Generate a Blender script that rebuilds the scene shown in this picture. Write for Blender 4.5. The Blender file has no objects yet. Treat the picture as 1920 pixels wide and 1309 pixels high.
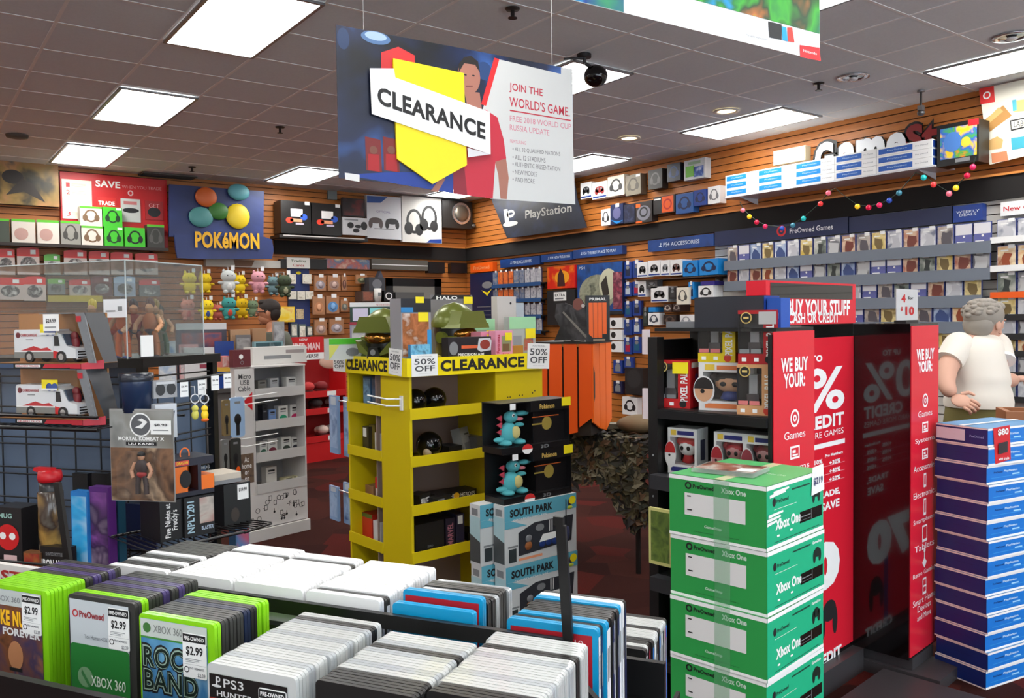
import bpy, bmesh, math, random
from math import sin, cos, pi, radians as rad
from mathutils import Vector, Matrix
random.seed(7)
SC = bpy.context.scene
COL = SC.collection
# ---------------------------------------------------------------- camera
YAW, PITCH, ROLL, FPX, EYE = 36.288, -2.03, -0.704, 1580.0, 1.55
HC = 3.39; XR = 7.31; YB = 11.13            # ceiling height, right wall x, back wall y
_y, _p, _r = rad(YAW), rad(PITCH), rad(ROLL)
CF = Vector((sin(_y)*cos(_p), cos(_y)*cos(_p), sin(_p)))
_R0 = Vector((cos(_y), -sin(_y), 0)); _U0 = _R0.cross(CF)
CR = _R0*cos(_r)+_U0*sin(_r); CU = -_R0*sin(_r)+_U0*cos(_r)
CP = Vector((0, 0, EYE))
cd = bpy.data.cameras.new('camera'); cam = bpy.data.objects.new('camera', cd); COL.objects.link(cam)
cd.sensor_width = 36.0; cd.lens = 36.0*FPX/1920.0; cd.clip_start = 0.05; cd.clip_end = 200
mw = Matrix.Identity(4)
for i in range(3):
    mw[i][0], mw[i][1], mw[i][2], mw[i][3] = CR[i], CU[i], -CF[i], CP[i]
cam.matrix_world = mw
SC.camera = cam
# ---------------------------------------------------------------- world, exposure
wd = bpy.data.worlds.new('world'); SC.world = wd; wd.use_nodes = True
wd.node_tree.nodes['Background'].inputs[0].default_value = (0.80, 0.90, 1.0, 1)
wd.node_tree.nodes['Background'].inputs[1].default_value = 3.5
SC.view_settings.view_transform = 'Standard'; SC.view_settings.look = 'None'
SC.view_settings.exposure = 0.52; SC.view_settings.gamma = 1.0; SC.view_settings.use_curve_mapping = False
SC.cycles.max_bounces = 6; SC.cycles.transparent_max_bounces = 12
SC.cycles.sample_clamp_indirect = 4.0
TROFFER_E = 11.0
# ---------------------------------------------------------------- materials
def lin(c):
    c = c/255.0
    return c/12.92 if c <= 0.04045 else ((c+0.055)/1.055)**2.4
def rgb(c): return (lin(c[0]), lin(c[1]), lin(c[2]), 1)
_M = {}
def M(c, rough=0.5, metal=0.0, emit=0.0, alpha=1.0, coat=0.0):
    """plain procedural material with a faint noise in its roughness; c is an sRGB colour"""
    k = (tuple(c), rough, metal, emit, alpha, coat)
    if k in _M: return _M[k]
    m = bpy.data.materials.new('m_%02x%02x%02x' % tuple(int(v) for v in c)); m.use_nodes = True
    b = m.node_tree.nodes['Principled BSDF']
    b.inputs['Base Color'].default_value = rgb(c); b.inputs['Roughness'].default_value = rough
    b.inputs['Metallic'].default_value = metal; b.inputs['Coat Weight'].default_value = coat
    if emit:
        b.inputs['Emission Color'].default_value = rgb(c); b.inputs['Emission Strength'].default_value = emit
    if alpha < 1: b.inputs['Alpha'].default_value = alpha
    _M[k] = m; return m
def nodes_of(name):
    m = bpy.data.materials.new(name); m.use_nodes = True
    nt = m.node_tree; return m, nt, nt.nodes['Principled BSDF']
def art(cols, scale=6.0, rough=0.35, dist=0.6, stops=None, per_object=True, detail=3.0):
    """printed artwork: soft blobs of the given colours, different on every object"""
    k = ('art', tuple(cols), scale, rough, dist)
    if k in _M: return _M[k]
    m, nt, b = nodes_of('printed_art')
    tc = nt.nodes.new('ShaderNodeTexCoord'); no = nt.nodes.new('ShaderNodeTexNoise'); no.noise_dimensions = '4D'
    no.inputs['Scale'].default_value = scale; no.inputs['Detail'].default_value = detail
    no.inputs['Distortion'].default_value = dist
    nt.links.new(tc.outputs['Object'], no.inputs['Vector'])
    oi = nt.nodes.new('ShaderNodeObjectInfo'); mu = nt.nodes.new('ShaderNodeMath'); mu.operation = 'MULTIPLY'
    mu.inputs[1].default_value = 40.0
    nt.links.new(oi.outputs['Random'], mu.inputs[0]); nt.links.new(mu.outputs[0], no.inputs['W'])
    cr = nt.nodes.new('ShaderNodeValToRGB'); e = cr.color_ramp.elements
    n = len(cols)
    while len(e) < n: e.new(0.5)
    for i, c in enumerate(cols):
        e[i].position = 0.30+0.40*i/(n-1); e[i].color = rgb(c)
    nt.links.new(no.outputs['Fac'], cr.inputs['Fac']); nt.links.new(cr.outputs[0], b.inputs['Base Color'])
    b.inputs['Roughness'].default_value = rough
    _M[k] = m; return m
def clear(tint=(255, 255, 255), gloss=0.10, haze=0.0, rough=0.06):
    """clear plastic: mostly see-through with a glossy surface and a little haze"""
    k = ('clear', tuple(tint), gloss, haze, rough)
    if k in _M: return _M[k]
    m, nt, b = nodes_of('clear_plastic')
    out = nt.nodes['Material Output']
    tr = nt.nodes.new('ShaderNodeBsdfTransparent'); tr.inputs[0].default_value = rgb(tint)
    gl = nt.nodes.new('ShaderNodeBsdfGlossy'); gl.inputs['Roughness'].default_value = rough
    fr = nt.nodes.new('ShaderNodeLayerWeight'); fr.inputs[0].default_value = 0.5
    pw = nt.nodes.new('ShaderNodeMath'); pw.operation = 'POWER'; pw.inputs[1].default_value = 4.0; nt.links.new(fr.outputs['Facing'], pw.inputs[0])
    ad = nt.nodes.new('ShaderNodeMath'); ad.operation = 'MULTIPLY_ADD'; ad.inputs[1].default_value = 0.6; ad.inputs[2].default_value = gloss*0.5; ad.use_clamp = True
    nt.links.new(pw.outputs[0], ad.inputs[0])
    mx = nt.nodes.new('ShaderNodeMixShader'); nt.links.new(ad.outputs[0], mx.inputs[0])
    nt.links.new(tr.outputs[0], mx.inputs[1]); nt.links.new(gl.outputs[0], mx.inputs[2])
    df = nt.nodes.new('ShaderNodeBsdfDiffuse'); df.inputs[0].default_value = (0.8, 0.8, 0.8, 1)
    m2 = nt.nodes.new('ShaderNodeMixShader'); m2.inputs[0].default_value = haze
    nt.links.new(mx.outputs[0], m2.inputs[1]); nt.links.new(df.outputs[0], m2.inputs[2])
    nt.links.new(m2.outputs[0], out.inputs[0])
    _M[k] = m; return m
WHITE = M((232, 232, 232), 0.45); PAPER = M((238, 238, 236), 0.6); BLACK = M((14, 14, 15), 0.4)
DARK = M((32, 32, 34), 0.45); INK = M((22, 22, 24), 0.6); GREY = M((128, 130, 133), 0.5)
RED = M((205, 28, 38), 0.4); CHROME = M((215, 215, 218), 0.2, 0.9); STEEL = M((150, 152, 155), 0.35, 0.8)
YEL = M((225, 205, 0), 0.4); TAGY = M((245, 225, 20), 0.5); SKIN = M((196, 146, 118), 0.55)
GLASS = clear()
# ---------------------------------------------------------------- mesh builder
class MB:
    def __init__(s, mtx=None): s.v = []; s.f = []; s.m = []; s.s = []; s.mats = []; s.X = mtx
    def _mi(s, mat):
        if mat not in s.mats: s.mats.append(mat)
        return s.mats.index(mat)
    def add(s, vs, fs, mat, smooth=False):
        b = len(s.v)
        s.v += [tuple(s.X @ Vector(p)) if s.X else tuple(p) for p in vs]
        i = s._mi(mat)
        for f in fs: s.f.append([b+k for k in f]); s.m.append(i); s.s.append(smooth)
        return s
    def box(s, x0, y0, z0, x1, y1, z1, mat):
        v = [(x0, y0, z0), (x1, y0, z0), (x1, y1, z0), (x0, y1, z0), (x0, y0, z1), (x1, y0, z1), (x1, y1, z1), (x0, y1, z1)]
        return s.add(v, [(0, 3, 2, 1), (4, 5, 6, 7), (0, 1, 5, 4), (1, 2, 6, 5), (2, 3, 7, 6), (3, 0, 4, 7)], mat)
    def quad(s, p, mat): return s.add(p, [tuple(range(len(p)))], mat)
    def rect(s, x0, z0, x1, z1, y, mat): return s.quad([(x0, y, z0), (x1, y, z0), (x1, y, z1), (x0, y, z1)], mat)
    def side(s, y0, z0, y1, z1, x, mat): return s.quad([(x, y0, z0), (x, y1, z0), (x, y1, z1), (x, y0, z1)], mat)
    def top(s, x0, y0, x1, y1, z, mat): return s.quad([(x0, y0, z), (x1, y0, z), (x1, y1, z), (x0, y1, z)], mat)
    def disc(s, cx, cz, r, y, mat, rz=None, n=20):
        rz = rz or r
        return s.quad([(cx+r*cos(2*pi*k/n), y, cz+rz*sin(2*pi*k/n)) for k in range(n)], mat)
    def ring(s, cx, cz, r, w, y, mat, rz=None, n=24):
        rz = rz or r; v = []
        for k in range(n):
            a = 2*pi*k/n; v += [(cx+r*cos(a), y, cz+rz*sin(a)), (cx+(r-w)*cos(a), y, cz+(rz-w)*sin(a))]
        return s.add(v, [(2*k, (2*k+2) % (2*n), (2*k+3) % (2*n), 2*k+1) for k in range(n)], mat)
    def prism(s, pts, y0, y1, mat):
        n = len(pts); v = [(x, y0, z) for x, z in pts]+[(x, y1, z) for x, z in pts]
        f = [tuple(range(n)), tuple(range(2*n-1, n-1, -1))]+[(k, k+n, (k+1) % n+n, (k+1) % n) for k in range(n)]
        return s.add(v, f, mat)
    def slab(s, pts, z0, z1, mat):
        n = len(pts); v = [(x, y, z0) for x, y in pts]+[(x, y, z1) for x, y in pts]
        f = [tuple(range(n-1, -1, -1)), tuple(range(n, 2*n))]+[(k, (k+1) % n, (k+1) % n+n, k+n) for k in range(n)]
        return s.add(v, f, mat)
    def rprism(s, x0, z0, x1, z1, y0, y1, r, mat, n=3):
        pts = []
        for cx, cz, a0 in ((x1-r, z0+r, -pi/2), (x1-r, z1-r, 0), (x0+r, z1-r, pi/2), (x0+r, z0+r, pi)):
            for k in range(n+1): a = a0+pi/2*k/n; pts.append((cx+r*cos(a), cz+r*sin(a)))
        return s.prism(pts, y0, y1, mat)
    def cyl(s, p0, p1, r0, mat, r1=None, n=10, caps=True):
        p0 = Vector(p0); p1 = Vector(p1); r1 = r0 if r1 is None else r1
        d = (p1-p0).normalized(); a = d.orthogonal().normalized(); b = d.cross(a)
        v = []
        for p, r in ((p0, r0), (p1, r1)):
            v += [p+(a*cos(2*pi*k/n)+b*sin(2*pi*k/n))*r for k in range(n)]
        s.add(v, [(k, (k+1) % n, (k+1) % n+n, k+n) for k in range(n)], mat, True)
        if caps: s.add(v, [tuple(range(n-1, -1, -1)), tuple(range(n, 2*n))], mat)
        return s
    def tube(s, pts, r, mat, n=6):
        for a, b in zip(pts[:-1], pts[1:]): s.cyl(a, b, r, mat, n=n)
        return s
    def ell(s, c, r, mat, nu=14, nv=9, rot=None):
        if isinstance(r, (int, float)): r = (r, r, r)
        v = []; c = Vector(c)
        for j in range(nv+1):
            t = -pi/2+pi*j/nv
            for k in range(nu):
                a = 2*pi*k/nu; p = Vector((r[0]*cos(t)*cos(a), r[1]*cos(t)*sin(a), r[2]*sin(t)))
                v.append(c+(rot @ p if rot else p))
        f = [(j*nu+k, j*nu+(k+1) % nu, (j+1)*nu+(k+1) % nu, (j+1)*nu+k) for j in range(nv) for k in range(nu)]
        return s.add(v, f, mat, True)
    def loft(s, rows, u, w_, mat, n=22):
        v = [c+u*(a*cos(2*pi*k/n))+w_*(b*sin(2*pi*k/n)) for c, a, b in rows for k in range(n)]
        s.add(v, [(j*n+k, j*n+(k+1) % n, (j+1)*n+(k+1) % n, (j+1)*n+k) for j in range(len(rows)-1) for k in range(n)], mat, True)
        return s.add(v, [tuple(range(n)), tuple(range(len(v)-n, len(v)))], mat, True)
    def lathe(s, prof, mat, c=(0, 0, 0), n=18):
        v = []; k0 = len(prof)
        for k in range(n):
            a = 2*pi*k/n
            v += [(c[0]+r*cos(a), c[1]+r*sin(a), c[2]+z) for r, z in prof]
        f = [(k*k0+j, ((k+1) % n)*k0+j, ((k+1) % n)*k0+j+1, k*k0+j+1) for k in range(n) for j in range(k0-1)]
        return s.add(v, f, mat, True)
    def text(s, body, cx, cz, w, h, y, mat, bold=0.0, shear=0.0, up=False, plane='xz', x=0.0):
        """flat printed lettering fitted to w x h, centred on (cx, cz) at depth y"""
        vs, fs = glyphs(body, bold)
        xs = [p[0] for p in vs]; zs = [p[1] for p in vs]
        sx = w/max(1e-6, max(xs)-min(xs)); sz = h/max(1e-6, max(zs)-min(zs))
        if up: sx = h/(max(xs)-min(xs)); sz = w/(max(zs)-min(zs))
        mx = (max(xs)+min(xs))/2; mz = (max(zs)+min(zs))/2
        out = []
        for a, b in vs:
            u, q = (a-mx)*sx, (b-mz)*sz
            if up: u, q = -q, u
            q += shear*u
            if plane == 'xz': out.append((cx+u, y, cz+q))
            elif plane == 'yz': out.append((x, cx+u, cz+q))       # read from +x
            else: out.append((cx+u, cz+q, y))                      # lying flat
        return s.add(out, fs, mat)
    def mesh(s, name):
        me = bpy.data.meshes.new(name); me.from_pydata(s.v, [], s.f)
        for m in s.mats: me.materials.append(m)
        me.polygons.foreach_set('material_index', s.m); me.polygons.foreach_set('use_smooth', s.s)
        me.update(); return me
_G = {}
def glyphs(body, bold):
    k = (body, bold)
    if k in _G: return _G[k]
    cu = bpy.data.curves.new('lettering', 'FONT'); cu.body = body; cu.size = 1; cu.offset = bold
    cu.space_character = 1.0+bold*1.5; cu.resolution_u = 3; cu.fill_mode = 'FRONT'; cu.align_x = 'CENTER'; cu.space_line = 0.85
    o = bpy.data.objects.new('lettering', cu); COL.objects.link(o)
    dg = bpy.context.evaluated_depsgraph_get(); me = bpy.data.meshes.new_from_object(o.evaluated_get(dg))
    r = ([(v.co.x, v.co.y) for v in me.vertices], [tuple(p.vertices) for p in me.polygons])
    bpy.data.objects.remove(o); bpy.data.curves.remove(cu); bpy.data.meshes.remove(me)
    _G[k] = r; return r
# ---------------------------------------------------------------- objects
LABELS = {}
def tag(o, label, cat, group=None):
    o['label'] = label; o['category'] = cat
    if group: o['group'] = group
    return o
def thing(name, label, cat, loc=(0, 0, 0), rz=0.0, group=None):
    o = bpy.data.objects.new(name, None); o.empty_display_size = 0.05; COL.objects.link(o)
    o.location = loc; o.rotation_euler = (0, 0, rad(rz)); return tag(o, label, cat, group)
def part(name, mb, parent, label=None, loc=(0, 0, 0), rz=0.0):
    o = bpy.data.objects.new(name, mb.mesh(name)); COL.objects.link(o); o.parent = parent
    o.location = loc; o.rotation_euler = (0, 0, rad(rz))
    if label: o['label'] = label
    return o
def solo(name, mb, label, cat, loc=(0, 0, 0), rz=0.0, group=None):
    o = bpy.data.objects.new(name, mb.mesh(name)); COL.objects.link(o)
    o.location = loc; o.rotation_euler = (0, 0, rad(rz)); return tag(o, label, cat, group)
def struct(name, mb, parent=None):
    o = bpy.data.objects.new(name, mb.mesh(name)); COL.objects.link(o)
    if parent: o.parent = parent
    else: o['kind'] = 'structure'
    return o
def soft(o, w=0.003, seg=2):
    md = o.modifiers.new('bevel', 'BEVEL'); md.width = w; md.segments = seg; md.limit_method = 'ANGLE'; md.angle_limit = rad(40)
    return o
def copy_tree(o, label=None, loc=None, rz=None, group=None):
    c = o.copy(); COL.objects.link(c)
    for ch in list(o.children):
        d = ch.copy(); COL.objects.link(d); d.parent = c
        for g in list(ch.children):
            e = g.copy(); COL.objects.link(e); e.parent = d
    if label: c['label'] = label
    if loc is not None: c.location = loc
    if rz is not None: c.rotation_euler = (0, 0, rad(rz))
    if group: c['group'] = group
    return c
# ---------------------------------------------------------------- measuring: from the photograph into the room
def ray(px, py): return CF+CR*((px-960)/FPX)-CU*((py-654.5)/FPX)
def at(px, py, d): return CP+ray(px, py)*d                     # point at depth d along the view axis
class Fr:
    """upright frame: x runs to the right along a face, y goes into it, z up"""
    def __init__(s, o, rz):
        s.o = Vector((o[0], o[1], 0)); s.rz = rz
        s.x = Vector((cos(rad(rz)), sin(rad(rz)), 0)); s.y = Vector((-sin(rad(rz)), cos(rad(rz)), 0))
    def w(s, x, y, z): return s.o+s.x*x+s.y*y+Vector((0, 0, z))
    def hit(s, px, py, y=0.0):
        d = ray(px, py); k = ((s.o+s.y*y-CP).dot(s.y))/d.dot(s.y); p = CP+d*k-s.o
        return p.dot(s.x), p.z
    def rect(s, r, y=0.0):
        xm = (r[0]+r[2])/2; ym = (r[1]+r[3])/2
        return s.hit(r[0], ym, y)[0], s.hit(xm, r[3], y)[1], s.hit(r[2], ym, y)[0], s.hit(xm, r[1], y)[1]
    def turn(s, x, y, a): p = s.w(x, y, 0); return Fr(p, s.rz+a)
    def ontop(s, px, py, z):
        d = ray(px, py); p = CP+d*((z-EYE)/d.z)-s.o; return p.dot(s.x), p.dot(s.y)
def carton(F, r, y, depth, name, label, cat, group=None, body=WHITE, front=None, deco=None, z0=None, z1=None, tilt=0.0):
    """a box whose front lies at depth y in frame F over the measured rectangle"""
    x0, a, x1, b = F.rect(r, y)
    if z0 is not None: a = z0
    if z1 is not None: b = z1
    w, h = x1-x0, b-a
    m = MB(); m.box(-w/2, 0, 0, w/2, depth, h, body)
    if front: m.rect(-w/2, 0, w/2, h, -0.0012, front)
    if deco: deco(m, w, h)
    return solo(name, m, label, cat, F.w((x0+x1)/2, y, a), F.rz+tilt, group)
ORD = ['first', 'second', 'third', 'fourth', 'fifth', 'sixth', 'seventh', 'eighth', 'ninth', 'tenth', 'eleventh', 'twelfth',
       'thirteenth', 'fourteenth', 'fifteenth', 'sixteenth', 'seventeenth', 'eighteenth', 'nineteenth', 'twentieth',
       'twenty-first', 'twenty-second', 'twenty-third', 'twenty-fourth', 'twenty-fifth', 'twenty-sixth']
# ---------------------------------------------------------------- zoomed crops of the photograph -> face coordinates
class Z:
    """reads points of a crop (origin ox, oy, scale s) on the plane y of frame F, relative to (cx, cz)"""
    def __init__(s, F, ox=0, oy=0, sc=1.0, y=0.0, c=(0, 0)): s.F, s.a, s.y, s.c = F, (ox, oy, sc), y, c
    def __call__(s, zx, zy):
        x, z = s.F.hit(s.a[0]+zx/s.a[2], s.a[1]+zy/s.a[2], s.y); return x-s.c[0], z-s.c[1]
    def poly(s, m, pts, y, mat): m.quad([(lambda q: (q[0], y, q[1]))(s(*p)) for p in pts], mat)
    def rect(s, m, a, b, y, mat): s.poly(m, [(a[0], b[1]), b, (b[0], a[1]), a], y, mat)
    def text(s, m, body, L, R, hpx, y, mat, bold=0.0):
        xl, zl = s(*L); xr, zr = s(*R); cx, cy = (L[0]+R[0])/2, (L[1]+R[1])/2
        h = s(cx, cy-hpx/2)[1]-s(cx, cy+hpx/2)[1]; w = xr-xl
        m.text(body, (xl+xr)/2, (zl+zr)/2, w, h, y, mat, bold, (zr-zl)/w)
    def disc(s, m, c, r, y, mat, n=18, rz=None):
        cx, cz = s(*c); rr = abs(s(c[0]+r, c[1])[0]-cx); r2 = abs(s(c[0], c[1]-(rz or r))[1]-cz); m.disc(cx, cz, rr, y, mat, r2, n)
    def ring(s, m, c, r, w, y, mat):
        cx, cz = s(*c); rr = abs(s(c[0]+r, c[1])[0]-cx); r2 = abs(s(c[0], c[1]-r)[1]-cz); m.ring(cx, cz, rr, rr*w/r, y, mat, r2)
BW = Fr((0, YB), 0); RW = Fr((XR, 0), -90)
X0, Y0 = -5.0, -4.0
# floor: worn dark red carpet
def carpet():
    m, nt, b = nodes_of('carpet')
    tc = nt.nodes.new('ShaderNodeTexCoord'); v = nt.nodes.new('ShaderNodeTexVoronoi'); v.inputs['Scale'].default_value = 3.4
    n = nt.nodes.new('ShaderNodeTexNoise'); n.inputs['Scale'].default_value = 140; n.inputs['Detail'].default_value = 4
    cr = nt.nodes.new('ShaderNodeValToRGB'); e = cr.color_ramp.elements
    e[0].position = 0.2; e[0].color = rgb((58, 27, 24)); e[1].position = 0.75; e[1].color = rgb((92, 32, 28))
    e2 = e.new(0.5); e2.color = rgb((72, 36, 30))
    mx = nt.nodes.new('ShaderNodeMix'); mx.data_type = 'RGBA'; mx.blend_type = 'MULTIPLY'; mx.inputs[0].default_value = 0.6
    nt.links.new(tc.outputs['Object'], v.inputs['Vector']); nt.links.new(tc.outputs['Object'], n.inputs['Vector'])
    nt.links.new(v.outputs['Color'], cr.inputs[0]); nt.links.new(cr.outputs[0], mx.inputs[6]); nt.links.new(n.outputs['Fac'], mx.inputs[7])
    nt.links.new(mx.outputs[2], b.inputs['Base Color']); b.inputs['Roughness'].default_value = 0.95; b.inputs['Specular IOR Level'].default_value = 0.1
    return m
struct('floor', MB().box(X0, Y0, -0.1, XR+0.2, YB+0.2, 0, carpet()))
# ceiling: mineral tiles in a grid of thin bars
def tilemat():
    m, nt, b = nodes_of('ceiling_tile')
    tc = nt.nodes.new('ShaderNodeTexCoord'); n = nt.nodes.new('ShaderNodeTexNoise'); n.inputs['Scale'].default_value = 60
    cr = nt.nodes.new('ShaderNodeValToRGB'); cr.color_ramp.elements[0].color = rgb((226, 233, 238)); cr.color_ramp.elements[1].color = rgb((238, 244, 248))
    nt.links.new(tc.outputs['Object'], n.inputs['Vector']); nt.links.new(n.outputs['Fac'], cr.inputs[0]); nt.links.new(cr.outputs[0], b.inputs['Base Color'])
    b.inputs['Roughness'].default_value = 0.9; return m
struct('ceiling', MB().box(X0, Y0, HC, XR+0.2, YB+0.2, HC+0.1, tilemat()))
TS = 0.607
g = MB(); barm = M((250, 250, 250), 0.5)
k = -9
while 0.857+TS*k < XR-0.05:
    x = 0.857+TS*k; k += 1
    if x > X0+0.05: g.box(x-0.010, Y0, HC-0.003, x+0.010, YB, HC, barm)
k = -13
while 3.996+TS*k < YB-0.05:
    y = 3.996+TS*k; k += 1
    if y > Y0+0.05: g.box(X0, y-0.010, HC-0.0028, XR, y+0.010, HC-0.0002, barm)
struct('trim_1', g)
# walls of slatted board
def wood():
    m, nt, b = nodes_of('slat_wood')
    tc = nt.nodes.new('ShaderNodeTexCoord'); mp = nt.nodes.new('ShaderNodeMapping'); mp.inputs['Scale'].default_value = (1.2, 1.2, 22)
    n = nt.nodes.new('ShaderNodeTexNoise'); n.inputs['Scale'].default_value = 3; n.inputs['Detail'].default_value = 5
    cr = nt.nodes.new('ShaderNodeValToRGB'); cr.color_ramp.elements[0].color = rgb((158, 88, 34)); cr.color_ramp.elements[1].color = rgb((200, 126, 56))
    nt.links.new(tc.outputs['Object'], mp.inputs[0]); nt.links.new(mp.outputs[0], n.inputs['Vector']); nt.links.new(n.outputs['Fac'], cr.inputs[0])
    nt.links.new(cr.outputs[0], b.inputs['Base Color']); b.inputs['Roughness'].default_value = 0.45; return m
WOOD = wood(); GREYSLAT = M((196, 192, 184), 0.5); GROOVE = M((40, 22, 12), 0.8)
def slats(m, F, xa, xb, za, zb, mat, pitch=0.0762):
    z = za
    while z < zb-0.01:
        t = min(z+pitch-0.009, zb)
        p = [F.w(xa, -0.018, z), F.w(xb, -0.018, z), F.w(xb, 0.0, z-0.0), F.w(xa, 0.0, z-0.0), F.w(xa, -0.018, t), F.w(xb, -0.018, t), F.w(xb, 0, t), F.w(xa, 0, t)]
        m.add(p, [(0, 3, 2, 1), (4, 5, 6, 7), (0, 1, 5, 4), (1, 2, 6, 5), (2, 3, 7, 6), (3, 0, 4, 7)], mat); z += pitch
ZB0, ZB1 = 2.47, 2.66                                   # the dark band around the room
wb = MB(); wb.box(X0, YB, 0, XR+0.2, YB+0.15, HC, GROOVE)
slats(wb, BW, X0, XR, 0.0, HC, WOOD)
struct('wall_back', wb)
ysplit = -RW.hit(1343, 480)[0]                          # where the brown boards change to grey ones
wr = MB(); wr.box(XR, Y0, 0, XR+0.15, YB, HC, GROOVE)
slats(wr, RW, -YB, -Y0, ZB1, HC, WOOD); slats(wr, RW, -YB, -ysplit, 0, ZB0, WOOD); slats(wr, RW, -ysplit, -Y0, 0, ZB0, GREYSLAT)
struct('wall_right', wr)
xb_l = BW.hit(512, 470)[0]
bd = MB(); bd.box(xb_l, YB-0.06, ZB0, XR-0.06, YB-0.0185, ZB1, M((14, 9, 8), 0.8)); bd.box(xb_l, YB-0.075, ZB1, XR-0.07, YB-0.0185, ZB1+0.018, M((205, 130, 60), 0.4))
struct('trim_2', bd)
bd = MB(); bd.box(XR-0.06, Y0, ZB0, XR-0.0185, YB-0.02, ZB1, M((14, 9, 8), 0.8)); bd.box(XR-0.075, Y0, ZB1, XR-0.0185, YB-0.02, ZB1+0.018, M((205, 130, 60), 0.4))
struct('trim_3', bd)
DRY = M((205, 200, 192), 0.8)
struct('wall_left', MB().box(X0-0.15, Y0, 0, X0, YB, HC, DRY))
wf = MB()                                               # shop front behind the camera: piers, a sill and a head around the glass
wf.box(X0, Y0-0.15, 0, XR+0.15, Y0, 0.4, DRY); wf.box(X0, Y0-0.15, 3.0, XR+0.15, Y0, HC, DRY)
for xa, xb in ((X0, -4.2), (0.9, 1.5), (6.6, XR+0.15)): wf.box(xa, Y0-0.15, 0.4, xb, Y0, 3.0, DRY)
struct('wall_front', wf)
for i, (xa, xb) in enumerate(((-4.2, 0.9), (1.5, 6.6))):
    r = bpy.data.objects.new('window_%d' % (i+1), None); COL.objects.link(r); r['kind'] = 'structure'
    fm = MB()
    for a, b, c, d in ((xa, 0.4, xa+0.06, 3.0), (xb-0.06, 0.4, xb, 3.0), (xa, 0.4, xb, 0.46), (xa, 2.94, xb, 3.0), ((xa+xb)/2-0.03, 0.4, (xa+xb)/2+0.03, 3.0)):
        fm.box(a, Y0-0.1, b, c, Y0-0.04, d, M((60, 62, 64), 0.4, 0.6))
    struct('window_frame', fm, r)
    struct('window_pane', MB().box(xa+0.06, Y0-0.075, 0.46, xb-0.06, Y0-0.07, 2.94, GLASS), r)
# doorway in the back wall behind the counters
xa, xb = BW.hit(722, 560)[0], BW.hit(826, 560)[0]; zt = BW.hit(770, 522)[1]
dr = bpy.data.objects.new('door_1', None); COL.objects.link(dr); dr['kind'] = 'structure'
dm = MB(); dm.box(xa, YB-0.03, 0, xa+0.12, YB-0.0185, zt, BLACK); dm.box(xb-0.12, YB-0.03, 0, xb, YB-0.0185, zt, BLACK); dm.box(xa, YB-0.03, zt-0.12, xb, YB-0.0186, zt, BLACK)
struct('door_frame', dm, dr); struct('door_leaf', MB().box(xa+0.12, YB-0.026, 0, xb-0.12, YB-0.019, zt-0.12, M((122, 118, 112), 0.6)), dr)
# ---------------------------------------------------------------- ceiling lights
LAMP = M((255, 254, 250), 0.5, emit=TROFFER_E)
def troffer(x, y, label, group):
    t = thing('ceiling_light', label, 'ceiling light', (x, y, HC), 0, group)
    f = MB(); w, l, d = 0.595, 1.205, 0.022
    f.box(-w/2, -l/2, -d, -w/2+0.022, l/2, -0.0061, STEEL); f.box(w/2-0.022, -l/2, -d, w/2, l/2, -0.0061, STEEL)
    f.box(-w/2, -l/2, -d, w/2, -l/2+0.022, -0.0061, STEEL); f.box(-w/2, l/2-0.022, -d, w/2, l/2, -0.0061, STEEL)
    part('frame', f, t)
    part('diffuser', MB().box(-w/2+0.022, -l/2+0.022, -0.014, w/2-0.022, l/2-0.022, -0.0062, LAMP), t)
    lv = MB(); bl = M((200, 202, 205), 0.25, 0.7)
    for i in range(1, 3): q = -w/2+w*i/3; lv.box(q-0.002, -l/2+0.022, -0.024, q+0.002, l/2-0.022, -0.0142, bl)
    for i in range(1, 10): q = -l/2+l*i/10; lv.box(-w/2+0.022, q-0.0015, -0.024, w/2-0.022, q+0.0015, -0.0142, bl)
    part('louvre', lv, t); return t
xs = [1.767, 4.235, 6.64, -0.70, -3.17]; ys = [10.14, 7.68, 5.19, 2.74, 0.33, -2.1]  # columns at negative x are unseen, added to brighten left-facing surfaces
seen = {(0, 0): 'small far ceiling light above the red savings board', (0, 1): 'half-bright ceiling light, middle of the left row of three', (0, 2): 'large bright ceiling light at the upper left',
        (1, 0): 'slatted ceiling light left of the hanging clearance poster, near the back wall', (1, 2): 'ceiling light behind the black dome camera',
        (2, 1): 'slatted ceiling light at the right edge of the hanging clearance poster', (2, 2): 'narrow bright ceiling light above the blue console boxes', (2, 3): 'bright ceiling light at the upper right corner by the wall',
        (1, 1): 'ceiling light hidden behind the hanging clearance poster', (2, 0): 'slatted ceiling light seen below the hanging poster, above the speaker'}
t0 = None
for i, x in enumerate(xs):
    for j, y in enumerate(ys):
        lb = seen.get((i, j)); gp = 'ceiling lights in rows' if lb else 'ceiling lights behind the viewer'
        gp = 'ceiling lights left of the view' if x < 0 else gp; lb = lb or ('ceiling light beyond the left edge of the picture' if x < 0 else 'ceiling light above and behind the viewer, near the shop front')
        if t0 is None: t0 = troffer(x, y, lb, gp)
        else: copy_tree(t0, lb, (x, y, HC), group=gp)
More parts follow.
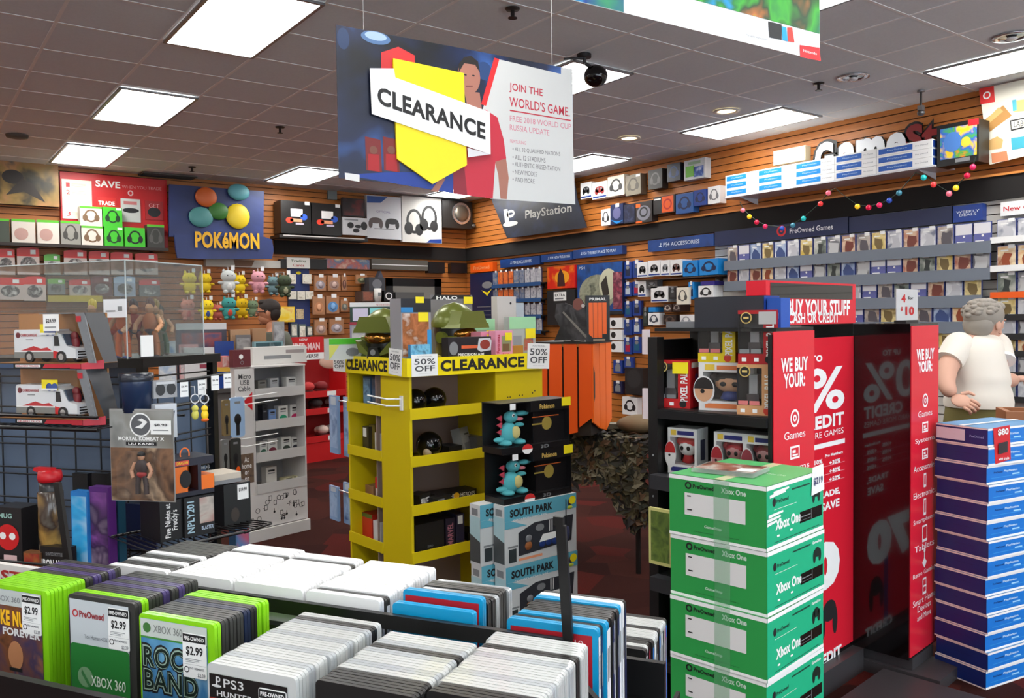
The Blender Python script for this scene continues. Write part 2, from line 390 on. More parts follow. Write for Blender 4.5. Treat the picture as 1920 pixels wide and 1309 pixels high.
# small fittings on the ceiling
def ceil(px, py, z=HC):
    d = ray(px, py); return CP+d*((z-EYE)/d.z)
for (px, py, lit, lb) in ((1180, 258, 1, 'lit warm downlight nearest the hanging clearance poster'), (1362, 207, 1, 'lit warm downlight above the narrow ceiling light'),
                          (1600, 143, 0, 'chrome unlit downlight left of the bright right light'), (1897, 67, 0, 'chrome unlit downlight at the right edge of the picture')):
    p = ceil(px, py); t = thing('downlight', lb, 'downlight', p, 0, 'round downlights')
    m = MB(); m.lathe([(0.115, -0.006), (0.12, -0.012), (0.085, -0.014), (0.08, -0.0061)], M((225, 222, 215), 0.3) if lit else CHROME, n=24); part('trim_ring', m, t)
    m = MB(); m.lathe([(0.0, -0.009), (0.05, -0.0085), (0.082, -0.0065)], M((255, 225, 170), 0.4, emit=3.0) if lit else M((90, 92, 95), 0.15, 0.9), n=20); part('lamp', m, t)
    if not lit: part('bulb', MB().ell((0, 0, -0.02), (0.035, 0.035, 0.012), M((240, 240, 240), 0.2)), t)
for px, py, lb in ((961, 14, 'dark ceiling sprinkler above the hanging poster'), (1535, 155, 'dark ceiling sprinkler left of a chrome downlight'), (525, 237, 'dark ceiling sprinkler left of the hanging poster'), (360, 312, 'dark ceiling sprinkler above the blue banner')):
    t = thing('sprinkler', lb, 'sprinkler', ceil(px, py), 0, 'ceiling sprinklers')
    part('rose', MB().lathe([(0.045, -0.0061), (0.04, -0.015), (0.0, -0.018)], M((70, 66, 62), 0.4, 0.6)), t)
    m = MB(); m.cyl((0, 0, -0.016), (0, 0, -0.06), 0.012, M((50, 46, 44), 0.4, 0.7)); m.cyl((0, 0, -0.06), (0, 0, -0.064), 0.028, M((50, 46, 44), 0.4, 0.7)); part('head', m, t)
p = ceil(315, 328); t = thing('air_vent', 'dark flat air vent on the ceiling above the blue banner', 'vent', p)
m = MB(); m.box(-0.32, -0.14, -0.02, 0.32, 0.14, -0.0061, M((88, 84, 80), 0.6)); part('frame', m, t)
m = MB(); [m.box(-0.3, -0.12+0.03*k, -0.028, 0.3, -0.112+0.03*k, -0.0201, M((60, 58, 56), 0.6)) for k in range(8)]; part('slat', m, t)
p = ceil(32, 252); t = thing('smoke_detector', 'flat dark disc on the ceiling at the far left', 'smoke detector', p)
part('body', MB().lathe([(0.1, -0.0061), (0.095, -0.03), (0.05, -0.04), (0, -0.04)], M((92, 86, 78), 0.6)), t)
p = ceil(1095, 100); t = thing('dome_camera', 'black ball-shaped ceiling camera on a short bracket in front of a light', 'camera', p)
m = MB(); m.cyl((0, 0, -0.0061), (0, 0, -0.03), 0.05, DARK, n=16); m.tube([(0, 0, -0.03), (0.01, 0, -0.07), (0.06, -0.03, -0.1)], 0.013, DARK); m.tube([(0, 0, -0.03), (-0.14, 0.05, -0.05)], 0.008, DARK); part('bracket', m, t)
part('housing', MB().ell((0.07, -0.04, -0.155), (0.085, 0.085, 0.075), M((14, 14, 16), 0.12), 20, 12), t)
p = ceil(1727, 168); t = thing('ceiling_bracket', 'grey metal rod hanging from the ceiling near the right wall', 'bracket', p)
m = MB(); m.cyl((0, 0, -0.0061), (0, 0, -0.02), 0.03, STEEL); m.cyl((0, 0, -0.02), (0, 0, -0.13), 0.008, M((60, 60, 62), 0.4, 0.5)); part('rod', m, t)
m = MB(); m.box(-0.02, -0.02, -0.17, 0.02, 0.02, -0.13, STEEL); m.ell((0, 0, -0.19), (0.03, 0.03, 0.025), M((90, 90, 92), 0.3, 0.6)); part('clamp', m, t)
# ---------------------------------------------------------------- hanging posters
def hang(t, pts, ztop):
    for x in pts: part('wire', MB().cyl((x, 0.002, ztop), (x, 0.002, HC-t.location.z-0.001), 0.0012, M((190, 190, 190), 0.3, 0.8), n=5), t)
CLF = Fr(at(630, 200, 3.35), -3.3); q = Z(CLF, 600, 20, 3.444)
x0, z1 = CLF.hit(630, 46); x1, _ = CLF.hit(1074, 200); z0 = CLF.hit(634, 334)[1]; cx, cz = (x0+x1)/2, (z0+z1)/2
t = thing('hanging_poster', 'large hanging sports game poster with a yellow clearance ribbon', 'poster', CLF.w(cx, 0, cz), CLF.rz)
q.c = (cx, cz); hw, hh = (x1-x0)/2, (z1-z0)/2
m = MB(); m.box(-hw, 0, -hh, hw, 0.004, hh, art([(10, 11, 16), (12, 14, 22), (20, 34, 70), (60, 110, 190)], 2.5, 0.4, 0.3))
q.poly(m, [(1145, 312), (1618, 424), (1648, 1251), (1100, 1215), (1050, 640)], -0.0004, M((206, 208, 207), 0.5))
m.rect(q(1560, 800)[0], -hh+.001, hw-.001, hh-.001, -0.0003, M((206, 208, 207), 0.5))
q.poly(m, [(150, 1060), (860, 1180), (860, 1040), (420, 1045)], -0.0004, M((24, 60, 150), 0.5))
q.disc(m, (360, 175), 95, -0.0005, M((70, 105, 150), 0.5), rz=42); q.disc(m, (360, 165), 70, -0.0006, M((150, 175, 205), 0.5), rz=28); q.disc(m, (150, 180), 40, -0.0005, M((26, 52, 92), 0.5), rz=70); q.disc(m, (1060, 390), 50, -0.0005, M((34, 66, 116), 0.5), rz=60)
q.poly(m, [(395, 380), (395, 270), (505, 233), (612, 290), (612, 400)], -0.0008, M((190, 34, 38), 0.5))
q.poly(m, [(1125, 304), (1158, 313), (1072, 615), (1040, 605)], -0.0008, M((222, 36, 40), 0.5))
for a in (290, 405): q.poly(m, [(a+8, 1030), (a+110, 1045), (a+100, 835), (a, 812)], -0.0008, M((120, 30, 30), 0.5)); q.disc(m, (a+55, 900), 26, -0.0012, M((120, 70, 55), 0.5)); q.poly(m, [(a+20, 1030), (a+95, 1040), (a+90, 930), (a+20, 925)], -0.001, M((170, 24, 32), 0.5))
q.poly(m, [(160, 1046), (255, 1060), (255, 1106), (163, 1090)], -0.0008, M((225, 225, 225), 0.5))
redm = M((196, 34, 58), 0.5); skn = M((168, 112, 96), 0.6)
q.poly(m, [(930, 520), (1030, 530), (1045, 640), (960, 660)], -0.0009, skn)
q.poly(m, [(1125, 960), (1200, 950), (1218, 1080), (1205, 1218), (1165, 1214), (1150, 1060)], -0.0009, skn)
q.poly(m, [(810, 1085), (760, 1172), (715, 1165), (775, 1080)], -0.0009, skn)
q.poly(m, [(945, 650), (1070, 640), (1145, 690), (1185, 830), (1202, 955), (1132, 975), (1115, 1214), (860, 1182), (860, 940), (930, 800)], -0.001, redm)
q.poly(m, [(860, 1000), (930, 1000), (950, 1190), (860, 1182)], -0.0011, M((140, 22, 44), 0.5))
q.disc(m, (962, 425), 72, -0.0012, skn, rz=112); q.poly(m, [(895, 400), (895, 345), (930, 300), (975, 292), (1020, 330), (1032, 400), (1000, 350), (930, 340)], -0.0014, M((30, 24, 22), 0.5))
q.disc(m, (938, 415), 9, -0.0014, INK, rz=5); q.disc(m, (990, 420), 9, -0.0014, INK, rz=5); q.rect(m, (940, 485), (985, 493), -0.0014, M((120, 66, 60), 0.5))
rt = M((190, 40, 62), 0.5)
q.text(m, "JOIN THE", (1222, 495), (1437, 538), 62, -0.0008, rt, 0.01); q.text(m, "WORLD'S GAME.", (1222, 585), (1612, 655), 62, -0.0008, rt, 0.01)
q.poly(m, [(1225, 640), (1618, 706), (1618, 714), (1225, 648)], -0.0008, rt)
lr = M((205, 120, 140), 0.5)
q.text(m, "FREE 2018 WORLD CUP", (1225, 695), (1620, 750), 36, -0.0008, lr); q.text(m, "RUSSIA UPDATE", (1225, 752), (1480, 790), 36, -0.0008, lr); q.text(m, "FEATURING", (1228, 842), (1330, 856), 22, -0.0008, lr)
for s_, a, b in (("\u2022 ALL 32 QUALIFIED NATIONS", 895, 1550), ("\u2022 ALL 12 STADIUMS", 945, 1455), ("\u2022 AUTHENTIC PRESENTATION", 990, 1550), ("\u2022 NEW MODES", 1040, 1400), ("\u2022 AND MORE", 1088, 1385)):
    q.text(m, s_, (1243, a), (b, a+(b-1243)*0.11), 30, -0.0008, M((110, 108, 112), 0.5))
part('board', m, t)
yb = -0.012
m = MB(); ym = M((250, 226, 10), 0.45)
pts = [q(*p) for p in ((490, 960), (720, 1122), (940, 1000), (920, 408), (465, 312))]; m.prism(pts, yb, -0.002, ym)
part('clearance_arrow', m, t, 'yellow arrow-shaped card')
m = MB(); pts = [q(*p) for p in ((325, 672), (1090, 932), (1085, 660), (312, 378))]; m.prism(pts, yb-0.004, yb-0.0005, M((246, 246, 248), 0.45))
q.poly(m, [(312, 377), (468, 378), (478, 438)], yb-0.002, M((205, 205, 210), 0.5)); q.poly(m, [(940, 890), (1090, 931), (945, 952)], yb-0.0045, M((215, 215, 220), 0.5))
q.text(m, "CLEARANCE", (360, 550), (1055, 785), 112, yb-0.005, INK, 0.035); part('clearance_ribbon', m, t, 'white ribbon card with black lettering')
hang(t, (-hw*0.8, hw*0.8), hh)
NF = Fr(at(1535, 60, 1.84), -3.3); q = Z(NF, 1080, 0, 2.286)
x1, z0 = NF.hit(1537, 114); w, h = 1.18, 0.61; cx, cz = x1-w/2, z0+h/2; q.c = (cx, cz)
t = thing('hanging_poster', 'bright green and blue hanging poster cut off by the top of the picture', 'poster', NF.w(cx, 0, cz), NF.rz)
m = MB(); m.box(-w/2, 0, -h/2, w/2, 0.004, h/2, WHITE)
m.rect(-w/2+0.001, -h/2+0.058, w/2-0.001, h/2-0.001, -0.0005, art([(20, 150, 220), (30, 120, 60), (60, 170, 50), (40, 70, 40), (190, 110, 50), (150, 190, 40), (20, 140, 200)], 7, 0.35, 0.5))
m.rect(-w/2+0.001, -h/2+0.001, -w/2+0.62, h/2-0.001, -0.0007, art([(30, 170, 230), (20, 190, 240), (30, 60, 140), (60, 170, 70)], 6, 0.35))
q.poly(m, [(960, 245), (1048, 262), (1042, 205), (957, 193)], -0.001, M((226, 30, 40), 0.4)); q.text(m, "Nintendo", (972, 217), (1030, 231), 12, -0.0014, PAPER)
q.poly(m, [(828, 160), (880, 172), (880, 105), (822, 92)], -0.001, DARK); q.poly(m, [(884, 172), (906, 178), (900, 118), (880, 112)], -0.001, M((20, 160, 220), 0.4)); q.poly(m, [(908, 178), (935, 182), (925, 118), (904, 118)], -0.001, M((225, 60, 50), 0.4))
q.text(m, "Play together anytime, anywhere", (730, 150), (820, 172), 12, -0.001, M((150, 150, 155), 0.5))
part('board', m, t); hang(t, (-w*0.4, w*0.4), h/2)
# ---------------------------------------------------------------- printed fronts shared by small retail boxes
BLU = M((24, 60, 140), 0.4); SKY = M((20, 130, 205), 0.4); NAVY = M((20, 34, 74), 0.4); ORG = M((235, 92, 16), 0.4)
GRN = M((60, 170, 40), 0.4); PINK = M((225, 130, 150), 0.4); CREAM = M((226, 218, 200), 0.5); BROWN = M((120, 80, 56), 0.5)
E_ = 0.0012
def d_pad(body=DARK, strip=BLU):
    def f(m, w, h):
        y = -E_
        if strip: m.rect(-w*0.46, h*0.06, w*0.46, h*0.15, y, strip)
        m.disc(0, h*0.55, w*0.30, y, body, h*0.2); m.disc(-w*0.2, h*0.42, w*0.12, y, body, h*0.17); m.disc(w*0.2, h*0.42, w*0.12, y, body, h*0.17)
        m.disc(-w*0.1, h*0.6, w*0.06, y*2, GREY); m.disc(w*0.12, h*0.6, w*0.06, y*2, GREY)
    return f
def d_head(c=DARK, tagc=None, bg=None):
    def f(m, w, h):
        y = -E_
        if bg: m.rect(-w*0.48, h*0.02, w*0.48, h*0.98, y*0.5, bg)
        m.ring(0, h*0.52, w*0.3, w*0.08, y, c, h*0.33); m.disc(-w*0.27, h*0.42, w*0.12, y*1.5, c, h*0.17); m.disc(w*0.27, h*0.42, w*0.12, y*1.5, c, h*0.17)
        if tagc: m.rect(w*0.2, h*0.86, w*0.46, h*0.97, y*2, tagc)
    return f
def d_hang(c=DARK, tagc=WHITE):
    def f(m, w, h):
        y = -E_
        m.rect(-w*0.3, h*0.15, w*0.3, h*0.6, y, c); m.disc(0, h*0.66, w*0.22, y*1.5, GREY, h*0.12); m.rect(-w*0.18, h*0.82, w*0.2, h*1.06, y*2, tagc)
    return f
def d_art(cols, sc=14, pad=0.06):
    a = art(cols, sc)
    def f(m, w, h): m.rect(-w*(0.5-pad), h*pad, w*(0.5-pad), h*(1-pad), -E_, a)
    return f
def psmark(m, cx, cz, s, y, c):
    m.box(cx-0.08*s, y-0.0004, cz-0.35*s, cx+0.08*s, y, cz+0.5*s, c); m.ring(cx+0.18*s, cz+0.25*s, 0.26*s, 0.12*s, y-0.0002, c)
    m.disc(cx, cz-0.36*s, 0.55*s, y-0.0003, c, 0.13*s)
# ---------------------------------------------------------------- upper right wall
R = RW
q = Z(R, 860, 240, 2.974, -0.16)
t = thing('wall_banner', 'dark slanted console banner with silver lettering near the far corner', 'banner', R.w(*R.hit(1015, 415, -0.16)[:1], -0.16, 0), R.rz)
bx = R.hit(1015, 415, -0.16)[0]; q.c = (bx, 0)
m = MB(); dk = art([(26, 28, 38), (34, 38, 52), (44, 54, 84)], 3, 0.4)
m.prism([q(185, 405), q(270, 615), q(715, 555), q(660, 395), q(640, 250), q(185, 330)], 0, 0.008, dk)
wm = M((205, 205, 200), 0.3)
q.text(m, "PlayStation", (372, 490), (630, 450), 62, -0.001, wm, 0.01); q.poly(m, [(262, 545), (285, 535), (272, 452), (250, 455)], -0.001, wm); q.ring(m, (290, 478), 22, 9, -0.001, wm); q.disc(m, (288, 535), 42, -0.0012, wm, rz=14)
part('board', m, t)
m = MB(); [m.cyl(q(x, z)[0:1]+(0.008,)+q(x, z)[1:], q(x, z)[0:1]+(0.141,)+q(x, z)[1:], 0.006, STEEL) for x, z in ((300, 520), (640, 470))]; part('bracket', m, t)
def zr(o, s, r): return (o[0]+r[0]/s, o[1]+r[1]/s, o[0]+r[2]/s, o[1]+r[3]/s)
O3, S3 = (1060, 270), 5.2375
UP = 'headset and controller boxes hung high on the right wall'
wallbox = [  # crop rectangle, depth, body, deco, label
 ((150, 378, 258, 535), .12, WHITE, d_pad(DARK, BLU), 'white controller box with a black pad, leftmost of the upper hung row'),
 ((264, 372, 408, 535), .14, WHITE, d_pad(M((150, 40, 40), .4), BLU), 'white controller box with a red pad on the upper hung row'),
 ((416, 312, 578, 508), .12, CREAM, d_head(DARK), 'cream headset box with a single thin headset on the upper hung row'),
 ((592, 300, 740, 500), .2, M((120, 112, 96), .5), d_head(M((80, 74, 64), .5), WHITE), 'khaki headset box with a white sticker on the upper hung row'),
 ((815, 250, 950, 440), .14, M((52, 48, 44), .5), d_head(M((86, 82, 78), .4)), 'dark grey hung box right of the khaki headset box'),
 ((1000, 190, 1130, 365), .16, M((24, 30, 48), .4), d_head(M((40, 70, 130), .4)), 'dark blue hung box left of the green and white pack'),
 ((1165, 150, 1370, 345), .16, M((205, 210, 214), .4), lambda m, w, h: (m.rect(-w*.42, h*.15, w*.0, h*.7, -E_, M((110, 190, 60), .4)), m.rect(-w*.02, h*.1, w*.44, h*.62, -E_, art([(20, 40, 110), (60, 100, 180), (200, 210, 230)], 20)), m.rect(-w*.3, h*.75, w*.3, h*.9, -E_*2, M((150, 180, 150), .4))), 'green, white and blue pack, rightmost of the upper hung row'),
 ((352, 640, 440, 800), .12, WHITE, d_head(DARK), 'narrow white headset box, leftmost of the lower hung row'),
 ((444, 590, 568, 785), .22, NAVY, lambda m, w, h: (m.disc(0, h*.55, w*.32, -E_, M((90, 90, 130), .4), h*.3), m.quad([(-w*.5, -E_, h*.25), (0, -E_, 0), (w*.5, -E_, h*.15), (0, -E_, h*.12)], SKY), m.rect(-w*.1, h*.85, w*.2, h*1.03, -E_*2, WHITE)), 'navy headset box with a light blue swoosh on the lower hung row'),
 ((575, 590, 685, 775), .2, M((22, 24, 40), .4), d_art([(20, 22, 38), (30, 34, 60), (60, 66, 96)], 16), 'plain dark navy box right of the swoosh box'),
 ((690, 565, 850, 770), .14, M((42, 36, 36), .4), lambda m, w, h: (m.disc(0, h*.45, w*.42, -E_, M((120, 120, 130), .3), h*.36), m.ring(0, h*.5, w*.26, w*.08, -E_*2, DARK, h*.25), m.rect(-w*.48, h*.75, -w*.2, h*.92, -E_*2, ORG), m.rect(-w*.48, 0, -w*.1, h*.08, -E_*2, ORG)), 'round-window headset pack with orange corners on the lower hung row'),
 ((865, 510, 1075, 680), .16, M((34, 28, 28), .4), lambda m, w, h: (m.rect(-w*.1, h*.04, w*.44, h*.96, -E_, ORG), m.ring(w*.17, h*.5, w*.2, w*.06, -E_*2, M((190, 40, 20), .4), h*.32), m.disc(-w*.2, h*.45, w*.12, -E_, DARK, h*.25), m.rect(-w*.45, h*.82, -w*.15, h*.9, -E_, PAPER)), 'black and orange headset box on the lower hung row'),
 ((1085, 485, 1255, 680), .2, M((40, 92, 160), .4), d_head(NAVY, None, M((36, 84, 150), .4)), 'mid blue headset box with a white edge on the lower hung row'),
 ((1262, 450, 1385, 605), .18, BLU, d_head(NAVY), 'blue headset box left of a small white box on the lower hung row'),
 ((1400, 415, 1520, 585), .14, WHITE, d_head(M((120, 122, 126), .4)), 'white boxed headset just left of the blue console boxes'),
]
for r, dep, body, dc, lb in wallbox:
    carton(R, zr(O3, S3, r), -0.125, 0.10, 'headset_box', lb, 'box', UP, body, None, dc)
# blue console boxes on their ledge
bc = [1360, 1420, 1490, 1565, 1643, 1748]; yf = -0.36
xl, zlb = R.hit(1360, 368, yf); xr_, zrb = R.hit(1748, 312, yf); zlt = R.hit(1360, 328, yf)[1]; zrt = R.hit(1748, 262, yf)[1]
zb0, zt0 = (zlb+zrb)/2, (zlt+zrt)/2; bh = (zt0-zb0)/3
def ledge(name, label, F, xa, xb, z, depth, mat, lip=None, th=0.012, liph=0.03):
    t = thing(name, label, 'shelf', F.w((xa+xb)/2, 0, z), F.rz); w = (xb-xa)/2
    part('board', MB().box(-w, -depth, -th, w, -0.0185, 0, mat), t)
    for x in (-w*0.85, w*0.85):
        m = MB(); p = [(x+a, y, z) for a in (-0.003, 0.003) for y, z in ((-depth*0.9, -th), (-0.0186, -th), (-0.0186, -0.07))]
        m.add(p, [(0, 1, 2), (5, 4, 3), (0, 3, 4, 1), (1, 4, 5, 2), (2, 5, 3, 0)], mat); part('bracket', m, t)
    if lip: part('front_lip', MB().box(-w, -depth-0.004, -th-liph, w, -depth, 0.012, lip), t)
    return t
ledge('display_ledge', 'clear ledge carrying the stacked blue console boxes', R, xl-0.02, xr_+0.02, zb0-0.0005, 0.36, M((205, 205, 210), 0.3))
row = ['lower', 'middle', 'top']
colr = [SKY, SKY, SKY, M((24, 90, 175), 0.4), M((24, 84, 170), 0.4)]
for i in range(5):
    xa = R.hit(bc[i], 330, yf)[0]; xb = R.hit(bc[i+1], 300, yf)[0]
    for k in range(3):
        m = MB(); w, h = xb-xa-0.004, bh-0.002
        m.box(-w/2, 0, 0, w/2, 0.27, h, WHITE); m.rect(-w*0.46, h*0.18, w*0.16, h*0.82, -E_, colr[i]); m.side(0.01, h*0.1, 0.26, h*0.9, w/2+E_, BLU)
        m.text("PlayStation", -w*0.12, h*0.5, w*0.36, h*0.22, -2*E_, M((190, 215, 235), 0.5)); m.text("Pre Owned", w*0.32, h*0.5, w*0.22, h*0.16, -E_, M((120, 125, 135), 0.5))
        solo('console_box', m, 'blue and white console box, %s layer, %s stack from left, high ledge' % (row[k], ORD[i]), 'box', R.w((xa+xb)/2, yf, zb0+k*bh), R.rz, 'blue console boxes on the high ledge')
# shop sign behind the boxes
x0, z1 = R.hit(1529, 268, -0.06); x1, z1b = R.hit(1699, 246, -0.06); x2 = R.hit(1838, 225, -0.06)[0]; zt = R.hit(1640, 252, -0.06)[1]
t = thing('shop_sign', 'shop name sign in white and red letters outlined in black above the blue boxes', 'sign', R.w(x0, -0.055, zt-0.30), R.rz)
m = MB(); gw = (x1-x0)*.24; m.text('G', gw*.45, 0.165, gw+.05, 0.36, 0.0, BLACK, 0.10); m.text('ame', (x1-x0+gw)/2+.02, 0.145, x1-x0-gw+.04, 0.32, 0.0, BLACK, 0.10); m.text("Stop", (x1+x2)/2-x0, 0.165, x2-x1+0.05, 0.36, 0.0, BLACK, 0.10); part('backing', m, t)
m = MB(); wm = M((225, 228, 232), 0.4); m.text('G', gw*.45, 0.165, gw*.92, 0.31, -0.012, wm, 0.06); m.text('ame', (x1-x0+gw)/2+.02, 0.145, x1-x0-gw-.02, 0.27, -0.012, wm, 0.06); m.text("Stop", (x1+x2)/2-x0, 0.165, x2-x1, 0.31, -0.012, M((120, 14, 20), 0.4), 0.05); part('lettering', m, t)
m = MB(); m.box(0.1, 0.0005, 0.1, x2-x0-0.1, 0.0365, 0.16, DARK); part('mount', m, t)
carton(R, (1450, 278, 1510, 305), -0.11, 0.09, 'emergency_light', 'cream twin-lamp wall fitting left of the shop sign', 'emergency light', None, M((225, 214, 180), .5), None,
       lambda m, w, h: (m.disc(-w*.32, h*.5, w*.12, -E_, M((200, 205, 205), .3)), m.disc(w*.36, h*.55, w*.12, -E_, M((190, 195, 195), .3))))
# boxed set and the big cardboard-kit board at the right
carton(R, (1757, 229, 1835, 308), -0.34, 0.18, 'console_bundle_box', 'black console bundle box with a bright yellow picture, right of the shop sign', 'box', None, BLACK, None,
       lambda m, w, h: (m.rect(-w*.42, h*.16, w*.46, h*.9, -E_, art([(225, 190, 30), (235, 200, 40), (40, 90, 190), (70, 160, 60), (230, 120, 30)], 9)), m.disc(-w*.12, h*.55, w*.22, -2*E_, M((70, 120, 190), .4), h*.24), m.disc(w*.2, h*.5, w*.12, -2*E_, M((240, 200, 60), .4)), m.rect(-w*.05, h*.05, w*.3, h*.14, -E_, GREY), m.rect(w*.25, h*.86, w*.5, h, -2*E_, RED)))
q = Z(R, 1300, 120, 3.097, -0.12); bx = R.hit(1890, 230, -0.12)[0]; q.c = (bx, 0)
t = thing('display_board', 'cream board with cardboard craft pictures and a red corner at the right edge', 'board', R.w(bx, -0.12, 0), R.rz)
m = MB(); a, b = q(1660, 145), q(1720, 590); cm = M((226, 222, 206), .5)
m.prism([q(1720, 585), (q(2150, 560)[0], q(2150, 480)[1]), (q(2150, 560)[0], q(2150, 40)[1]), q(1660, 145)], 0, 0.01, cm)
q.poly(m, [(1668, 235), (1752, 220), (1745, 128), (1660, 143)], -E_, M((216, 40, 40), .4)); q.ring(m, (1705, 182), 22, 8, -2*E_, PAPER)
kr = M((176, 128, 66), .6)
q.poly(m, [(1672, 340), (1800, 240), (1850, 300), (1720, 395)], -E_, kr); q.poly(m, [(1690, 335), (1775, 250), (1800, 275), (1712, 350)], -2*E_, M((205, 165, 100), .6))
q.poly(m, [(1845, 390), (1930, 370), (1930, 310), (1838, 328)], -E_, INK); q.poly(m, [(1850, 380), (1930, 362), (1930, 318), (1846, 335)], -2*E_, cm); q.text(m, "LABO", (1862, 352), (1945, 340), 34, -3*E_, INK)
q.poly(m, [(1850, 500), (1960, 480), (1960, 415), (1845, 430)], -E_, M((60, 160, 180), .5)); q.poly(m, [(1860, 280), (1960, 270), (1960, 200), (1855, 215)], -E_, M((230, 200, 110), .5)); q.poly(m, [(1856, 275), (1880, 270), (1876, 205), (1852, 210)], -2*E_, M((70, 170, 190), .5))
q.poly(m, [(1718, 500), (1790, 490), (1800, 440), (1765, 420), (1715, 445)], -E_, M((200, 160, 100), .6)); q.poly(m, [(1735, 575), (1830, 560), (1820, 505), (1730, 520)], -E_, M((205, 130, 90), .6))
part('board', m, t); m = MB(); [m.cyl((q(x, z)[0], 0.0101, q(x, z)[1]), (q(x, z)[0], 0.1014, q(x, z)[1]), 0.006, STEEL) for x, z in ((1760, 300), (1880, 250))]; part('bracket', m, t)
# string of party lights
t = thing('string_lights', 'string of small coloured round lights draped along the dark band', 'string lights', R.w(0, -0.40, 0), R.rz)
q = Z(R, 1300, 120, 3.097, -0.40)
sw = [[(270, 800), (290, 843), (328, 880), (370, 912), (420, 936), (517, 948), (580, 930), (642, 890), (740, 805), (787, 742), (825, 722)], [(870, 760), (955, 820), (1020, 826), (1083, 812), (1140, 785), (1197, 741), (1240, 690)], [(1290, 630), (1340, 652), (1397, 692), (1487, 745), (1527, 712), (1592, 640), (1625, 590), (1640, 540)]]
bc_ = [(235, 110, 130), (250, 200, 40), (200, 20, 60), (220, 40, 90), (40, 70, 160), (60, 120, 140), (30, 170, 170), (230, 60, 60)]
m = MB(); pp = [(q(*p)[0], 0.0, q(*p)[1]) for s_ in sw for p in s_]; m.tube(pp, 0.0035, M((16, 40, 24), .5)); wr_o = part('wire', m, t); n = 0
for s_ in sw:
    for p in s_[1:-1]:
        a = q(*p); part('bulb', MB().ell((a[0], -0.006, a[1]-0.012), 0.024, M(bc_[n % 8], 0.25, emit=0.25), 10, 7), wr_o); n += 1
# ---------------------------------------------------------------- header panels under the band
def header(px, lab, col=BLU, txt=None, tcol=None, y=-0.09, mark=True, txtpos=(0.25, 0.8), cat='sign'):
    """px: left-bottom, right-bottom, right-top, left-top in the photograph"""
    x0 = R.hit(*px[0], y)[0]; x1 = R.hit(*px[1], y)[0]
    z0 = (R.hit(*px[0], y)[1]+R.hit(*px[1], y)[1])/2; z1 = min((R.hit(*px[3], y)[1]+R.hit(*px[2], y)[1])/2, 2.468)
    w, h = x1-x0, z1-z0; m = MB(); m.box(-w/2, 0, 0, w/2, -y-0.0186, h, col)
    if txt:
        a, b = txtpos; m.text(txt, w*((a+b)/2-0.5), h*0.5, w*(b-a), h*0.34, -E_, tcol or M((205, 215, 230), .5), 0.01)
        if mark: psmark(m, w*(a-0.5)-h*0.35, h*0.5, h*0.34, -E_, tcol or M((205, 215, 230), .5))
    return solo('shelf_header', m, lab, cat, R.w((x0+x1)/2, y, z0), R.rz)
hb = art([(22, 50, 100), (26, 60, 120), (30, 76, 150)], 3)
header(((938, 504), (1012, 494), (1012, 479), (938, 488)), 'small blue shelf header nearest the far corner', hb, 'PS4 EXCLUSIVES', txtpos=(.33, .8))
header(((1015, 493), (1072, 486), (1072, 472), (1015, 479)), 'short blue shelf header, second from the far corner', hb, 'PS4 NEW RELEASES', txtpos=(.3, .95))
header(((1075, 486), (1167, 475), (1167, 459), (1075, 470)), 'blue shelf header above the large dinosaur-grey poster', hb, 'PS4 THE BEST PLACE TO PLAY', txtpos=(.22, .88))
header(((1215, 475), (1338, 458), (1338, 437), (1215, 452)), 'blue shelf header above the white controller boxes', hb, 'PS4 ACCESSORIES', txtpos=(.25, .8))
header(((1340, 462), (1590, 437), (1590, 406), (1340, 431)), 'long navy shelf header with a round red mark', NAVY, 'PreOwned Games', M((225, 225, 230), .5), mark=False, txtpos=(.60, .90))
header(((1592, 437), (1785, 418), (1785, 388), (1592, 406)), 'plain long navy shelf header, right of the preowned header', NAVY)
header(((1787, 418), (1842, 412), (1842, 380), (1787, 388)), 'navy shelf header offering weekly deals', BLU, 'WEEKLY\nDEALS', mark=False, txtpos=(.1, .9))
header(((1876, 406), (1990, 394), (1990, 368), (1876, 379)), 'white shelf header with red lettering at the right edge', WHITE, 'New Games', RED, mark=False, txtpos=(.05, .8))
a = R.hit(1465, 433, -0.092); m = MB(); m.ring(0, 0, 0.055, 0.02, 0, RED); m.disc(0, 0, 0.015, 0, RED); m.box(-0.055, 0.0003, -0.055, 0.055, 0.0018, 0.055, NAVY)
o = bpy.data.objects['shelf_header.004']; c = part('logo', m, o, 'round red logo'); c.location = o.matrix_basis.inverted() @ R.w(a[0], -0.0925, a[1])
# ---------------------------------------------------------------- far part of the right wall: posters, hung goods
def on(r, y, dep, name, lab, cat, grp=None, **k): return carton(R, r, y, dep, name, lab, cat, grp, **k)
on((882, 493, 924, 510), -0.1, 0.08, 'shelf_header', 'orange header sign at the far corner of the right wall', 'sign', body=ORG, deco=lambda m, w, h: m.text('PreOwned', 0, h*.5, w*.7, h*.4, -E_, M((240, 170, 120), .5)))
on((882, 512, 925, 640), -0.1, 0.08, 'info_panel', 'tall dark blue info panel below the orange header sign', 'panel', body=NAVY,
   deco=lambda m, w, h: (m.disc(w*.25, h*.82, w*.22, -E_, GREY, h*.05), m.prism([(0, h*.75), (w*.25, h*.66), (w*.45, h*.76), (w*.25, h*.71)], -2*E_, -E_, TAGY), [m.rect(-w*.2, h*(.5-.06*k), w*.4, h*(.51-.06*k), -E_, GREY) for k in range(4)]))
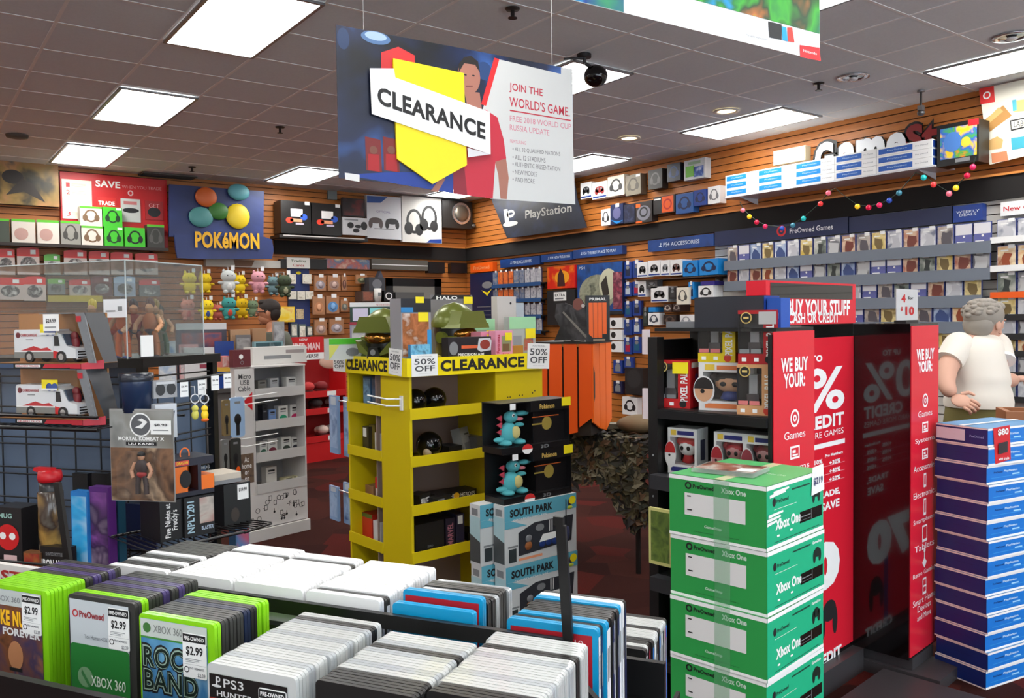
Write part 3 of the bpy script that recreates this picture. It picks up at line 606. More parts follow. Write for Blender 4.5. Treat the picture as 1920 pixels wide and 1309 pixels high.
for k, (ya, yb) in enumerate(((500, 525), (536, 556), (568, 588), (598, 618))):
    pl = [(900+27*0, ya)]
    z = R.hit(970, yb+8-2*k, -0.1)[1]; z1 = R.hit(970, ya+6-2*k, -0.1)[1]; xa, xb = R.hit(928, 520, -0.1)[0], R.hit(1020, 510, -0.1)[0]
    ledge('case_shelf', 'narrow game shelf near the far corner, %s from the top' % ORD[k], R, xa, xb, z, 0.16, DARK, M((40, 80, 130), .4))
    n = 9; w = (xb-xa)/n
    for i in range(n):
        m = MB(); c = [[(200, 60, 30), (220, 120, 60), (150, 40, 30)], [(150, 150, 160), (190, 190, 195), (90, 90, 110)], [(60, 80, 120), (120, 130, 150), (170, 150, 130)]][(0 if 1 <= i < 4 else 1 if i > 5 else 2)]
        m.box(-w*.47, 0, 0, w*.47, 0.015, z1-z, NAVY); m.rect(-w*.45, 0.003, w*.45, z1-z-.012, -E_, art(c, 18)); m.rect(0, z1-z-0.02, w*.3, z1-z+0.01, -2*E_, WHITE)
        solo('game_case', m, 'tiny game case, %s from left, %s narrow shelf by the far corner' % (ORD[i], ORD[k]), 'game case', R.w(xa+w*(i+.5), -0.14, z+.0005), R.rz, 'game cases by the far corner')
on((1026, 499, 1078, 541), -0.1, 0.06, 'poster', 'red and orange game poster with a dark rider on the right wall', 'poster', body=RED,
   deco=lambda m, w, h: (m.rect(-w*.49, h*.01, w*.49, h*.99, -E_, art([(190, 20, 14), (214, 40, 16), (240, 150, 20)], 5)), m.disc(w*.05, h*.5, w*.26, -2*E_, M((240, 160, 30), .4), h*.3), m.prism([(-w*.12, h*.1), (w*.16, h*.1), (w*.12, h*.6), (0, h*.9), (-w*.1, h*.6)], -4*E_, -3*E_, M((60, 16, 12), .5))))
on((1026, 544, 1078, 610), -0.1, 0.06, 'poster', 'black poster with a white lettered square below the red poster', 'poster', body=DARK, deco=lambda m, w, h: (m.rect(-w*.25, h*.7, w*.2, h*.95, -E_, PAPER), m.text('EXTRA', -w*.02, h*.86, w*.36, h*.08, -2*E_, INK, .02), m.rect(-w*.2, h*.74, w*.1, h*.78, -2*E_, GREY)))
on((1082, 493, 1168, 590), -0.1, 0.06, 'poster', 'large game poster with a pale grey armoured beast on blue', 'poster', body=NAVY,
   deco=lambda m, w, h: (m.rect(-w*.49, h*.01, w*.49, h*.99, -E_, art([(22, 40, 90), (30, 80, 150), (24, 34, 60)], 3)), m.disc(-w*.05, h*.42, w*.4, -2*E_, art([(60, 66, 58), (150, 152, 130), (110, 112, 96)], 9), h*.36),
     m.disc(w*.2, h*.58, w*.2, -3*E_, M((190, 190, 164), .5), h*.3), m.prism([(w*.1, h*.3), (w*.22, h*.4), (w*.16, h*.75), (w*.04, h*.6)], -5*E_, -4*E_, M((44, 40, 34), .5)), m.rect(w*.3, h*.1, w*.49, h*.8, -4*E_, art([(170, 70, 90), (90, 40, 60), (200, 120, 130)], 9)), m.rect(-w*.49, 0, w*.49, h*.06, -5*E_, DARK), m.text('PS4', -w*.38, h*.93, w*.14, h*.05, -2*E_, WHITE)))
for k, (a, b) in enumerate(((596, 616), (618, 638), (640, 660))):
    on((1139, a, 1167, b), -0.1, 0.06, 'console_box', 'white boxed item, %s of the stack of three under the grey beast poster' % ['topmost', 'middle one', 'lowest'][k], 'box', 'white boxes under the poster', body=WHITE, deco=lambda m, w, h: (m.disc(-w*.1, h*.5, w*.16, -E_, DARK, h*.3), m.rect(-w*.45, h*.1, -w*.4, h*.9, -E_, GREY)))
lvl = ['top', 'second', 'third', 'fourth', 'lowest']
for k, (a, b) in enumerate(((491, 522), (530, 556), (566, 594), (600, 628), (634, 664))):
    for i, (xa, xb) in enumerate(((1170, 1184), (1186, 1202))):
        on((xa, a-2*i, xb, b-2*i), -0.075, 0.04, 'blister_pack', 'blue hanging accessory pack on the %s level, %s column' % (lvl[k], ('left', 'right')[i]), 'pack', 'blue accessory packs in two columns', body=BLU, deco=d_hang(M([(30, 40, 70), (190, 200, 210), (24, 90, 120), (30, 60, 110), (170, 30, 60)][(k+i*3) % 5], .4)))
    xa, z = R.hit(1186, a-2, -0.075); m = MB()
    for x in (R.hit(1177, a, -0.075)[0], R.hit(1194, a-2, -0.075)[0]): m.cyl((x, -0.11, z+.016), (x, -0.0186, z+.016), .004, CHROME)
    solo('peg_hook', m, 'pair of metal hooks for the blue packs, %s level' % lvl[k], 'hook', R.o, R.rz, 'hooks for blue packs')
O4, S4 = (1160, 460), 5.95
pk = [((208, 188, 322, 358), WHITE, d_pad(DARK, BLU), 'white controller box with a black pad, first of the middle row'), ((330, 170, 462, 345), WHITE, d_pad(M((60, 60, 62), .4), BLU), 'white controller box with a grey pad, second of the middle row'),
      ((470, 165, 568, 340), WHITE, d_pad(M((140, 142, 146), .4), BLU), 'white controller box with a silver pad, third of the middle row'), ((576, 160, 708, 335), WHITE, d_pad(M((86, 48, 44), .4), BLU), 'white controller box with a brown pad, fourth of the middle row'),
      ((716, 170, 880, 345), SKY, d_head(NAVY), 'bright blue headset pack left of another one'), ((900, 150, 1110, 330), SKY, d_head(NAVY), 'bright blue headset pack with a deep side, right end of the middle row'),
      ((215, 400, 302, 575), WHITE, d_pad(DARK, BLU), 'narrow white controller box below the middle row'), ((308, 390, 430, 480), M((70, 72, 74), .4), d_pad(GREY, None), 'grey pad in a dark pack behind two white boxes'), ((360, 460, 548, 635), WHITE, d_pad(M((40, 40, 42), .4), BLU), 'wide white box with two pads below the middle row'),
      ((560, 470, 640, 600), DARK, d_hang(M((60, 60, 62), .4), GREY), 'dark hanging pack right of the wide white box'), ((780, 410, 840, 600), SKY, d_hang(NAVY), 'blue hanging pack behind the tilted cream box'), ((890, 450, 1055, 590), WHITE, d_head(DARK), 'white headset box standing above the dark long box'),
      ((915, 400, 1070, 445), M((50, 40, 130), .4), None, 'purple pack top behind the white headset box'), ((335, 690, 410, 745), SKY, None, 'small blue pack behind the upright white headset box'), ((330, 755, 455, 890), WHITE, d_head(M((60, 66, 80), .4)), 'upright white headset box above the black shelf'),
      ((500, 655, 590, 745), M((60, 40, 36), .4), d_head(M((190, 180, 170), .4)), 'brown headset hanging right of the blue pack, upper'), ((600, 650, 690, 740), M((52, 36, 34), .4), d_head(M((150, 140, 132), .4)), 'brown headset hanging, second from left'), ((500, 775, 640, 880), M((40, 30, 28), .4), d_head(M((90, 74, 66), .4)), 'dark headset pack hanging lower behind the shelf'), ((684, 775, 820, 900), WHITE, d_head(M((150, 152, 158), .4)), 'white earphone box with a blue top edge'), ((270, 700, 325, 900), M((34, 44, 44), .4), d_hang(M((50, 64, 60), .4), GREY), 'dark green hanging pack beside the blue packs')]
for r, body, dc, lb in pk: carton(R, zr(O4, S4, r), -0.18, 0.16 if r[0] > 330 else 0.09, 'accessory_box', lb, 'box', 'accessory boxes on the right wall', body, None, dc)
r = zr(O4, S4, (655, 470, 770, 660)); carton(R, r, -0.26, 0.05, 'accessory_box', 'cream headset pack hanging askew in front of a blue pack', 'box', None, CREAM, None, d_head(M((80, 76, 70), .4)), tilt=12)
ledge('accessory_shelf', 'dark shelf under the middle row of controller boxes', R, R.hit(1195, 520, -.18)[0], R.hit(1350, 515, -.18)[0], R.hit(1270, 518, -.18)[1]-.016, 0.2, M((70, 52, 40), .5))
# lower goods seen between the crate and the black shelf
on((1172, 690, 1205, 740), -0.13, 0.11, 'accessory_box', 'dark gaming chair back hung low on the right wall', 'box', body=DARK, deco=lambda m, w, h: m.disc(0, h*.6, w*.4, -E_, M((44, 44, 46), .5), h*.35))
on((1167, 745, 1195, 778), -0.1, 0.08, 'accessory_box', 'white headset box low on the right wall above the camouflage net', 'box', body=WHITE, deco=d_head(DARK))
for k, (r, c) in enumerate((((1150, 676, 1167, 700), BLU), ((1170, 670, 1186, 690), BLU), ((1150, 715, 1167, 738), NAVY))):
    on(r, -0.075, 0.04, 'blister_pack', ['small blue pack low beside the orange crate', 'small blue pack low, right of its twin beside the crate', 'small navy pack low beside the crate'][k], 'pack', body=c, deco=d_hang(GREY))
# ---------------------------------------------------------------- game shelves
PALS = [[(90, 84, 90), (190, 180, 170), (150, 110, 80)], [(170, 60, 40), (220, 190, 160), (120, 60, 50)], [(60, 80, 130), (160, 180, 210), (220, 220, 220)], [(200, 170, 70), (230, 210, 150), (120, 100, 60)],
        [(50, 56, 54), (120, 130, 120), (200, 200, 190)], [(30, 34, 40), (110, 110, 114), (190, 190, 190)], [(190, 190, 195), (220, 220, 222), (120, 124, 140)], [(230, 150, 60), (240, 220, 180), (150, 70, 40)]]
PNAME = ['mixed brown', 'reddish', 'pale blue', 'golden', 'greenish grey', 'dark grey', 'silvery', 'orange']
LIPM = M((112, 120, 132), 0.4); SHM = M((100, 106, 116), 0.45); LAV = M((96, 100, 160), 0.4)
def gamecase(w, h, kind, dep=0.014):
    m = MB(); m.box(-w/2, 0, 0, w/2, dep, h, M((70, 84, 150), .3))
    if kind < 0:
        m.rect(-w*.47, h*.45, w*.47, h*.97, -E_, M((222, 220, 224), .4)); m.rect(-w*.47, h*.03, w*.47, h*.45, -E_, LAV); m.rect(-w*.4, h*.08, w*.1, h*.13, -2*E_, PAPER); m.disc(w*.02, h*.36, w*.07, -2*E_, PAPER)
    else:
        m.rect(-w*.47, h*.03, w*.47, h*.97, -E_, art(PALS[kind], 9, 0.3, 0.5, detail=2.0)); r_ = random.Random(kind); m.quad([(w*(r_.uniform(.1, .42) if j < 3 else -r_.uniform(.1, .42)), -1.5*E_, h*zz) for j, zz in enumerate((.06, .3, .6, .68, .36, .1))], M(PALS[kind][2 if kind % 2 else 0], .4)); m.rect(-w*.3, h*.74, w*.1, h*.8, -1.5*E_, PAPER); m.rect(w*.08, h*.86, w*.42, h*1.04, -2*E_, PAPER)
    return m
PROTO = {}
def caserow(F, xa, xb, z, n, kinds, where, group, y=-0.115, w=None, h=0.172, shelf=True):
    w = w or (xb-xa)/n
    for i in range(n):
        k = kinds[i % len(kinds)]; key = (k, round(w, 4), h)
        lab = '%s game case, %s from left %s' % ('white and lavender' if k < 0 else PNAME[k]+' cover', ORD[i], where)
        loc = F.w(xa+(i+.5)*(xb-xa)/n, y, z+0.0006)
        if key not in PROTO: PROTO[key] = solo('game_case', gamecase(w*.93, h, k), lab, 'game case', loc, F.rz, group)
        else: copy_tree(PROTO[key], lab, loc, F.rz, group)
Y1 = -0.115
def rowpx(pa, pb): a, b = R.hit(*pa, Y1), R.hit(*pb, Y1); return a[0], b[0], (a[1]+b[1])/2
rnd = random.Random(5)
for nm, pa, pb, kinds, txt in (('top', (1363, 494), (1860, 452), [0, -1, 2, 3, 2, 6, 3, 4, 5, 1, 0, 3, 6, 1, 6, 0, -1, -1, 6, 7, 3, 2], 'top'), ('second', (1363, 532), (1858, 503), [1, 6, 1, 7, 6, 2, -1, 5, 4, 2, 5, -1, -1, 1, 4, 3, 1, 5, 6, -1, 2], 'second'),
                               ('third', (1560, 566), (1842, 553), [1, 6, -1, 0, 4, -1, 1, 6, 3, 3], 'third'), ('fourth', (1590, 606), (1820, 606), [-1, 0, 3, 6, 0, 2, 7, 6, 3], 'fourth'), ('fifth', (1758, 655), (1835, 655), [3, 2, 3], 'fifth'), ('sixth', (1758, 698), (1835, 702), [6, 0, 4], 'sixth')):
    xa, xb, z = rowpx(pa, pb); n = max(2, round((xb-xa)/0.152))
    ledge('case_shelf', 'long grey game shelf on the right wall, %s from the top' % nm, R, xa-.01, xb+.01, z, 0.15, SHM, LIPM, liph=.075)
    caserow(R, xa, xb, z, n, kinds, 'on the %s long grey shelf' % txt, 'game cases on the long grey shelves', h=0.17)
for k, (yb, hh, c) in enumerate(((446, .15, [6, 6]), (500, .17, [7, 7, 6]), (550, .17, [4, 5, 3]), (592, .15, [3, 6]), (628, .16, [6, 5]), (660, .12, [3, 7]), (700, .16, [6, 5]), (745, .17, [4, 6]))):
    xa = R.hit(1868, yb, Y1)[0]; z = R.hit(1895, yb, Y1)[1]; xb = xa+0.62
    ledge('case_shelf', 'right-edge game shelf with a pale front lip, %s from the top' % ORD[k], R, xa-.03, xb, z, 0.15, DARK, [PAPER, PAPER, ORG, DARK, DARK, DARK, DARK, DARK][k], liph=.025)
    caserow(R, xa, xb, z, 4, c, 'on the %s right-edge shelf' % ORD[k], 'game cases at the right edge', h=hh)
# ---------------------------------------------------------------- back wall goods
B = BW
def bon(r, y, dep, name, lab, cat, grp=None, **k): return carton(B, r, y, dep, name, lab, cat, grp, **k)
# left: posters and boards
bon((-60, 300, 110, 383), -0.14, 0.11, 'wall_poster', 'dark fantasy picture poster at the far left of the back wall', 'poster', body=DARK,
    deco=lambda m, w, h: (m.rect(-w*.5, 0, w*.5, h, -E_, art([(30, 32, 26), (70, 60, 36), (150, 120, 60), (180, 130, 80), (90, 84, 76)], 3.2, .4)), m.prism([(-w*.1, h*.2), (w*.08, h*.6), (w*.2, h*.5), (w*.34, h*.08), (w*.1, h*.3)], -3*E_, -2*E_, M((52, 44, 38), .5)), m.disc(-w*.02, h*.62, w*.12, -2*E_, M((44, 38, 34), .5), h*.16)))
q = Z(B, 0, 270, 5.69, -0.12)
x0, z1 = B.hit(112, 321, -0.12); x1 = B.hit(314, 400, -0.12)[0]; z0 = B.hit(200, 462, -0.12)[1]; cx = (x0+x1)/2; q.c = (cx, z0)
t = thing('sale_board', 'large red savings board with white lettering on the back wall', 'board', B.w(cx, -0.12, z0), 0)
m = MB(); m.box(x0-cx, 0, 0, x1-cx, 0.1, z1-z0, M((196, 26, 30), .4))
q.text(m, "SAVE", (1018, 418), (1282, 440), 72, -E_, PAPER, .03); q.text(m, "WHEN YOU TRADE", (1300, 455), (1722, 480), 32, -E_, M((220, 150, 150), .5)); q.ring(m, (1392, 525), 30, 14, -E_, M((225, 190, 190), .5))
part('board', m, t)
def card(a, b, mat, lb, f=None):
    (xa, za), (xb, zb) = q(*a), q(*b); m = MB(); m.box(xa, -.012, zb, xb, -.0005, za, mat)
    if f: f(m, xa, zb, xb, za)
    part('card', m, t, lb)
card((655, 372), (985, 810), M((232, 226, 208), .5), 'tall white numbered card', lambda m, a, b, c, d: [(m.text(str(k+1), a+(c-a)*.2, b+(d-b)*(.86, .67, .12)[k], .04, .05, -.0135, RED), [m.rect(a+(c-a)*.32, b+(d-b)*((.86, .67, .12)[k]+j), c-(c-a)*.2, b+(d-b)*((.86, .67, .12)[k]+j+.012), -.0135, M((190, 180, 160), .5)) for j in (-.03, .0, .03)]) for k in range(3)])
card((1030, 565), (1240, 740), M((205, 40, 36), .4), 'red card with a white headline', lambda m, a, b, c, d: m.text('TRADE', (a+c)/2, b+(d-b)*.62, (c-a)*.85, .05, -.0135, PAPER, .03))
card((1285, 580), (1500, 840), M((200, 200, 198), .5), 'grey card with a dark console', lambda m, a, b, c, d: (m.disc((a+c)/2, (b+d)/2, (c-a)*.42, -.0135, DARK, .03), m.rect(a+.03, d-.07, c-.04, d-.03, -.0135, M((200, 120, 120), .5))))
card((1545, 605), (1738, 815), M((170, 36, 40), .4), 'red card with dark devices', lambda m, a, b, c, d: (m.disc((a+c)/2, b+(d-b)*.4, (c-a)*.36, -.0135, DARK, .06), m.text('GET', (a+c)/2, b+(d-b)*.75, (c-a)*.6, .05, -.0135, M((225, 170, 170), .5))))
# ledge with boxed headsets
xa, xb = B.hit(-60, 468, -.3)[0], B.hit(316, 468, -.3)[0]; zl = B.hit(150, 461, -.3)[1]
ledge('box_ledge', 'dark ledge under the row of green and white headset boxes', B, xa, xb, zl, 0.3, M((58, 46, 40), .5), M((48, 38, 34), .5), liph=.012)
gtop = lambda f: (lambda m, w, h: (m.rect(-w*.5, h*.9, w*.5, h, -E_, M((90, 190, 40), .4)), f and f(m, w, h)))
GB = M((64, 190, 40), .4); WB = M((224, 214, 202), .5)
hb_ = [((-45, 412, 18, 458), M((70, 78, 66), .4), gtop(None), 'dark green topped box at the far left of the ledge', 0), ((22, 410, 66, 456), WB, gtop(lambda m, w, h: m.disc(-w*.1, h*.4, w*.3, -2*E_, M((190, 150, 140), .4), h*.25)), 'white box with a green top, left of its twin on the ledge', 0),
  ((70, 411, 111, 457), WB, gtop(lambda m, w, h: m.disc(-w*.1, h*.4, w*.3, -2*E_, M((190, 150, 140), .4), h*.25)), 'white box with a green top, right of its twin on the ledge', 0), ((114, 413, 151, 459), M((150, 148, 140), .4), gtop(d_head(M((70, 68, 64), .4))), 'grey headset box with a green top on the ledge', 0),
  ((153, 423, 193, 461), WB, gtop(d_head(M((120, 92, 66), .4))), 'white and tan headset box, lower of two on the ledge', 0), ((150, 385, 191, 421.5), WB, gtop(d_head(M((120, 92, 66), .4))), 'white and tan headset box, upper of two on the ledge', 1),
  ((196, 424, 231, 462), GB, d_head(M((20, 60, 26), .4), WHITE), 'bright green headset box, lower of two on the ledge', 0), ((193, 386, 229, 422.5), GB, d_head(M((20, 60, 26), .4), WHITE), 'bright green headset box, upper of two on the ledge', 1), ((234, 424, 272, 462), GB, d_head(M((14, 24, 16), .4)), 'bright green headset box on its own, right of the stacks', 0),
  ((276, 418, 308, 463), M((56, 56, 52), .4), gtop(d_head(M((84, 84, 80), .4))), 'dark grey box with a green top at the right end of the ledge', 0)]
tops = {}
for r, body, dc, lb, up in hb_:
    x0, a, x1, b = B.rect(r, -.29); h = b-a; k = 'L' if r[0] < 193 and r[0] > 145 else 'R'
    z = tops[k]+.0005 if up else zl+.0005
    o = carton(B, r, -.29, .14, 'headset_box', lb, 'box', 'green and white boxes on the ledge', body, None, dc, z, z+h)
    if not up and lb.find('lower') > 0: tops['L' if 'white and tan' in lb else 'R'] = z+h
# red-topped hanging bags in two rows
def bag(r, topc, body, lb, y=-.2):
    def f(m, w, h): m.disc(0, h*.38, w*.36, -2*E_, art([(150, 140, 136), (60, 56, 54), (210, 205, 200)], 14), h*.26)
    x0, a, x1, b = B.rect(r, y); w, h = x1-x0, b-a; m = MB()
    m.prism([(-w/2, 0), (w/2, 0), (w/2, h*.66), (-w/2, h*.66)], 0, .05, body); m.prism([(-w/2, h*.66), (w/2, h*.66), (w*.5, h*.95), (w*.2, h), (-w*.3, h*.98), (-w*.5, h*.92)], 0.004, .046, topc); f(m, w, h)
    m.cyl((0, .02, h*.9), (0, -y-.0186, h*.9), .004, CHROME); m.rect(w*.1, h*.74, w*.34, h*.9, -E_+.004, PAPER)
    return solo('hanging_bag', m, lb, 'bag', B.w((x0+x1)/2, y, a), 0, 'red topped bags hanging on the left')
RB = M((210, 40, 34), .3); SB = M((196, 180, 172), .25)
for k, r in enumerate(((-6, 466, 28, 515), (32, 463, 74, 515), (83, 476, 113, 515), (120, 468, 163, 515), (167, 470, 205, 515), (208, 472, 249, 515), (254, 474, 296, 515))):
    bag(r, M((90, 170, 60), .3) if k == 2 else RB, M((170, 172, 160), .25) if k == 2 else SB, '%s hanging bag, %s from the left of the row behind the clear case top' % ('green topped' if k == 2 else 'red topped', ORD[k]))
for k, (r, tc, bc2) in enumerate((((-6, 520, 44, 562), RB, SB), ((44, 518, 86, 564), RB, SB), ((90, 522, 122, 552), M((120, 180, 70), .3), GREY), ((130, 524, 170, 556), RB, SB), ((172, 518, 210, 556), M((110, 24, 22), .3), M((90, 20, 20), .25)), ((214, 518, 254, 556), M((160, 180, 205), .3), M((150, 160, 180), .25)), ((262, 524, 300, 556), RB, M((110, 106, 104), .25)))):
    bag(r, tc, bc2, '%s hanging bag, %s from the left of the lower bag row' % (['red topped', 'red topped', 'green topped', 'red topped', 'dark red', 'pale blue', 'red and grey'][k], ORD[k]), y=-.24)
bon((90, 554, 192, 566), -.26, .2, 'shelf_strip', 'yellow strip shelf under the lower bag row', 'shelf', body=M((205, 180, 40), .5))
# blue banner board
q = Z(B, 320, 320, 3.2, -0.3); bx = B.hit(412, 400, -.3)[0]; q.c = (bx, 0)
t = thing('banner_board', 'dark blue banner board with yellow lettering and rounded colour shapes', 'banner', B.w(bx, -.3, 0), 0)
bm_ = art([(32, 44, 88), (40, 56, 110), (54, 74, 140)], 1.6, .4)
m = MB(); m.prism([q(-6, 395), q(560, 410), q(563, 123), q(-5, 80)], 0.02, .06, bm_); part('board', m, t)
m = MB(); m.prism([q(38, 525), q(180, 532), q(605, 530), q(615, 480), q(605, 415), q(560, 398), q(20, 385), q(28, 470)], -.02, .0199, bm_); part('apron', m, t)
for x in (-.4, .4): part('bracket', MB().cyl((x, .0605, q(0, 200)[1]), (x, .2812, q(0, 200)[1]), .01, STEEL), t)
m = MB(); yl = M((238, 180, 20), .4)
q.text(m, "POKéMON", (140, 415), (525, 425), 105, -.04, M((30, 50, 110), .4), .10); q.text(m, "POKéMON", (140, 415), (525, 425), 98, -.046, yl, .035); m.box(q(300, 0)[0], -.0385, q(0, 425)[1], q(400, 0)[0], -.0205, q(0, 405)[1], M((30, 50, 110), .4)); part('lettering', m, t)
for c, r, rz, col, lb in (((210, 160), 66, 60, (206, 100, 44), 'orange rounded shape'), ((405, 130), 66, 50, (90, 160, 170), 'teal rounded shape'), ((180, 280), 74, 62, (84, 150, 150), 'grey teal rounded shape'), ((285, 245), 62, 52, (60, 120, 50), 'green rounded shape'), ((400, 275), 72, 76, (235, 205, 40), 'yellow rounded shape')):
    cx, cz = q(*c); rx = q(c[0]+r, c[1])[0]-cx; rr = q(c[0], c[1]-rz)[1]-cz
    part('shape', MB().ell((cx, -.02+.0, cz), (rx, .035, rr), M(col, .45), 20, 8), t, lb)
# signs under the band
bon((386, 487, 526, 501), -.12, .1, 'shelf_header', 'long white header strip below the blue banner', 'sign', body=M((186, 182, 174), .5), deco=lambda m, w, h: m.prism([(-w*.12, h*.1), (w*.1, h*.1), (w*.14, h*.95), (-w*.14, h*.95)], -2*E_, -E_, M((120, 86, 60), .5)))
bon((538, 483, 581, 503), -.12, .1, 'shelf_header', 'white trading cards sign above a blue panel', 'sign', body=M((214, 212, 206), .5), deco=lambda m, w, h: (m.text('Trading', 0, h*.66, w*.66, h*.28, -E_, M((60, 84, 50), .5), .02), m.text('Cards', 0, h*.28, w*.5, h*.24, -E_, M((170, 60, 60), .5), .02)))
bon((613, 486, 693, 504), -.12, .1, 'shelf_header', 'picture header strip with blue and teal art', 'sign', body=CREAM, front=art([(190, 170, 140), (80, 110, 140), (170, 90, 80), (200, 190, 170)], 6))
bon((697, 487, 802, 506), -.12, .1, 'shelf_header', 'grey header strip with a bright line', 'sign', body=M((88, 84, 76), .5), deco=lambda m, w, h: m.rect(-w*.5, h*.42, w*.5, h*.5, -E_, WHITE))
for k, r in enumerate(((526, 486, 538, 503), (581, 486, 613, 505), (803, 492, 834, 512), (846, 494, 876, 512))): bon(r, -.115, .096, 'shelf_header', 'black blank header, %s along the back wall' % ['left of the trading cards sign', 'right of the trading cards sign', 'left of a wood gap', 'nearest the far corner'][k], 'sign', body=BLACK)
# boxes on top of the band
zt = ZB1+.0185
bon((527, 377, 583, 438), -.32, .26, 'mini_console_box', 'black console box with a lit picture, left of its twin on the band', 'box', 'two black console boxes', body=M((22, 20, 19), .35), deco=(mini := lambda m, w, h: (m.rect(-w*.18, h*.52, w*.22, h*.76, -E_, M((225, 222, 220), .4)), m.disc(-w*.22, h*.4, w*.13, -2*E_, M((214, 60, 40), .4), h*.09), m.disc(w*.26, h*.52, w*.12, -E_, M((50, 90, 190), .4), h*.1), m.rect(-w*.2, h*.36, w*.2, h*.46, -2*E_, M((225, 150, 110), .4)), m.rect(-w*.02, h*.28, w*.25, h*.33, -2*E_, M((190, 180, 210), .4)), m.rect(w*.3, h*.9, w*.46, h*1.0, -E_, PAPER))))
bon((585, 382, 640, 441), -.32, .26, 'mini_console_box', 'black console box with a lit picture, right of its twin on the band', 'box', 'two black console boxes', body=M((22, 20, 19), .35), deco=mini)
bon((524, 443.5, 690, 449), -.36, .33, 'box_ledge', 'dark ledge with a pale front line under the black console boxes', 'shelf', body=M((30, 24, 22), .5), deco=lambda m, w, h: m.rect(-w*.46, h*.6, w*.46, h*.98, -E_, M((190, 185, 180), .4)))
bon((642, 372, 684, 406), -.33, .05, 'poster', 'small dark red-lit poster above a white controllers poster', 'poster', body=M((32, 28, 30), .4), deco=d_art([(28, 26, 28), (44, 34, 36), (110, 40, 40)], 6))
bon((643, 408, 690, 441), -.33, .05, 'poster', 'small white poster showing dark controllers', 'poster', body=M((196, 196, 198), .5), deco=lambda m, w, h: [m.disc(w*a, h*b, w*.13, -E_, DARK, h*c) for a, b, c in ((-.2, .55, .17), (.1, .5, .1), (.02, .26, .12), (.34, .55, .24))]+[m.rect(-w*.44, h*.82, w*.1, h*.9, -E_, GREY)])
bon((688, 368, 752, 448), -.3, .06, 'poster', 'white poster with two dark controllers and a blue corner', 'poster', body=M((206, 208, 212), .5),
    deco=lambda m, w, h: (m.prism([(-w*.49, h*.82), (-w*.1, h*.84), (w*.1, h*.98), (-w*.49, h*.98)], -2*E_, -E_, M((50, 90, 160), .4)), [(m.disc(w*a, h*.42, w*.19, -E_, c, h*.07), m.disc(w*(a-.15), h*.34, w*.06, -2*E_, c, h*.1), m.disc(w*(a+.15), h*.34, w*.06, -2*E_, c, h*.1)) for a, c in ((-.25, M((84, 72, 70), .4)), (.23, DARK))], m.text('OFFICIAL', -w*.02, h*.63, w*.42, h*.05, -E_, M((130, 120, 160), .5)), m.rect(-w*.3, h*.22, w*.3, h*.24, -E_, GREY)))
bon((754, 370, 828, 455), -.3, .06, 'poster', 'white poster with two pairs of dark headphones', 'poster', body=M((214, 212, 206), .5),
    deco=lambda m, w, h: ([(m.ring(w*a, h*b, w*.2, w*.06, -E_, DARK, h*.27), m.disc(w*(a-.14), h*(b-.16), w*.11, -2*E_, DARK, h*.14), m.disc(w*(a+.12), h*(b-.18), w*.1, -2*E_, DARK, h*.13)) for a, b in ((-.2, .46), (.18, .56))], m.prism([(w*.1, 0.005), (w*.49, 0.005), (w*.49, h*.1), (w*.2, h*.08)], -2*E_, -E_, BLU)))
t = thing('wall_speaker', 'dark corner loudspeaker with a round metal cone', 'speaker', B.w(B.hit(858, 400, -.3)[0], -.3, B.hit(858, 428, -.3)[1]), 0)
w = B.hit(888, 400, -.3)[0]-B.hit(832, 400, -.3)[0]; h = B.hit(858, 377, -.3)[1]-B.hit(858, 428, -.3)[1]
m = MB(); m.box(-w/2, 0, 0, w/2, .27, h, M((30, 27, 25), .4)); part('cabinet', soft and m, t)
m = MB(); m.ring(w*.12, h*.55, h*.4, h*.07, -.012, CHROME, n=28); m.cyl((w*.12, 0.0, h*.55), (w*.12, -.0115, h*.55), h*.4, STEEL, n=28); cn_ = part('cone', m, t)
m = MB(); m.ell((w*.12, -.012, h*.55), (h*.3, .03, h*.3), M((120, 112, 100), .3, .7), 20, 8); part('dust_cap', m, cn_)
part('tweeter', MB().ell((w*.52, -.02, h*.12), (.035, .025, .035), M((90, 86, 80), .3, .6)), t)
bon((615, 358, 632, 374), -.06, .04, 'thermostat', 'small grey box on the slats left of the hanging poster', 'thermostat', body=M((128, 134, 132), .4), deco=lambda m, w, h: [m.rect(-w*.3, h*(.3+.2*k), w*.3, h*(.36+.2*k), -E_, GREY) for k in range(3)])
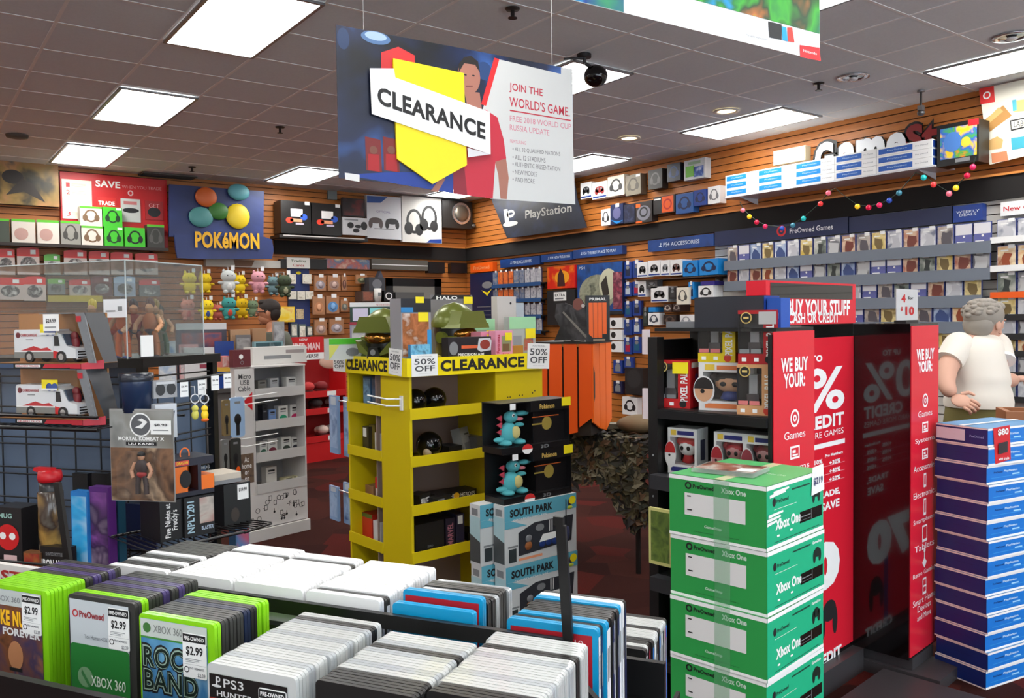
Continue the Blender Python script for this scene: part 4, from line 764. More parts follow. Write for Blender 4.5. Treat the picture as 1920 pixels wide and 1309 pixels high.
# plush toys on pegs
def plush(px, py, hpx, col, lb, belly=None, ears='round', lean=0.0, y=-.2, cat='plush toy', parts=True):
    """a soft toy of the given height hanging from a peg"""
    x, z = B.hit(px, py, y); h = abs(B.hit(px, py-hpx/2, y)[1]-B.hit(px, py+hpx/2, y)[1]); z -= h/2
    t = thing('plush_toy', lb, cat, B.w(x, y, z), lean, 'plush toys hanging on the slats'); c = M(col, .9); s = h/2.0
    m = MB(); m.ell((0, 0, s*.62), (s*.58, s*.4, s*.54), c); m.ell((0, -s*.05, s*1.36), (s*.62, s*.44, s*.5), c)
    for a in (-1, 1): m.ell((a*s*.28, -s*.15, s*.14), (s*.2, s*.26, s*.16), c, 8, 6); m.ell((a*s*.62, -s*.1, s*.85), (s*.26, s*.15, s*.13), c, 8, 6)
    bo_ = part('body', m, t)
    for a in (-1, 1):
        e = MB(); e.ell((a*s*.34, 0, s*1.78), (s*.13, s*.08, s*.3 if ears == 'long' else s*.17), c, 8, 6); part('ear', e, bo_)
    if belly: part('belly', MB().ell((0, -s*.24, s*.6), (s*.3, s*.18, s*.34), M(belly, .9), 10, 7), bo_)
    e = MB(); e.ell((-s*.18, -s*.46, s*1.42), s*.055, DARK, 6, 5); e.ell((s*.18, -s*.46, s*1.42), s*.055, DARK, 6, 5); part('eyes', e, bo_)
    m = MB(); m.rect(s*.2, s*1.9, s*.5, s*2.25, -.02, PAPER); m.cyl((0, 0, s*1.8), (0, 0, s*2.1), .004, PAPER, n=5); m.cyl((0, 0.01, s*2.1), (0, -y-.0186, s*2.1), .005, CHROME, n=6); part('hang_tag', m, t, 'white price tag on a loop')
    return t
n = 0
for a in ((355, 530, 38, (238, 212, 40), 'yellow plush toy seen through the clear case, upper row', None, 'long'), (384, 530, 36, (232, 200, 36), 'yellow plush toy just right of the clear case edge, upper row', None, 'long'), (428, 527, 42, (196, 200, 198), 'white and grey plush toy, upper row left of a yellow one', (225, 225, 222)), (449, 532, 34, (240, 205, 30), 'small yellow plush toy between white and pink ones', None, 'long'),
          (484, 528, 40, (214, 150, 160), 'pink plush toy with a pale head, upper row', (190, 130, 140)), (512, 535, 34, (110, 140, 146), 'thin grey blue plush toy right of the pink one'), (533, 535, 40, (60, 72, 50), 'dark green plush toy beside the blue card panel', (150, 150, 120)),
          (352, 580, 38, (222, 140, 120), 'large salmon plush toy with a red side, lower row', (200, 60, 60)), (388, 580, 36, (236, 208, 36), 'yellow plush toy with a blue scarf, lower row', (60, 80, 140), 'long'), (408, 585, 28, (206, 110, 96), 'salmon red plush toy low in the lower row'), (429, 577, 40, (64, 150, 146), 'teal plush toy with red feet, lower row', (200, 70, 50)), (454, 577, 36, (240, 200, 24), 'yellow plush toy left of the man, lower row', None, 'long'), (474, 578, 30, (110, 130, 100), 'pale green plush toy just behind the man')): plush(*a[:2], a[2]*1.12, *a[3:], y=-.2 if n % 2 else -.5); n += 1
bon((522, 575, 553, 604), -.15, .13, 'snack_bag', 'yellow and orange bag hanging right of the man', 'bag', body=M((240, 195, 30), .4), deco=d_art([(245, 205, 30), (240, 220, 120), (235, 130, 20)], 8))
# blue card panel
bon((541, 503, 581, 650), -.05, .03, 'wall_panel', 'tall blue panel of trading card packs on the back wall', 'panel', body=M((34, 52, 110), .4), deco=lambda m, w, h: (m.disc(0, h*.94, w*.12, -E_, TAGY, h*.02), m.rect(-w*.15, h*.35, w*.2, h*.48, -E_, art([(170, 150, 120), (220, 200, 160), (120, 90, 70)], 14))))
for k, (r, c) in enumerate((((541, 514, 555, 532), 0), ((568, 514, 584, 532), 0), ((542, 546, 556, 561), 1), ((558, 546, 572, 562), 1), ((573, 546, 588, 561), 1), ((546, 607, 558, 632), 2), ((561, 608, 574, 634), 2), ((576, 612, 586, 630), 2))):
    bon(r, -.12, .03, 'card_pack', '%s card pack hung on the blue panel, %s row, %s' % (['white', 'white', 'grey'][c], ['upper', 'middle', 'lower'][c], (['left one', 'right one'] if c == 0 else ['left one', 'middle one', 'right one'])[[0, 1, 0, 1, 2, 0, 1, 2][k]]), 'pack', 'card packs on the blue panel', body=[M((225, 220, 205), .4), M((230, 226, 212), .4), M((104, 116, 112), .4)][c], deco=d_art([(210, 205, 190), (235, 230, 215), (170, 160, 140)], 18, .12))
n = 0
for row_, rs in (('upper', ((590, 517, 611, 545), (615, 517, 638, 545), (641, 516, 650, 544), (668, 515, 688, 532))), ('middle', ((587, 556, 609, 590), (612, 555, 636, 588), (639, 562, 653, 584))), ('lower', ((590, 600, 613, 628), (618, 598, 645, 626)))):
    for i, r in enumerate(rs):
        c = [(150, 140, 146), (160, 130, 120), (110, 70, 56), (100, 104, 70), (190, 130, 90), (90, 140, 190), (110, 110, 100), (170, 140, 130), (160, 150, 156)][n]; n += 1
        bon(r, -.16, .04, 'blister_pack', '%s figure pack, %s from left, %s row right of the blue panel' % (['grey', 'tan', 'brown', 'olive', 'orange', 'sky blue', 'dark', 'rosy', 'silver'][n-1], ORD[i], row_), 'pack', 'figure packs right of the blue panel', body=M((170, 120, 84), .4), deco=lambda m, w, h, c=c: (m.disc(0, h*.38, w*.4, -E_, M(c, .4), h*.3), m.ell((0, -.01, h*.4), (w*.2, .015, h*.2), M([min(255, v+40) for v in c], .5), 8, 6), m.rect(-w*.1, h*.9, w*.3, h*1.12, -E_, PAPER)))
    x0 = B.hit(rs[0][0], rs[0][1], -.1)[0]; x1 = B.hit(rs[-1][2], rs[0][1], -.1)[0]; z = B.hit(rs[0][0]+20, rs[0][1], -.16)[1]
    for i, r in enumerate(rs):
        x = B.hit((r[0]+r[2])/2, r[1], -.16)[0]; zz = B.hit((r[0]+r[2])/2, r[1], -.16)[1]
        solo('peg_hook', MB().cyl((0, 0.041, 0), (0, .1414, 0), .004, CHROME), 'metal peg behind the %s figure pack of the %s row' % (ORD[i], row_), 'hook', B.w(x, -.16, zz-.02), 0, 'pegs for figure packs')
# dark statue box and small things left of the doorway
bon((692, 520, 722, 545), -.3, .25, 'statue_box', 'dark boxed statue with a pointed top near the doorway', 'box', body=M((58, 60, 66), .4), deco=lambda m, w, h: (m.disc(0, h*.5, w*.3, -E_, M((110, 112, 118), .4), h*.35), m.prism([(w*.05, h), (w*.4, h), (w*.25, h*1.5)], 0, .1, M((70, 72, 84), .4))))
bon((680, 546, 700, 565), -.3, .25, 'mug_box', 'small brown and grey box beside a white cup', 'box', body=M((90, 70, 62), .4), deco=d_art([(80, 70, 66), (150, 90, 70), (60, 60, 64)], 12))
t = thing('paper_cup', 'white printed cup beside the dark statue box', 'cup', B.w(B.hit(708, 550, -.3)[0], -.3, B.hit(708, 566, -.3)[1]), 0); hh = B.hit(708, 541, -.3)[1]-B.hit(708, 566, -.3)[1]
part('cup', MB().lathe([(0, 0), (hh*.26, 0), (hh*.3, hh), (hh*.27, hh), (hh*.25, .01)], M((226, 224, 220), .5)), t); m = MB(); m.rect(-hh*.12, hh*.4, hh*.12, hh*.7, -hh*.31, GREY); part('print', m, t, 'grey printed patch')
bon((720, 545, 738, 565), -.3, .2, 'round_tin', 'black square box with a white round mark near the doorway', 'box', body=BLACK, deco=lambda m, w, h: m.ring(0, h*.5, w*.36, w*.1, -E_, PAPER, h*.34))
bon((742, 548, 795, 568), -.3, .2, 'flat_box', 'grey flat box in front of the doorway', 'box', body=M((84, 84, 84), .5))
xa, xb = B.hit(676, 570, -.32)[0], B.hit(800, 570, -.32)[0]; ledge('box_ledge', 'dark ledge near the doorway under the statue box', B, xa, xb, B.hit(735, 569, -.32)[1]-.001, .34, DARK)
# ---------------------------------------------------------------- yellow clearance display
AY = 3.7
YR = Fr(at(768, 800, 3.7), AY); YL = Fr(at(768, 800, 3.7), AY-90)
W = YR.hit(1017, 740)[0]; L = -YL.hit(652, 740)[0]; xs = YR.hit(929, 740)[0]; ys = -YL.hit(714, 740)[0]
zht = YR.hit(768, 672)[1]; zhb = YR.hit(768, 706)[1]
lips = [(YR.hit(770, b)[1], YR.hit(770, a)[1]) for a, b in ((767, 788), (857, 877), (949, 969), (1038, 1059))]
t = thing('clearance_display', 'tall yellow cardboard display with black clearance lettering round its top', 'display stand', YR.o, AY)
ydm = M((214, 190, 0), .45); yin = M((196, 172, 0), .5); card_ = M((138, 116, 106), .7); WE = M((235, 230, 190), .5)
yb_ = .30
m = MB(); m.box(0, 0, 0, .014, ys, zhb, ydm); part('corner_panel', m, t)
m = MB(); m.box(xs, 0, 0, W, .014, zhb, ydm); [m.disc(xs+(W-xs)*a, zhb-.13+b, .004, -.001, DARK, n=8) for a, b in ((.25, 0), (.3, 0), (.5, .004), (.56, .004), (.78, .01), (.83, .02))]; part('side_panel', m, t)
m = MB(); m.box(.014, yb_, 0, xs-.0005, yb_+.01, zhb, card_); part('back_panel', m, t, 'brown cardboard back')
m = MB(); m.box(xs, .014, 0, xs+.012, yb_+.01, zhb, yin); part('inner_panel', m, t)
m = MB(); m.box(xs*.45, yb_+.01, 0, xs*.45+.01, L, zhb, card_); m.box(.0, L-.014, 0, xs*.45, L, zhb, ydm); part('rear_panel', m, t)
m = MB(); m.box(xs*.45+.01, yb_+.0105, 0, W, yb_+.02, zhb, ydm); m.box(W-.012, .0145, 0, W, yb_+.0104, zhb, ydm); part('end_panel', m, t)
m = MB(); m.box(.0145, 0.012, 0, xs-.0005, .02, .05, ydm); part('base_strip', m, t)
for k, (a, b) in enumerate(lips):
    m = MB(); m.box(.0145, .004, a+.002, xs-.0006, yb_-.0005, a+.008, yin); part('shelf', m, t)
    m = MB(); m.box(.0005+.0, -.006, a, xs-.004, -.0005, b, ydm); m.box(xs-.004, -.006, a, xs, -.0005, b, WE); part('shelf_lip', m, t)
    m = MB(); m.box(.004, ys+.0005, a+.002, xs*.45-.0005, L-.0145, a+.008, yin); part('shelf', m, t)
    m = MB(); m.box(-.006, ys, a, -.0005, L, b, ydm); part('shelf_lip', m, t)
m = MB(); o_ = .022
m.box(-o_, -o_, zhb, W+.004, L+o_, zht-.015, M((225, 200, 0), .45))
HY = M((244, 222, 6), .4)
m.box(-o_-.002, -o_-.002, zhb-.002, W+.006, -o_+.004, zht, HY); m.box(-o_-.002, -o_+.0041, zhb-.002, -o_+.004, L+o_+.002, zht, HY)
zc = (zhb+zht)/2; hh = zht-zhb
xa, xb = YR.hit(820, 690)[0], YR.hit(977, 682)[0]; m.text('CLEARANCE', (xa+xb)/2, zc, xb-xa, hh*.66, -o_-.003, INK, .045)
ya, yb2 = -YL.hit(735, 690)[0], -YL.hit(658, 690)[0]
vs, fs = glyphs('CLEARANCE', .045); X_ = [v[0] for v in vs]; Z_ = [v[1] for v in vs]
m.add([(-o_-.003, ya+(yb2-ya)*(1-(a-min(X_))/(max(X_)-min(X_))), zc+hh*.66*((b-min(Z_))/(max(Z_)-min(Z_))-.5)) for a, b in vs], fs, INK)
part('header', m, t, 'yellow header with black lettering')
def offcard(loc, rz, w, h, lb, lean=0):
    m = MB(); m.box(-w/2, 0, -h/2, w/2, .0015, h/2, PAPER); g_ = M((70, 72, 76), .6)
    m.text('50%', 0, h*.17, w*.8, h*.26, -.001, g_, .015); m.text('OFF', 0, -h*.15, w*.76, h*.26, -.001, g_, .02); m.text('ADDITIONAL', 0, h*.4, w*.6, h*.05, -.001, GREY); m.text('marked items only', 0, -h*.38, w*.5, h*.03, -.001, GREY)
    o = part('discount_card', m, t, lb, loc, rz); o.rotation_euler = (0, rad(lean), rad(rz)); return o
x0, z0, x1, z1 = YR.rect((982, 644, 1023, 691)); offcard(((x0+x1)/2, -o_-.006, (z0+z1)/2), 0, x1-x0, z1-z0, 'white discount card at the right end', 3)
x0, z0, x1, z1 = YR.rect((765, 664, 814, 705)); offcard(((x0+x1)/2, -o_-.006, (z0+z1)/2), 0, x1-x0, z1-z0, 'white discount card at the near corner', 0)
x0, z0, x1, z1 = YL.rect((739, 654, 763, 703)); offcard((-o_-.006, -(x0+x1)/2, (z0+z1)/2), -90, x1-x0, z1-z0, 'white discount card on the left face', 4)
x0, z0, x1, z1 = YL.rect((638, 670, 653, 696)); offcard((-o_-.006, -(x0+x1)/2, (z0+z1)/2), -90, (x1-x0)*1.5, z1-z0, 'white discount card at the far left end', 0)
m = MB(); zz = YL.hit(750, 748)[1]; yc = ys*.45
for b in (0, -.03): m.tube([(-.001, yc-.05, zz+b), (-.05, yc-.0, zz+b+.0), (-.075, yc+.12, zz+b+.012)], .004, PAPER)
m.box(-.008, yc-.06, zz-.05, -.0005, yc-.04, zz+.015, PAPER); part('hook', m, t, 'white double prong hook')
YTOP = zht-.015
# goods on top: placed by frame YR, resting on the top board
def yon(r, y, dep, name, lab, cat, z0=None, **k): return carton(YR, r, y, dep, name, lab, cat, None, z0=YTOP+.0005 if z0 is None else z0, **k)
tagy = lambda a, b, c, d, y=-2*E_: (lambda m, w, h: m.rect(w*a, h*b, w*c, h*d, y, TAGY))
def multi(*fs):
    def f(m, w, h):
        for g_ in fs: g_ and g_(m, w, h)
    return f
yon((617, 634, 712, 668), .44, .05, 'console_game_box', 'white flat box with a bright green top band at the left of the yellow display', 'box', body=M((206, 210, 208), .4),
    deco=lambda m, w, h: (m.rect(-w*.5, h*.72, w*.5, h, -E_, M((84, 190, 50), .4)), m.quad([(-w*.5, -E_, 0), (-w*.3, -E_, h*.7), (-w*.5, -E_, h*.7)], M((220, 220, 110), .4)), m.disc(-w*.05, h*.34, w*.13, -E_, GREY, h*.2), m.prism([(w*.1, h*.05), (w*.16, h*.4), (w*.22, h*.05)], -2*E_, -E_, M((110, 130, 90), .4)), m.prism([(w*.26, h*.05), (w*.33, h*.5), (w*.4, h*.05)], -2*E_, -E_, M((190, 180, 110), .4))))
def helmet(px, py, hpx, y, lb, rz):
    x, z = YR.hit(px, py, y); h = YR.hit(px, py-hpx, y)[1]-z; s = h/2.0; z = YTOP+.0005
    t = thing('toy_helmet', lb, 'helmet', YR.w(x, y, z), AY+rz); g_ = M((104, 112, 44), .28, .2); d_ = M((26, 26, 22), .3); gd = M((176, 122, 52), .12, .9)
    m = MB(); m.lathe([(s*.5, 0), (s*.72, s*.12), (s*.74, s*.5), (s*.8, s*.95), (s*.72, s*1.45), (s*.45, s*1.85), (0, s*2.0)], d_, n=20); part('shell', m, t)
    m = MB(); pr = [(s*.88, s*1.12), (s*.9, s*1.3), (s*.74, s*1.68), (s*.4, s*1.97), (0, s*2.08)]
    m.lathe(pr, g_, n=20); m.prism([(-s*.82, s*1.22), (s*.82, s*1.22), (s*.6, s*1.72), (-s*.6, s*1.72)], -s*.95, -s*.2, g_); m.prism([(-s*.86, s*1.08), (s*.86, s*1.08), (s*.8, s*1.26), (-s*.8, s*1.26)], -s*1.02, -s*.1, g_); part('brow', m, t, 'olive green upper shell')
    m = MB(); m.ell((0, -s*.5, s*.86), (s*.62, s*.4, s*.3), gd, 18, 8); part('visor', m, t, 'gold visor')
    m = MB()
    for a in (-1, 1): m.prism([(a*s*.1, s*.1), (a*s*.7, s*.3), (a*s*.86, s*.8), (a*s*.62, s*.62)], -s*.86, -s*.3, g_); m.cyl((a*s*.72, -s*.1, s*.75), (a*s*.95, -s*.1, s*.75), s*.22, g_, n=12)
    part('cheek', m, t, 'olive green cheek guards'); m = MB(); m.prism([(-s*.3, s*.05), (s*.3, s*.05), (s*.2, s*.5), (-s*.2, s*.5)], -s*.92, -s*.3, d_); m.cyl((0, -s*.9, s*.3), (0, -s*.96, s*.3), s*.12, GREY); part('vent', m, t)
    return t
helmet(722, 668, 92, .33, 'olive green toy helmet at the left of the yellow display top', -62)
helmet(853, 670, 98, .26, 'olive green toy helmet with a gold visor in front of a lettered card', 12)
yon((808, 553, 886, 668), .50, .02, 'backing_card', 'grey backing card with white lettering behind the right helmet', 'box', body=M((120, 118, 120), .5), deco=lambda m, w, h: (m.prism([(-w*.5, h*.92), (w*.5, h*.94), (w*.45, h*1.0), (-w*.4, h*1.0)], -E_, 0, INK), m.text('HALO', -w*.12, h*.95, w*.5, h*.06, -2*E_, PAPER, .03), m.rect(w*.28, h*.85, w*.5, h*.97, -3*E_, TAGY)))
yon((752, 560, 808, 662), .03, .09, 'figure_box', 'black topped box with a brown figure in its window, yellow sticker', 'box', body=M((150, 150, 155), .4),
    deco=lambda m, w, h: (m.rect(-w*.5, h*.78, w*.5, h, -E_, M((22, 26, 34), .4)), m.rect(-w*.5, h*.78, -w*.1, h*.86, -2*E_, M((40, 130, 190), .4)), m.rect(-w*.46, h*.08, w*.42, h*.76, -E_, art([(120, 70, 40), (190, 120, 80), (150, 96, 60), (215, 200, 190)], 14, .15)), m.rect(w*.06, h*.63, w*.4, h*.78, -3*E_, TAGY), m.rect(-w*.02, h*.93, w*.26, h*1.03, -3*E_, TAGY), m.rect(w*.36, h*.0, w*.5, h*.5, -2*E_, M((60, 150, 210), .3))))
yon((840, 632, 921, 670), -.012, .05, 'headset_kit_box', 'black and orange wide box with an octagonal window in front of the right helmet', 'box', body=M((36, 33, 38), .4),
    deco=lambda m, w, h: (m.rect(-w*.2, h*.48, w*.3, h*.62, -E_, M((225, 100, 60), .4)), m.prism([(w*.16, h*.42), (w*.2, h*.92), (w*.46, h*.94), (w*.5, h*.8), (w*.48, h*.36), (w*.24, h*.3)], -3*E_, -2*E_, M((205, 205, 210), .3)), m.disc(w*.34, h*.64, w*.12, -4*E_, M((150, 60, 50), .4), h*.22), m.text('PRECISION AIM', w*.02, h*.2, w*.6, h*.13, -E_, PAPER, .02), m.disc(-w*.38, h*.5, w*.1, -2*E_, GREY, h*.3)))
yon((902, 622, 930, 668), .06, .08, 'toy_box', 'plain pink box left of the pink window box', 'box', body=M((224, 140, 165), .4), deco=lambda m, w, h: m.rect(-w*.1, h*.7, w*.3, h*.9, -E_, TAGY))
yon((929, 620, 961, 666), .0, .05, 'toy_box', 'pink window box with upright lettering and a yellow sticker', 'box', body=M((226, 150, 176), .4), deco=lambda m, w, h: (m.rect(-w*.14, h*.2, w*.4, h*.8, -E_, M((150, 150, 110), .3)), m.rect(-w*.1, h*.22, w*.3, h*.5, -2*E_, M((120, 90, 60), .4)), m.text('Fantomas', -w*.34, h*.5, w*.2, h*.7, -E_, M((180, 30, 60), .4), .02, up=True), m.rect(w*.05, h*.62, w*.44, h*.92, -3*E_, TAGY), m.text('SIX', w*.1, h*.1, w*.4, h*.1, -E_, RED)))
def gpack(r, y, lb): yon(r, y, .04, 'charm_pack', lb, 'pack', body=M((172, 178, 178), .3), deco=lambda m, w, h: (m.rect(-w*.5, h*.68, w*.5, h, -E_, M((160, 215, 170), .4)), m.rect(-w*.36, h*.1, -w*.04, h*.5, -E_, M((140, 145, 155), .3)), m.rect(w*.04, h*.1, w*.4, h*.42, -E_, art([(90, 110, 120), (190, 90, 80), (120, 160, 110)], 30)), m.rect(w*.1, h*.42, w*.48, h*.68, -3*E_, TAGY)))
gpack((886, 598, 928, 668), .30, 'green topped charm pack with a yellow sticker, left of the pale tall box'); gpack((955, 594, 1004, 668), .16, 'green topped charm pack with a yellow sticker, right of the pale tall box')
yon((933, 556, 968, 668), .32, .05, 'figure_box', 'tall pale grey box with a small dark red figure', 'box', body=M((196, 192, 188), .4), deco=lambda m, w, h: (m.prism([(-w*.16, h*.28), (w*.12, h*.28), (w*.14, h*.46), (0, h*.6), (-w*.12, h*.46)], -2*E_, -E_, M((90, 44, 44), .4)), m.disc(w*.2, h*.88, w*.05, -E_, INK)))
yon((964, 568, 982, 600), .36, .02, 'silver_pouch', 'silver pouch standing behind the right charm pack', 'pouch', body=M((190, 200, 210), .2, .5), z0=None)
yon((962, 648, 981, 667), .02, .05, 'small_jar_box', 'small amber box by the right discount card', 'box', body=M((170, 120, 50), .3))
yon((770, 646, 806, 668), -.018, .02, 'blue_pack', 'small blue picture pack below the black topped box', 'pack', body=M((60, 130, 180), .3), front=art([(40, 110, 170), (120, 190, 220), (30, 50, 80)], 20))
# goods on its shelves
def ball(px, py, rpx, y, lb, k):
    x, z = YR.hit(px, py, y); r = abs(YR.hit(px+rpx, py, y)[0]-x); z = lips[k][0]+.0085
    t = thing('black_ball', lb, 'ball', YR.w(x, y, z), AY); part('ball', MB().ell((0, 0, r), (r, r, r), M((10, 10, 11), .08), 20, 12), t); return t
ball(778, 752, 20, .12, 'glossy black ball, left one on the top shelf of the yellow display', 0); ball(814, 750, 19, .14, 'glossy black ball, right one on the top shelf of the yellow display', 0)
b = ball(805, 838, 21, .10, 'glossy black ball with a beige muzzle on the second yellow shelf', 1); rr = abs(YR.hit(826, 838, .1)[0]-YR.hit(805, 838, .1)[0]); part('muzzle', MB().ell((-rr*.55, -rr*.55, rr*.6), (rr*.35, rr*.3, rr*.35), M((170, 150, 120), .4)), b, 'beige muzzle')
def ybox(k, r, y, dep, name, lb, body, deco=None, tilt=0, lean=0):
    o = carton(YR, r, y, dep, name, lb, 'box', None, body, None, deco, z0=lips[k][0]+.0085); o.rotation_euler = (rad(lean), 0, rad(AY+tilt)); return o
ybox(1, (866, 800, 892, 842), .12, .05, 'grey_box', 'grey blister box leaning on the second yellow shelf', M((126, 126, 124), .4), lambda m, w, h: (m.rect(-w*.3, h*.1, w*.3, h*.4, -E_, M((90, 88, 86), .3)), m.rect(-w*.1, h*.7, w*.4, h*.76, -E_, INK)), 25, -14)
ybox(1, (893, 818, 914, 838), .1, .1, 'grey_box', 'small dark grey box at the right of the second yellow shelf', M((74, 74, 74), .4), None, 10)
ybox(1, (842, 836, 866, 846), .06, .1, 'black_case', 'flat black case on the second yellow shelf', BLACK)
dv = lambda s_, c=PAPER: (lambda m, w, h: m.text(s_, 0, h*.5, w*.8, h*.5, -E_, c, .02))
ybox(2, (782, 926, 812, 945), .05, .07, 'black_game_box', 'black lettered box lying at the left of the third yellow shelf', BLACK, dv('PRIVATEER'), 22)
ybox(2, (818, 922, 892, 936), .12, .1, 'black_game_box', 'long black box with a yellow mark lying on the third yellow shelf', M((24, 22, 22), .4), lambda m, w, h: (m.text('HALF SHELL HEROES', 0, h*.5, w*.9, h*.5, -E_, PAPER), m.disc(0, h*.5, w*.07, -2*E_, M((240, 180, 40), .4), h*.4)), -4)
ybox(2, (812, 931, 848, 945), .03, .05, 'black_game_box', 'small black box with a white mark in front on the third yellow shelf', M((28, 27, 28), .4), lambda m, w, h: m.rect(-w*.3, h*.2, w*.1, h*.8, -E_, GREY), 8)
ybox(3, (778, 980, 834, 1034), .03, .2, 'black_box', 'large plain black box on the lowest yellow shelf', M((20, 19, 20), .45), lambda m, w, h: m.text('ZERO', 0, h*.3, w*.2, h*.06, -E_, GREY, .02), 3)
ybox(3, (836, 972, 853, 1028), .05, .15, 'comic_box', 'dark purple box with upright lettering on the lowest yellow shelf', M((40, 32, 52), .4), lambda m, w, h: m.text('MARVEL', 0, h*.5, w*.6, h*.7, -E_, M((190, 120, 140), .4), .02, up=True), -4)
ybox(3, (856, 964, 870, 1026), .04, .15, 'comic_box', 'tall dark blue box with a white label on the lowest yellow shelf', M((44, 40, 66), .4), lambda m, w, h: m.rect(-w*.3, h*.72, w*.3, h*.96, -E_, PAPER), -8)
ybox(3, (878, 996, 914, 1016), .12, .12, 'black_pouch', 'low black pouch at the right of the lowest yellow shelf', BLACK)
def yl(k, r, d, dep, name, lb, body, deco=None):
    o = carton(YL, r, d, dep, name, lb, 'box', None, body, None, deco, z0=lips[k][0]+.0085); return o
yl(0, (681, 706, 695, 765), .05, .08, 'blue_pack', 'blue pack, left one on the top left-side yellow shelf', M((50, 90, 130), .4), d_art([(40, 80, 120), (110, 150, 180), (30, 50, 80)], 18))
yl(0, (697, 706, 711, 766), .05, .08, 'blue_pack', 'navy pack, right one on the top left-side yellow shelf', M((30, 44, 66), .4), d_art([(30, 44, 66), (60, 90, 120), (26, 30, 40)], 18))
yl(1, (680, 800, 691, 840), .06, .06, 'small_box', 'small dark box with a pale end on the second left-side shelf', M((60, 54, 40), .4), lambda m, w, h: m.rect(-w*.4, h*.6, w*.2, h*.95, -E_, PAPER)); yl(1, (692, 797, 703, 842), .08, .06, 'small_box', 'small yellow and black box on the second left-side shelf', M((120, 104, 40), .4)); yl(1, (703, 812, 713, 846), .03, .06, 'small_box', 'small white box with a grey circle on the second left-side shelf', M((200, 200, 196), .4), lambda m, w, h: m.disc(0, h*.5, w*.26, -E_, GREY, h*.2))
yl(2, (704, 895, 712, 924), .05, .06, 'small_box', 'small red and white box on the third left-side shelf', M((210, 200, 200), .4), lambda m, w, h: m.rect(-w*.5, h*.5, w*.5, h, -E_, RED)); yl(2, (680, 910, 700, 922), .08, .08, 'small_box', 'tan packet lying on the third left-side shelf', M((150, 110, 80), .5))
yl(3, (672, 962, 698, 1000), .06, .1, 'red_box', 'red box with a green top on the lowest left-side shelf', M((205, 50, 36), .4), lambda m, w, h: m.rect(-w*.5, h*.84, w*.5, h, -E_, M((90, 110, 50), .4))); yl(3, (700, 978, 713, 1008), .02, .08, 'white_box', 'white box on the lowest left-side shelf', M((210, 206, 206), .4))
m = MB(); z0_ = .02
solo('picture_card', MB().box(-.05, 0, 0, .05, .02, .28, art([(90, 60, 50), (150, 110, 90), (60, 44, 44)], 9)), 'brown picture card standing below the lowest left-side shelf', 'card', YL.w(-(ys+.08), .1, lips[3][0]-.285-.0), AY-90)
solo('support_block', MB().box(-.05, 0, 0, .05, .1, lips[3][0]-.287, ydm), 'yellow cardboard block inside the foot of the display', 'block', YL.w(-(ys+.08), .1, 0), AY-90)
# blue packs hanging off the far left edge
for k, (r, lb) in enumerate((((618, 742, 634, 850), 'upper pale blue hanging pack, left one, beside the yellow display'), ((634, 746, 648, 858), 'upper pale blue hanging pack, right one, beside the yellow display'), ((618, 912, 634, 975), 'lower pale blue hanging pack, left one, beside the yellow display'), ((634, 908, 651, 985), 'lower pale blue hanging pack, right one, beside the yellow display'))):
    x0, a, x1, b = YL.rect(r, .02); w, h = x1-x0, b-a
    m = MB(); m.box(-w/2, 0, 0, w/2, .012, h, M((130, 160, 200), .3)); m.rect(-w*.4, h*.1, w*.4, h*.8, -E_, art([(120, 150, 195), (160, 185, 215), (70, 100, 150)], 12)); m.rect(-w*.3, h*.84, w*.3, h*.98, -E_, M((190, 200, 210), .4)); m.cyl((0, .006, h*.92), (-x1-L+w/2+0*.0, .006, h*.92) if 0 else (w*.5+(-L-x1)+.0, .006, h*.92), .004, CHROME)
    solo('hanging_pack', m, lb, 'pack', YL.w((x0+x1)/2, .02+.03*(k % 2), a), AY-90, 'pale blue hanging packs')
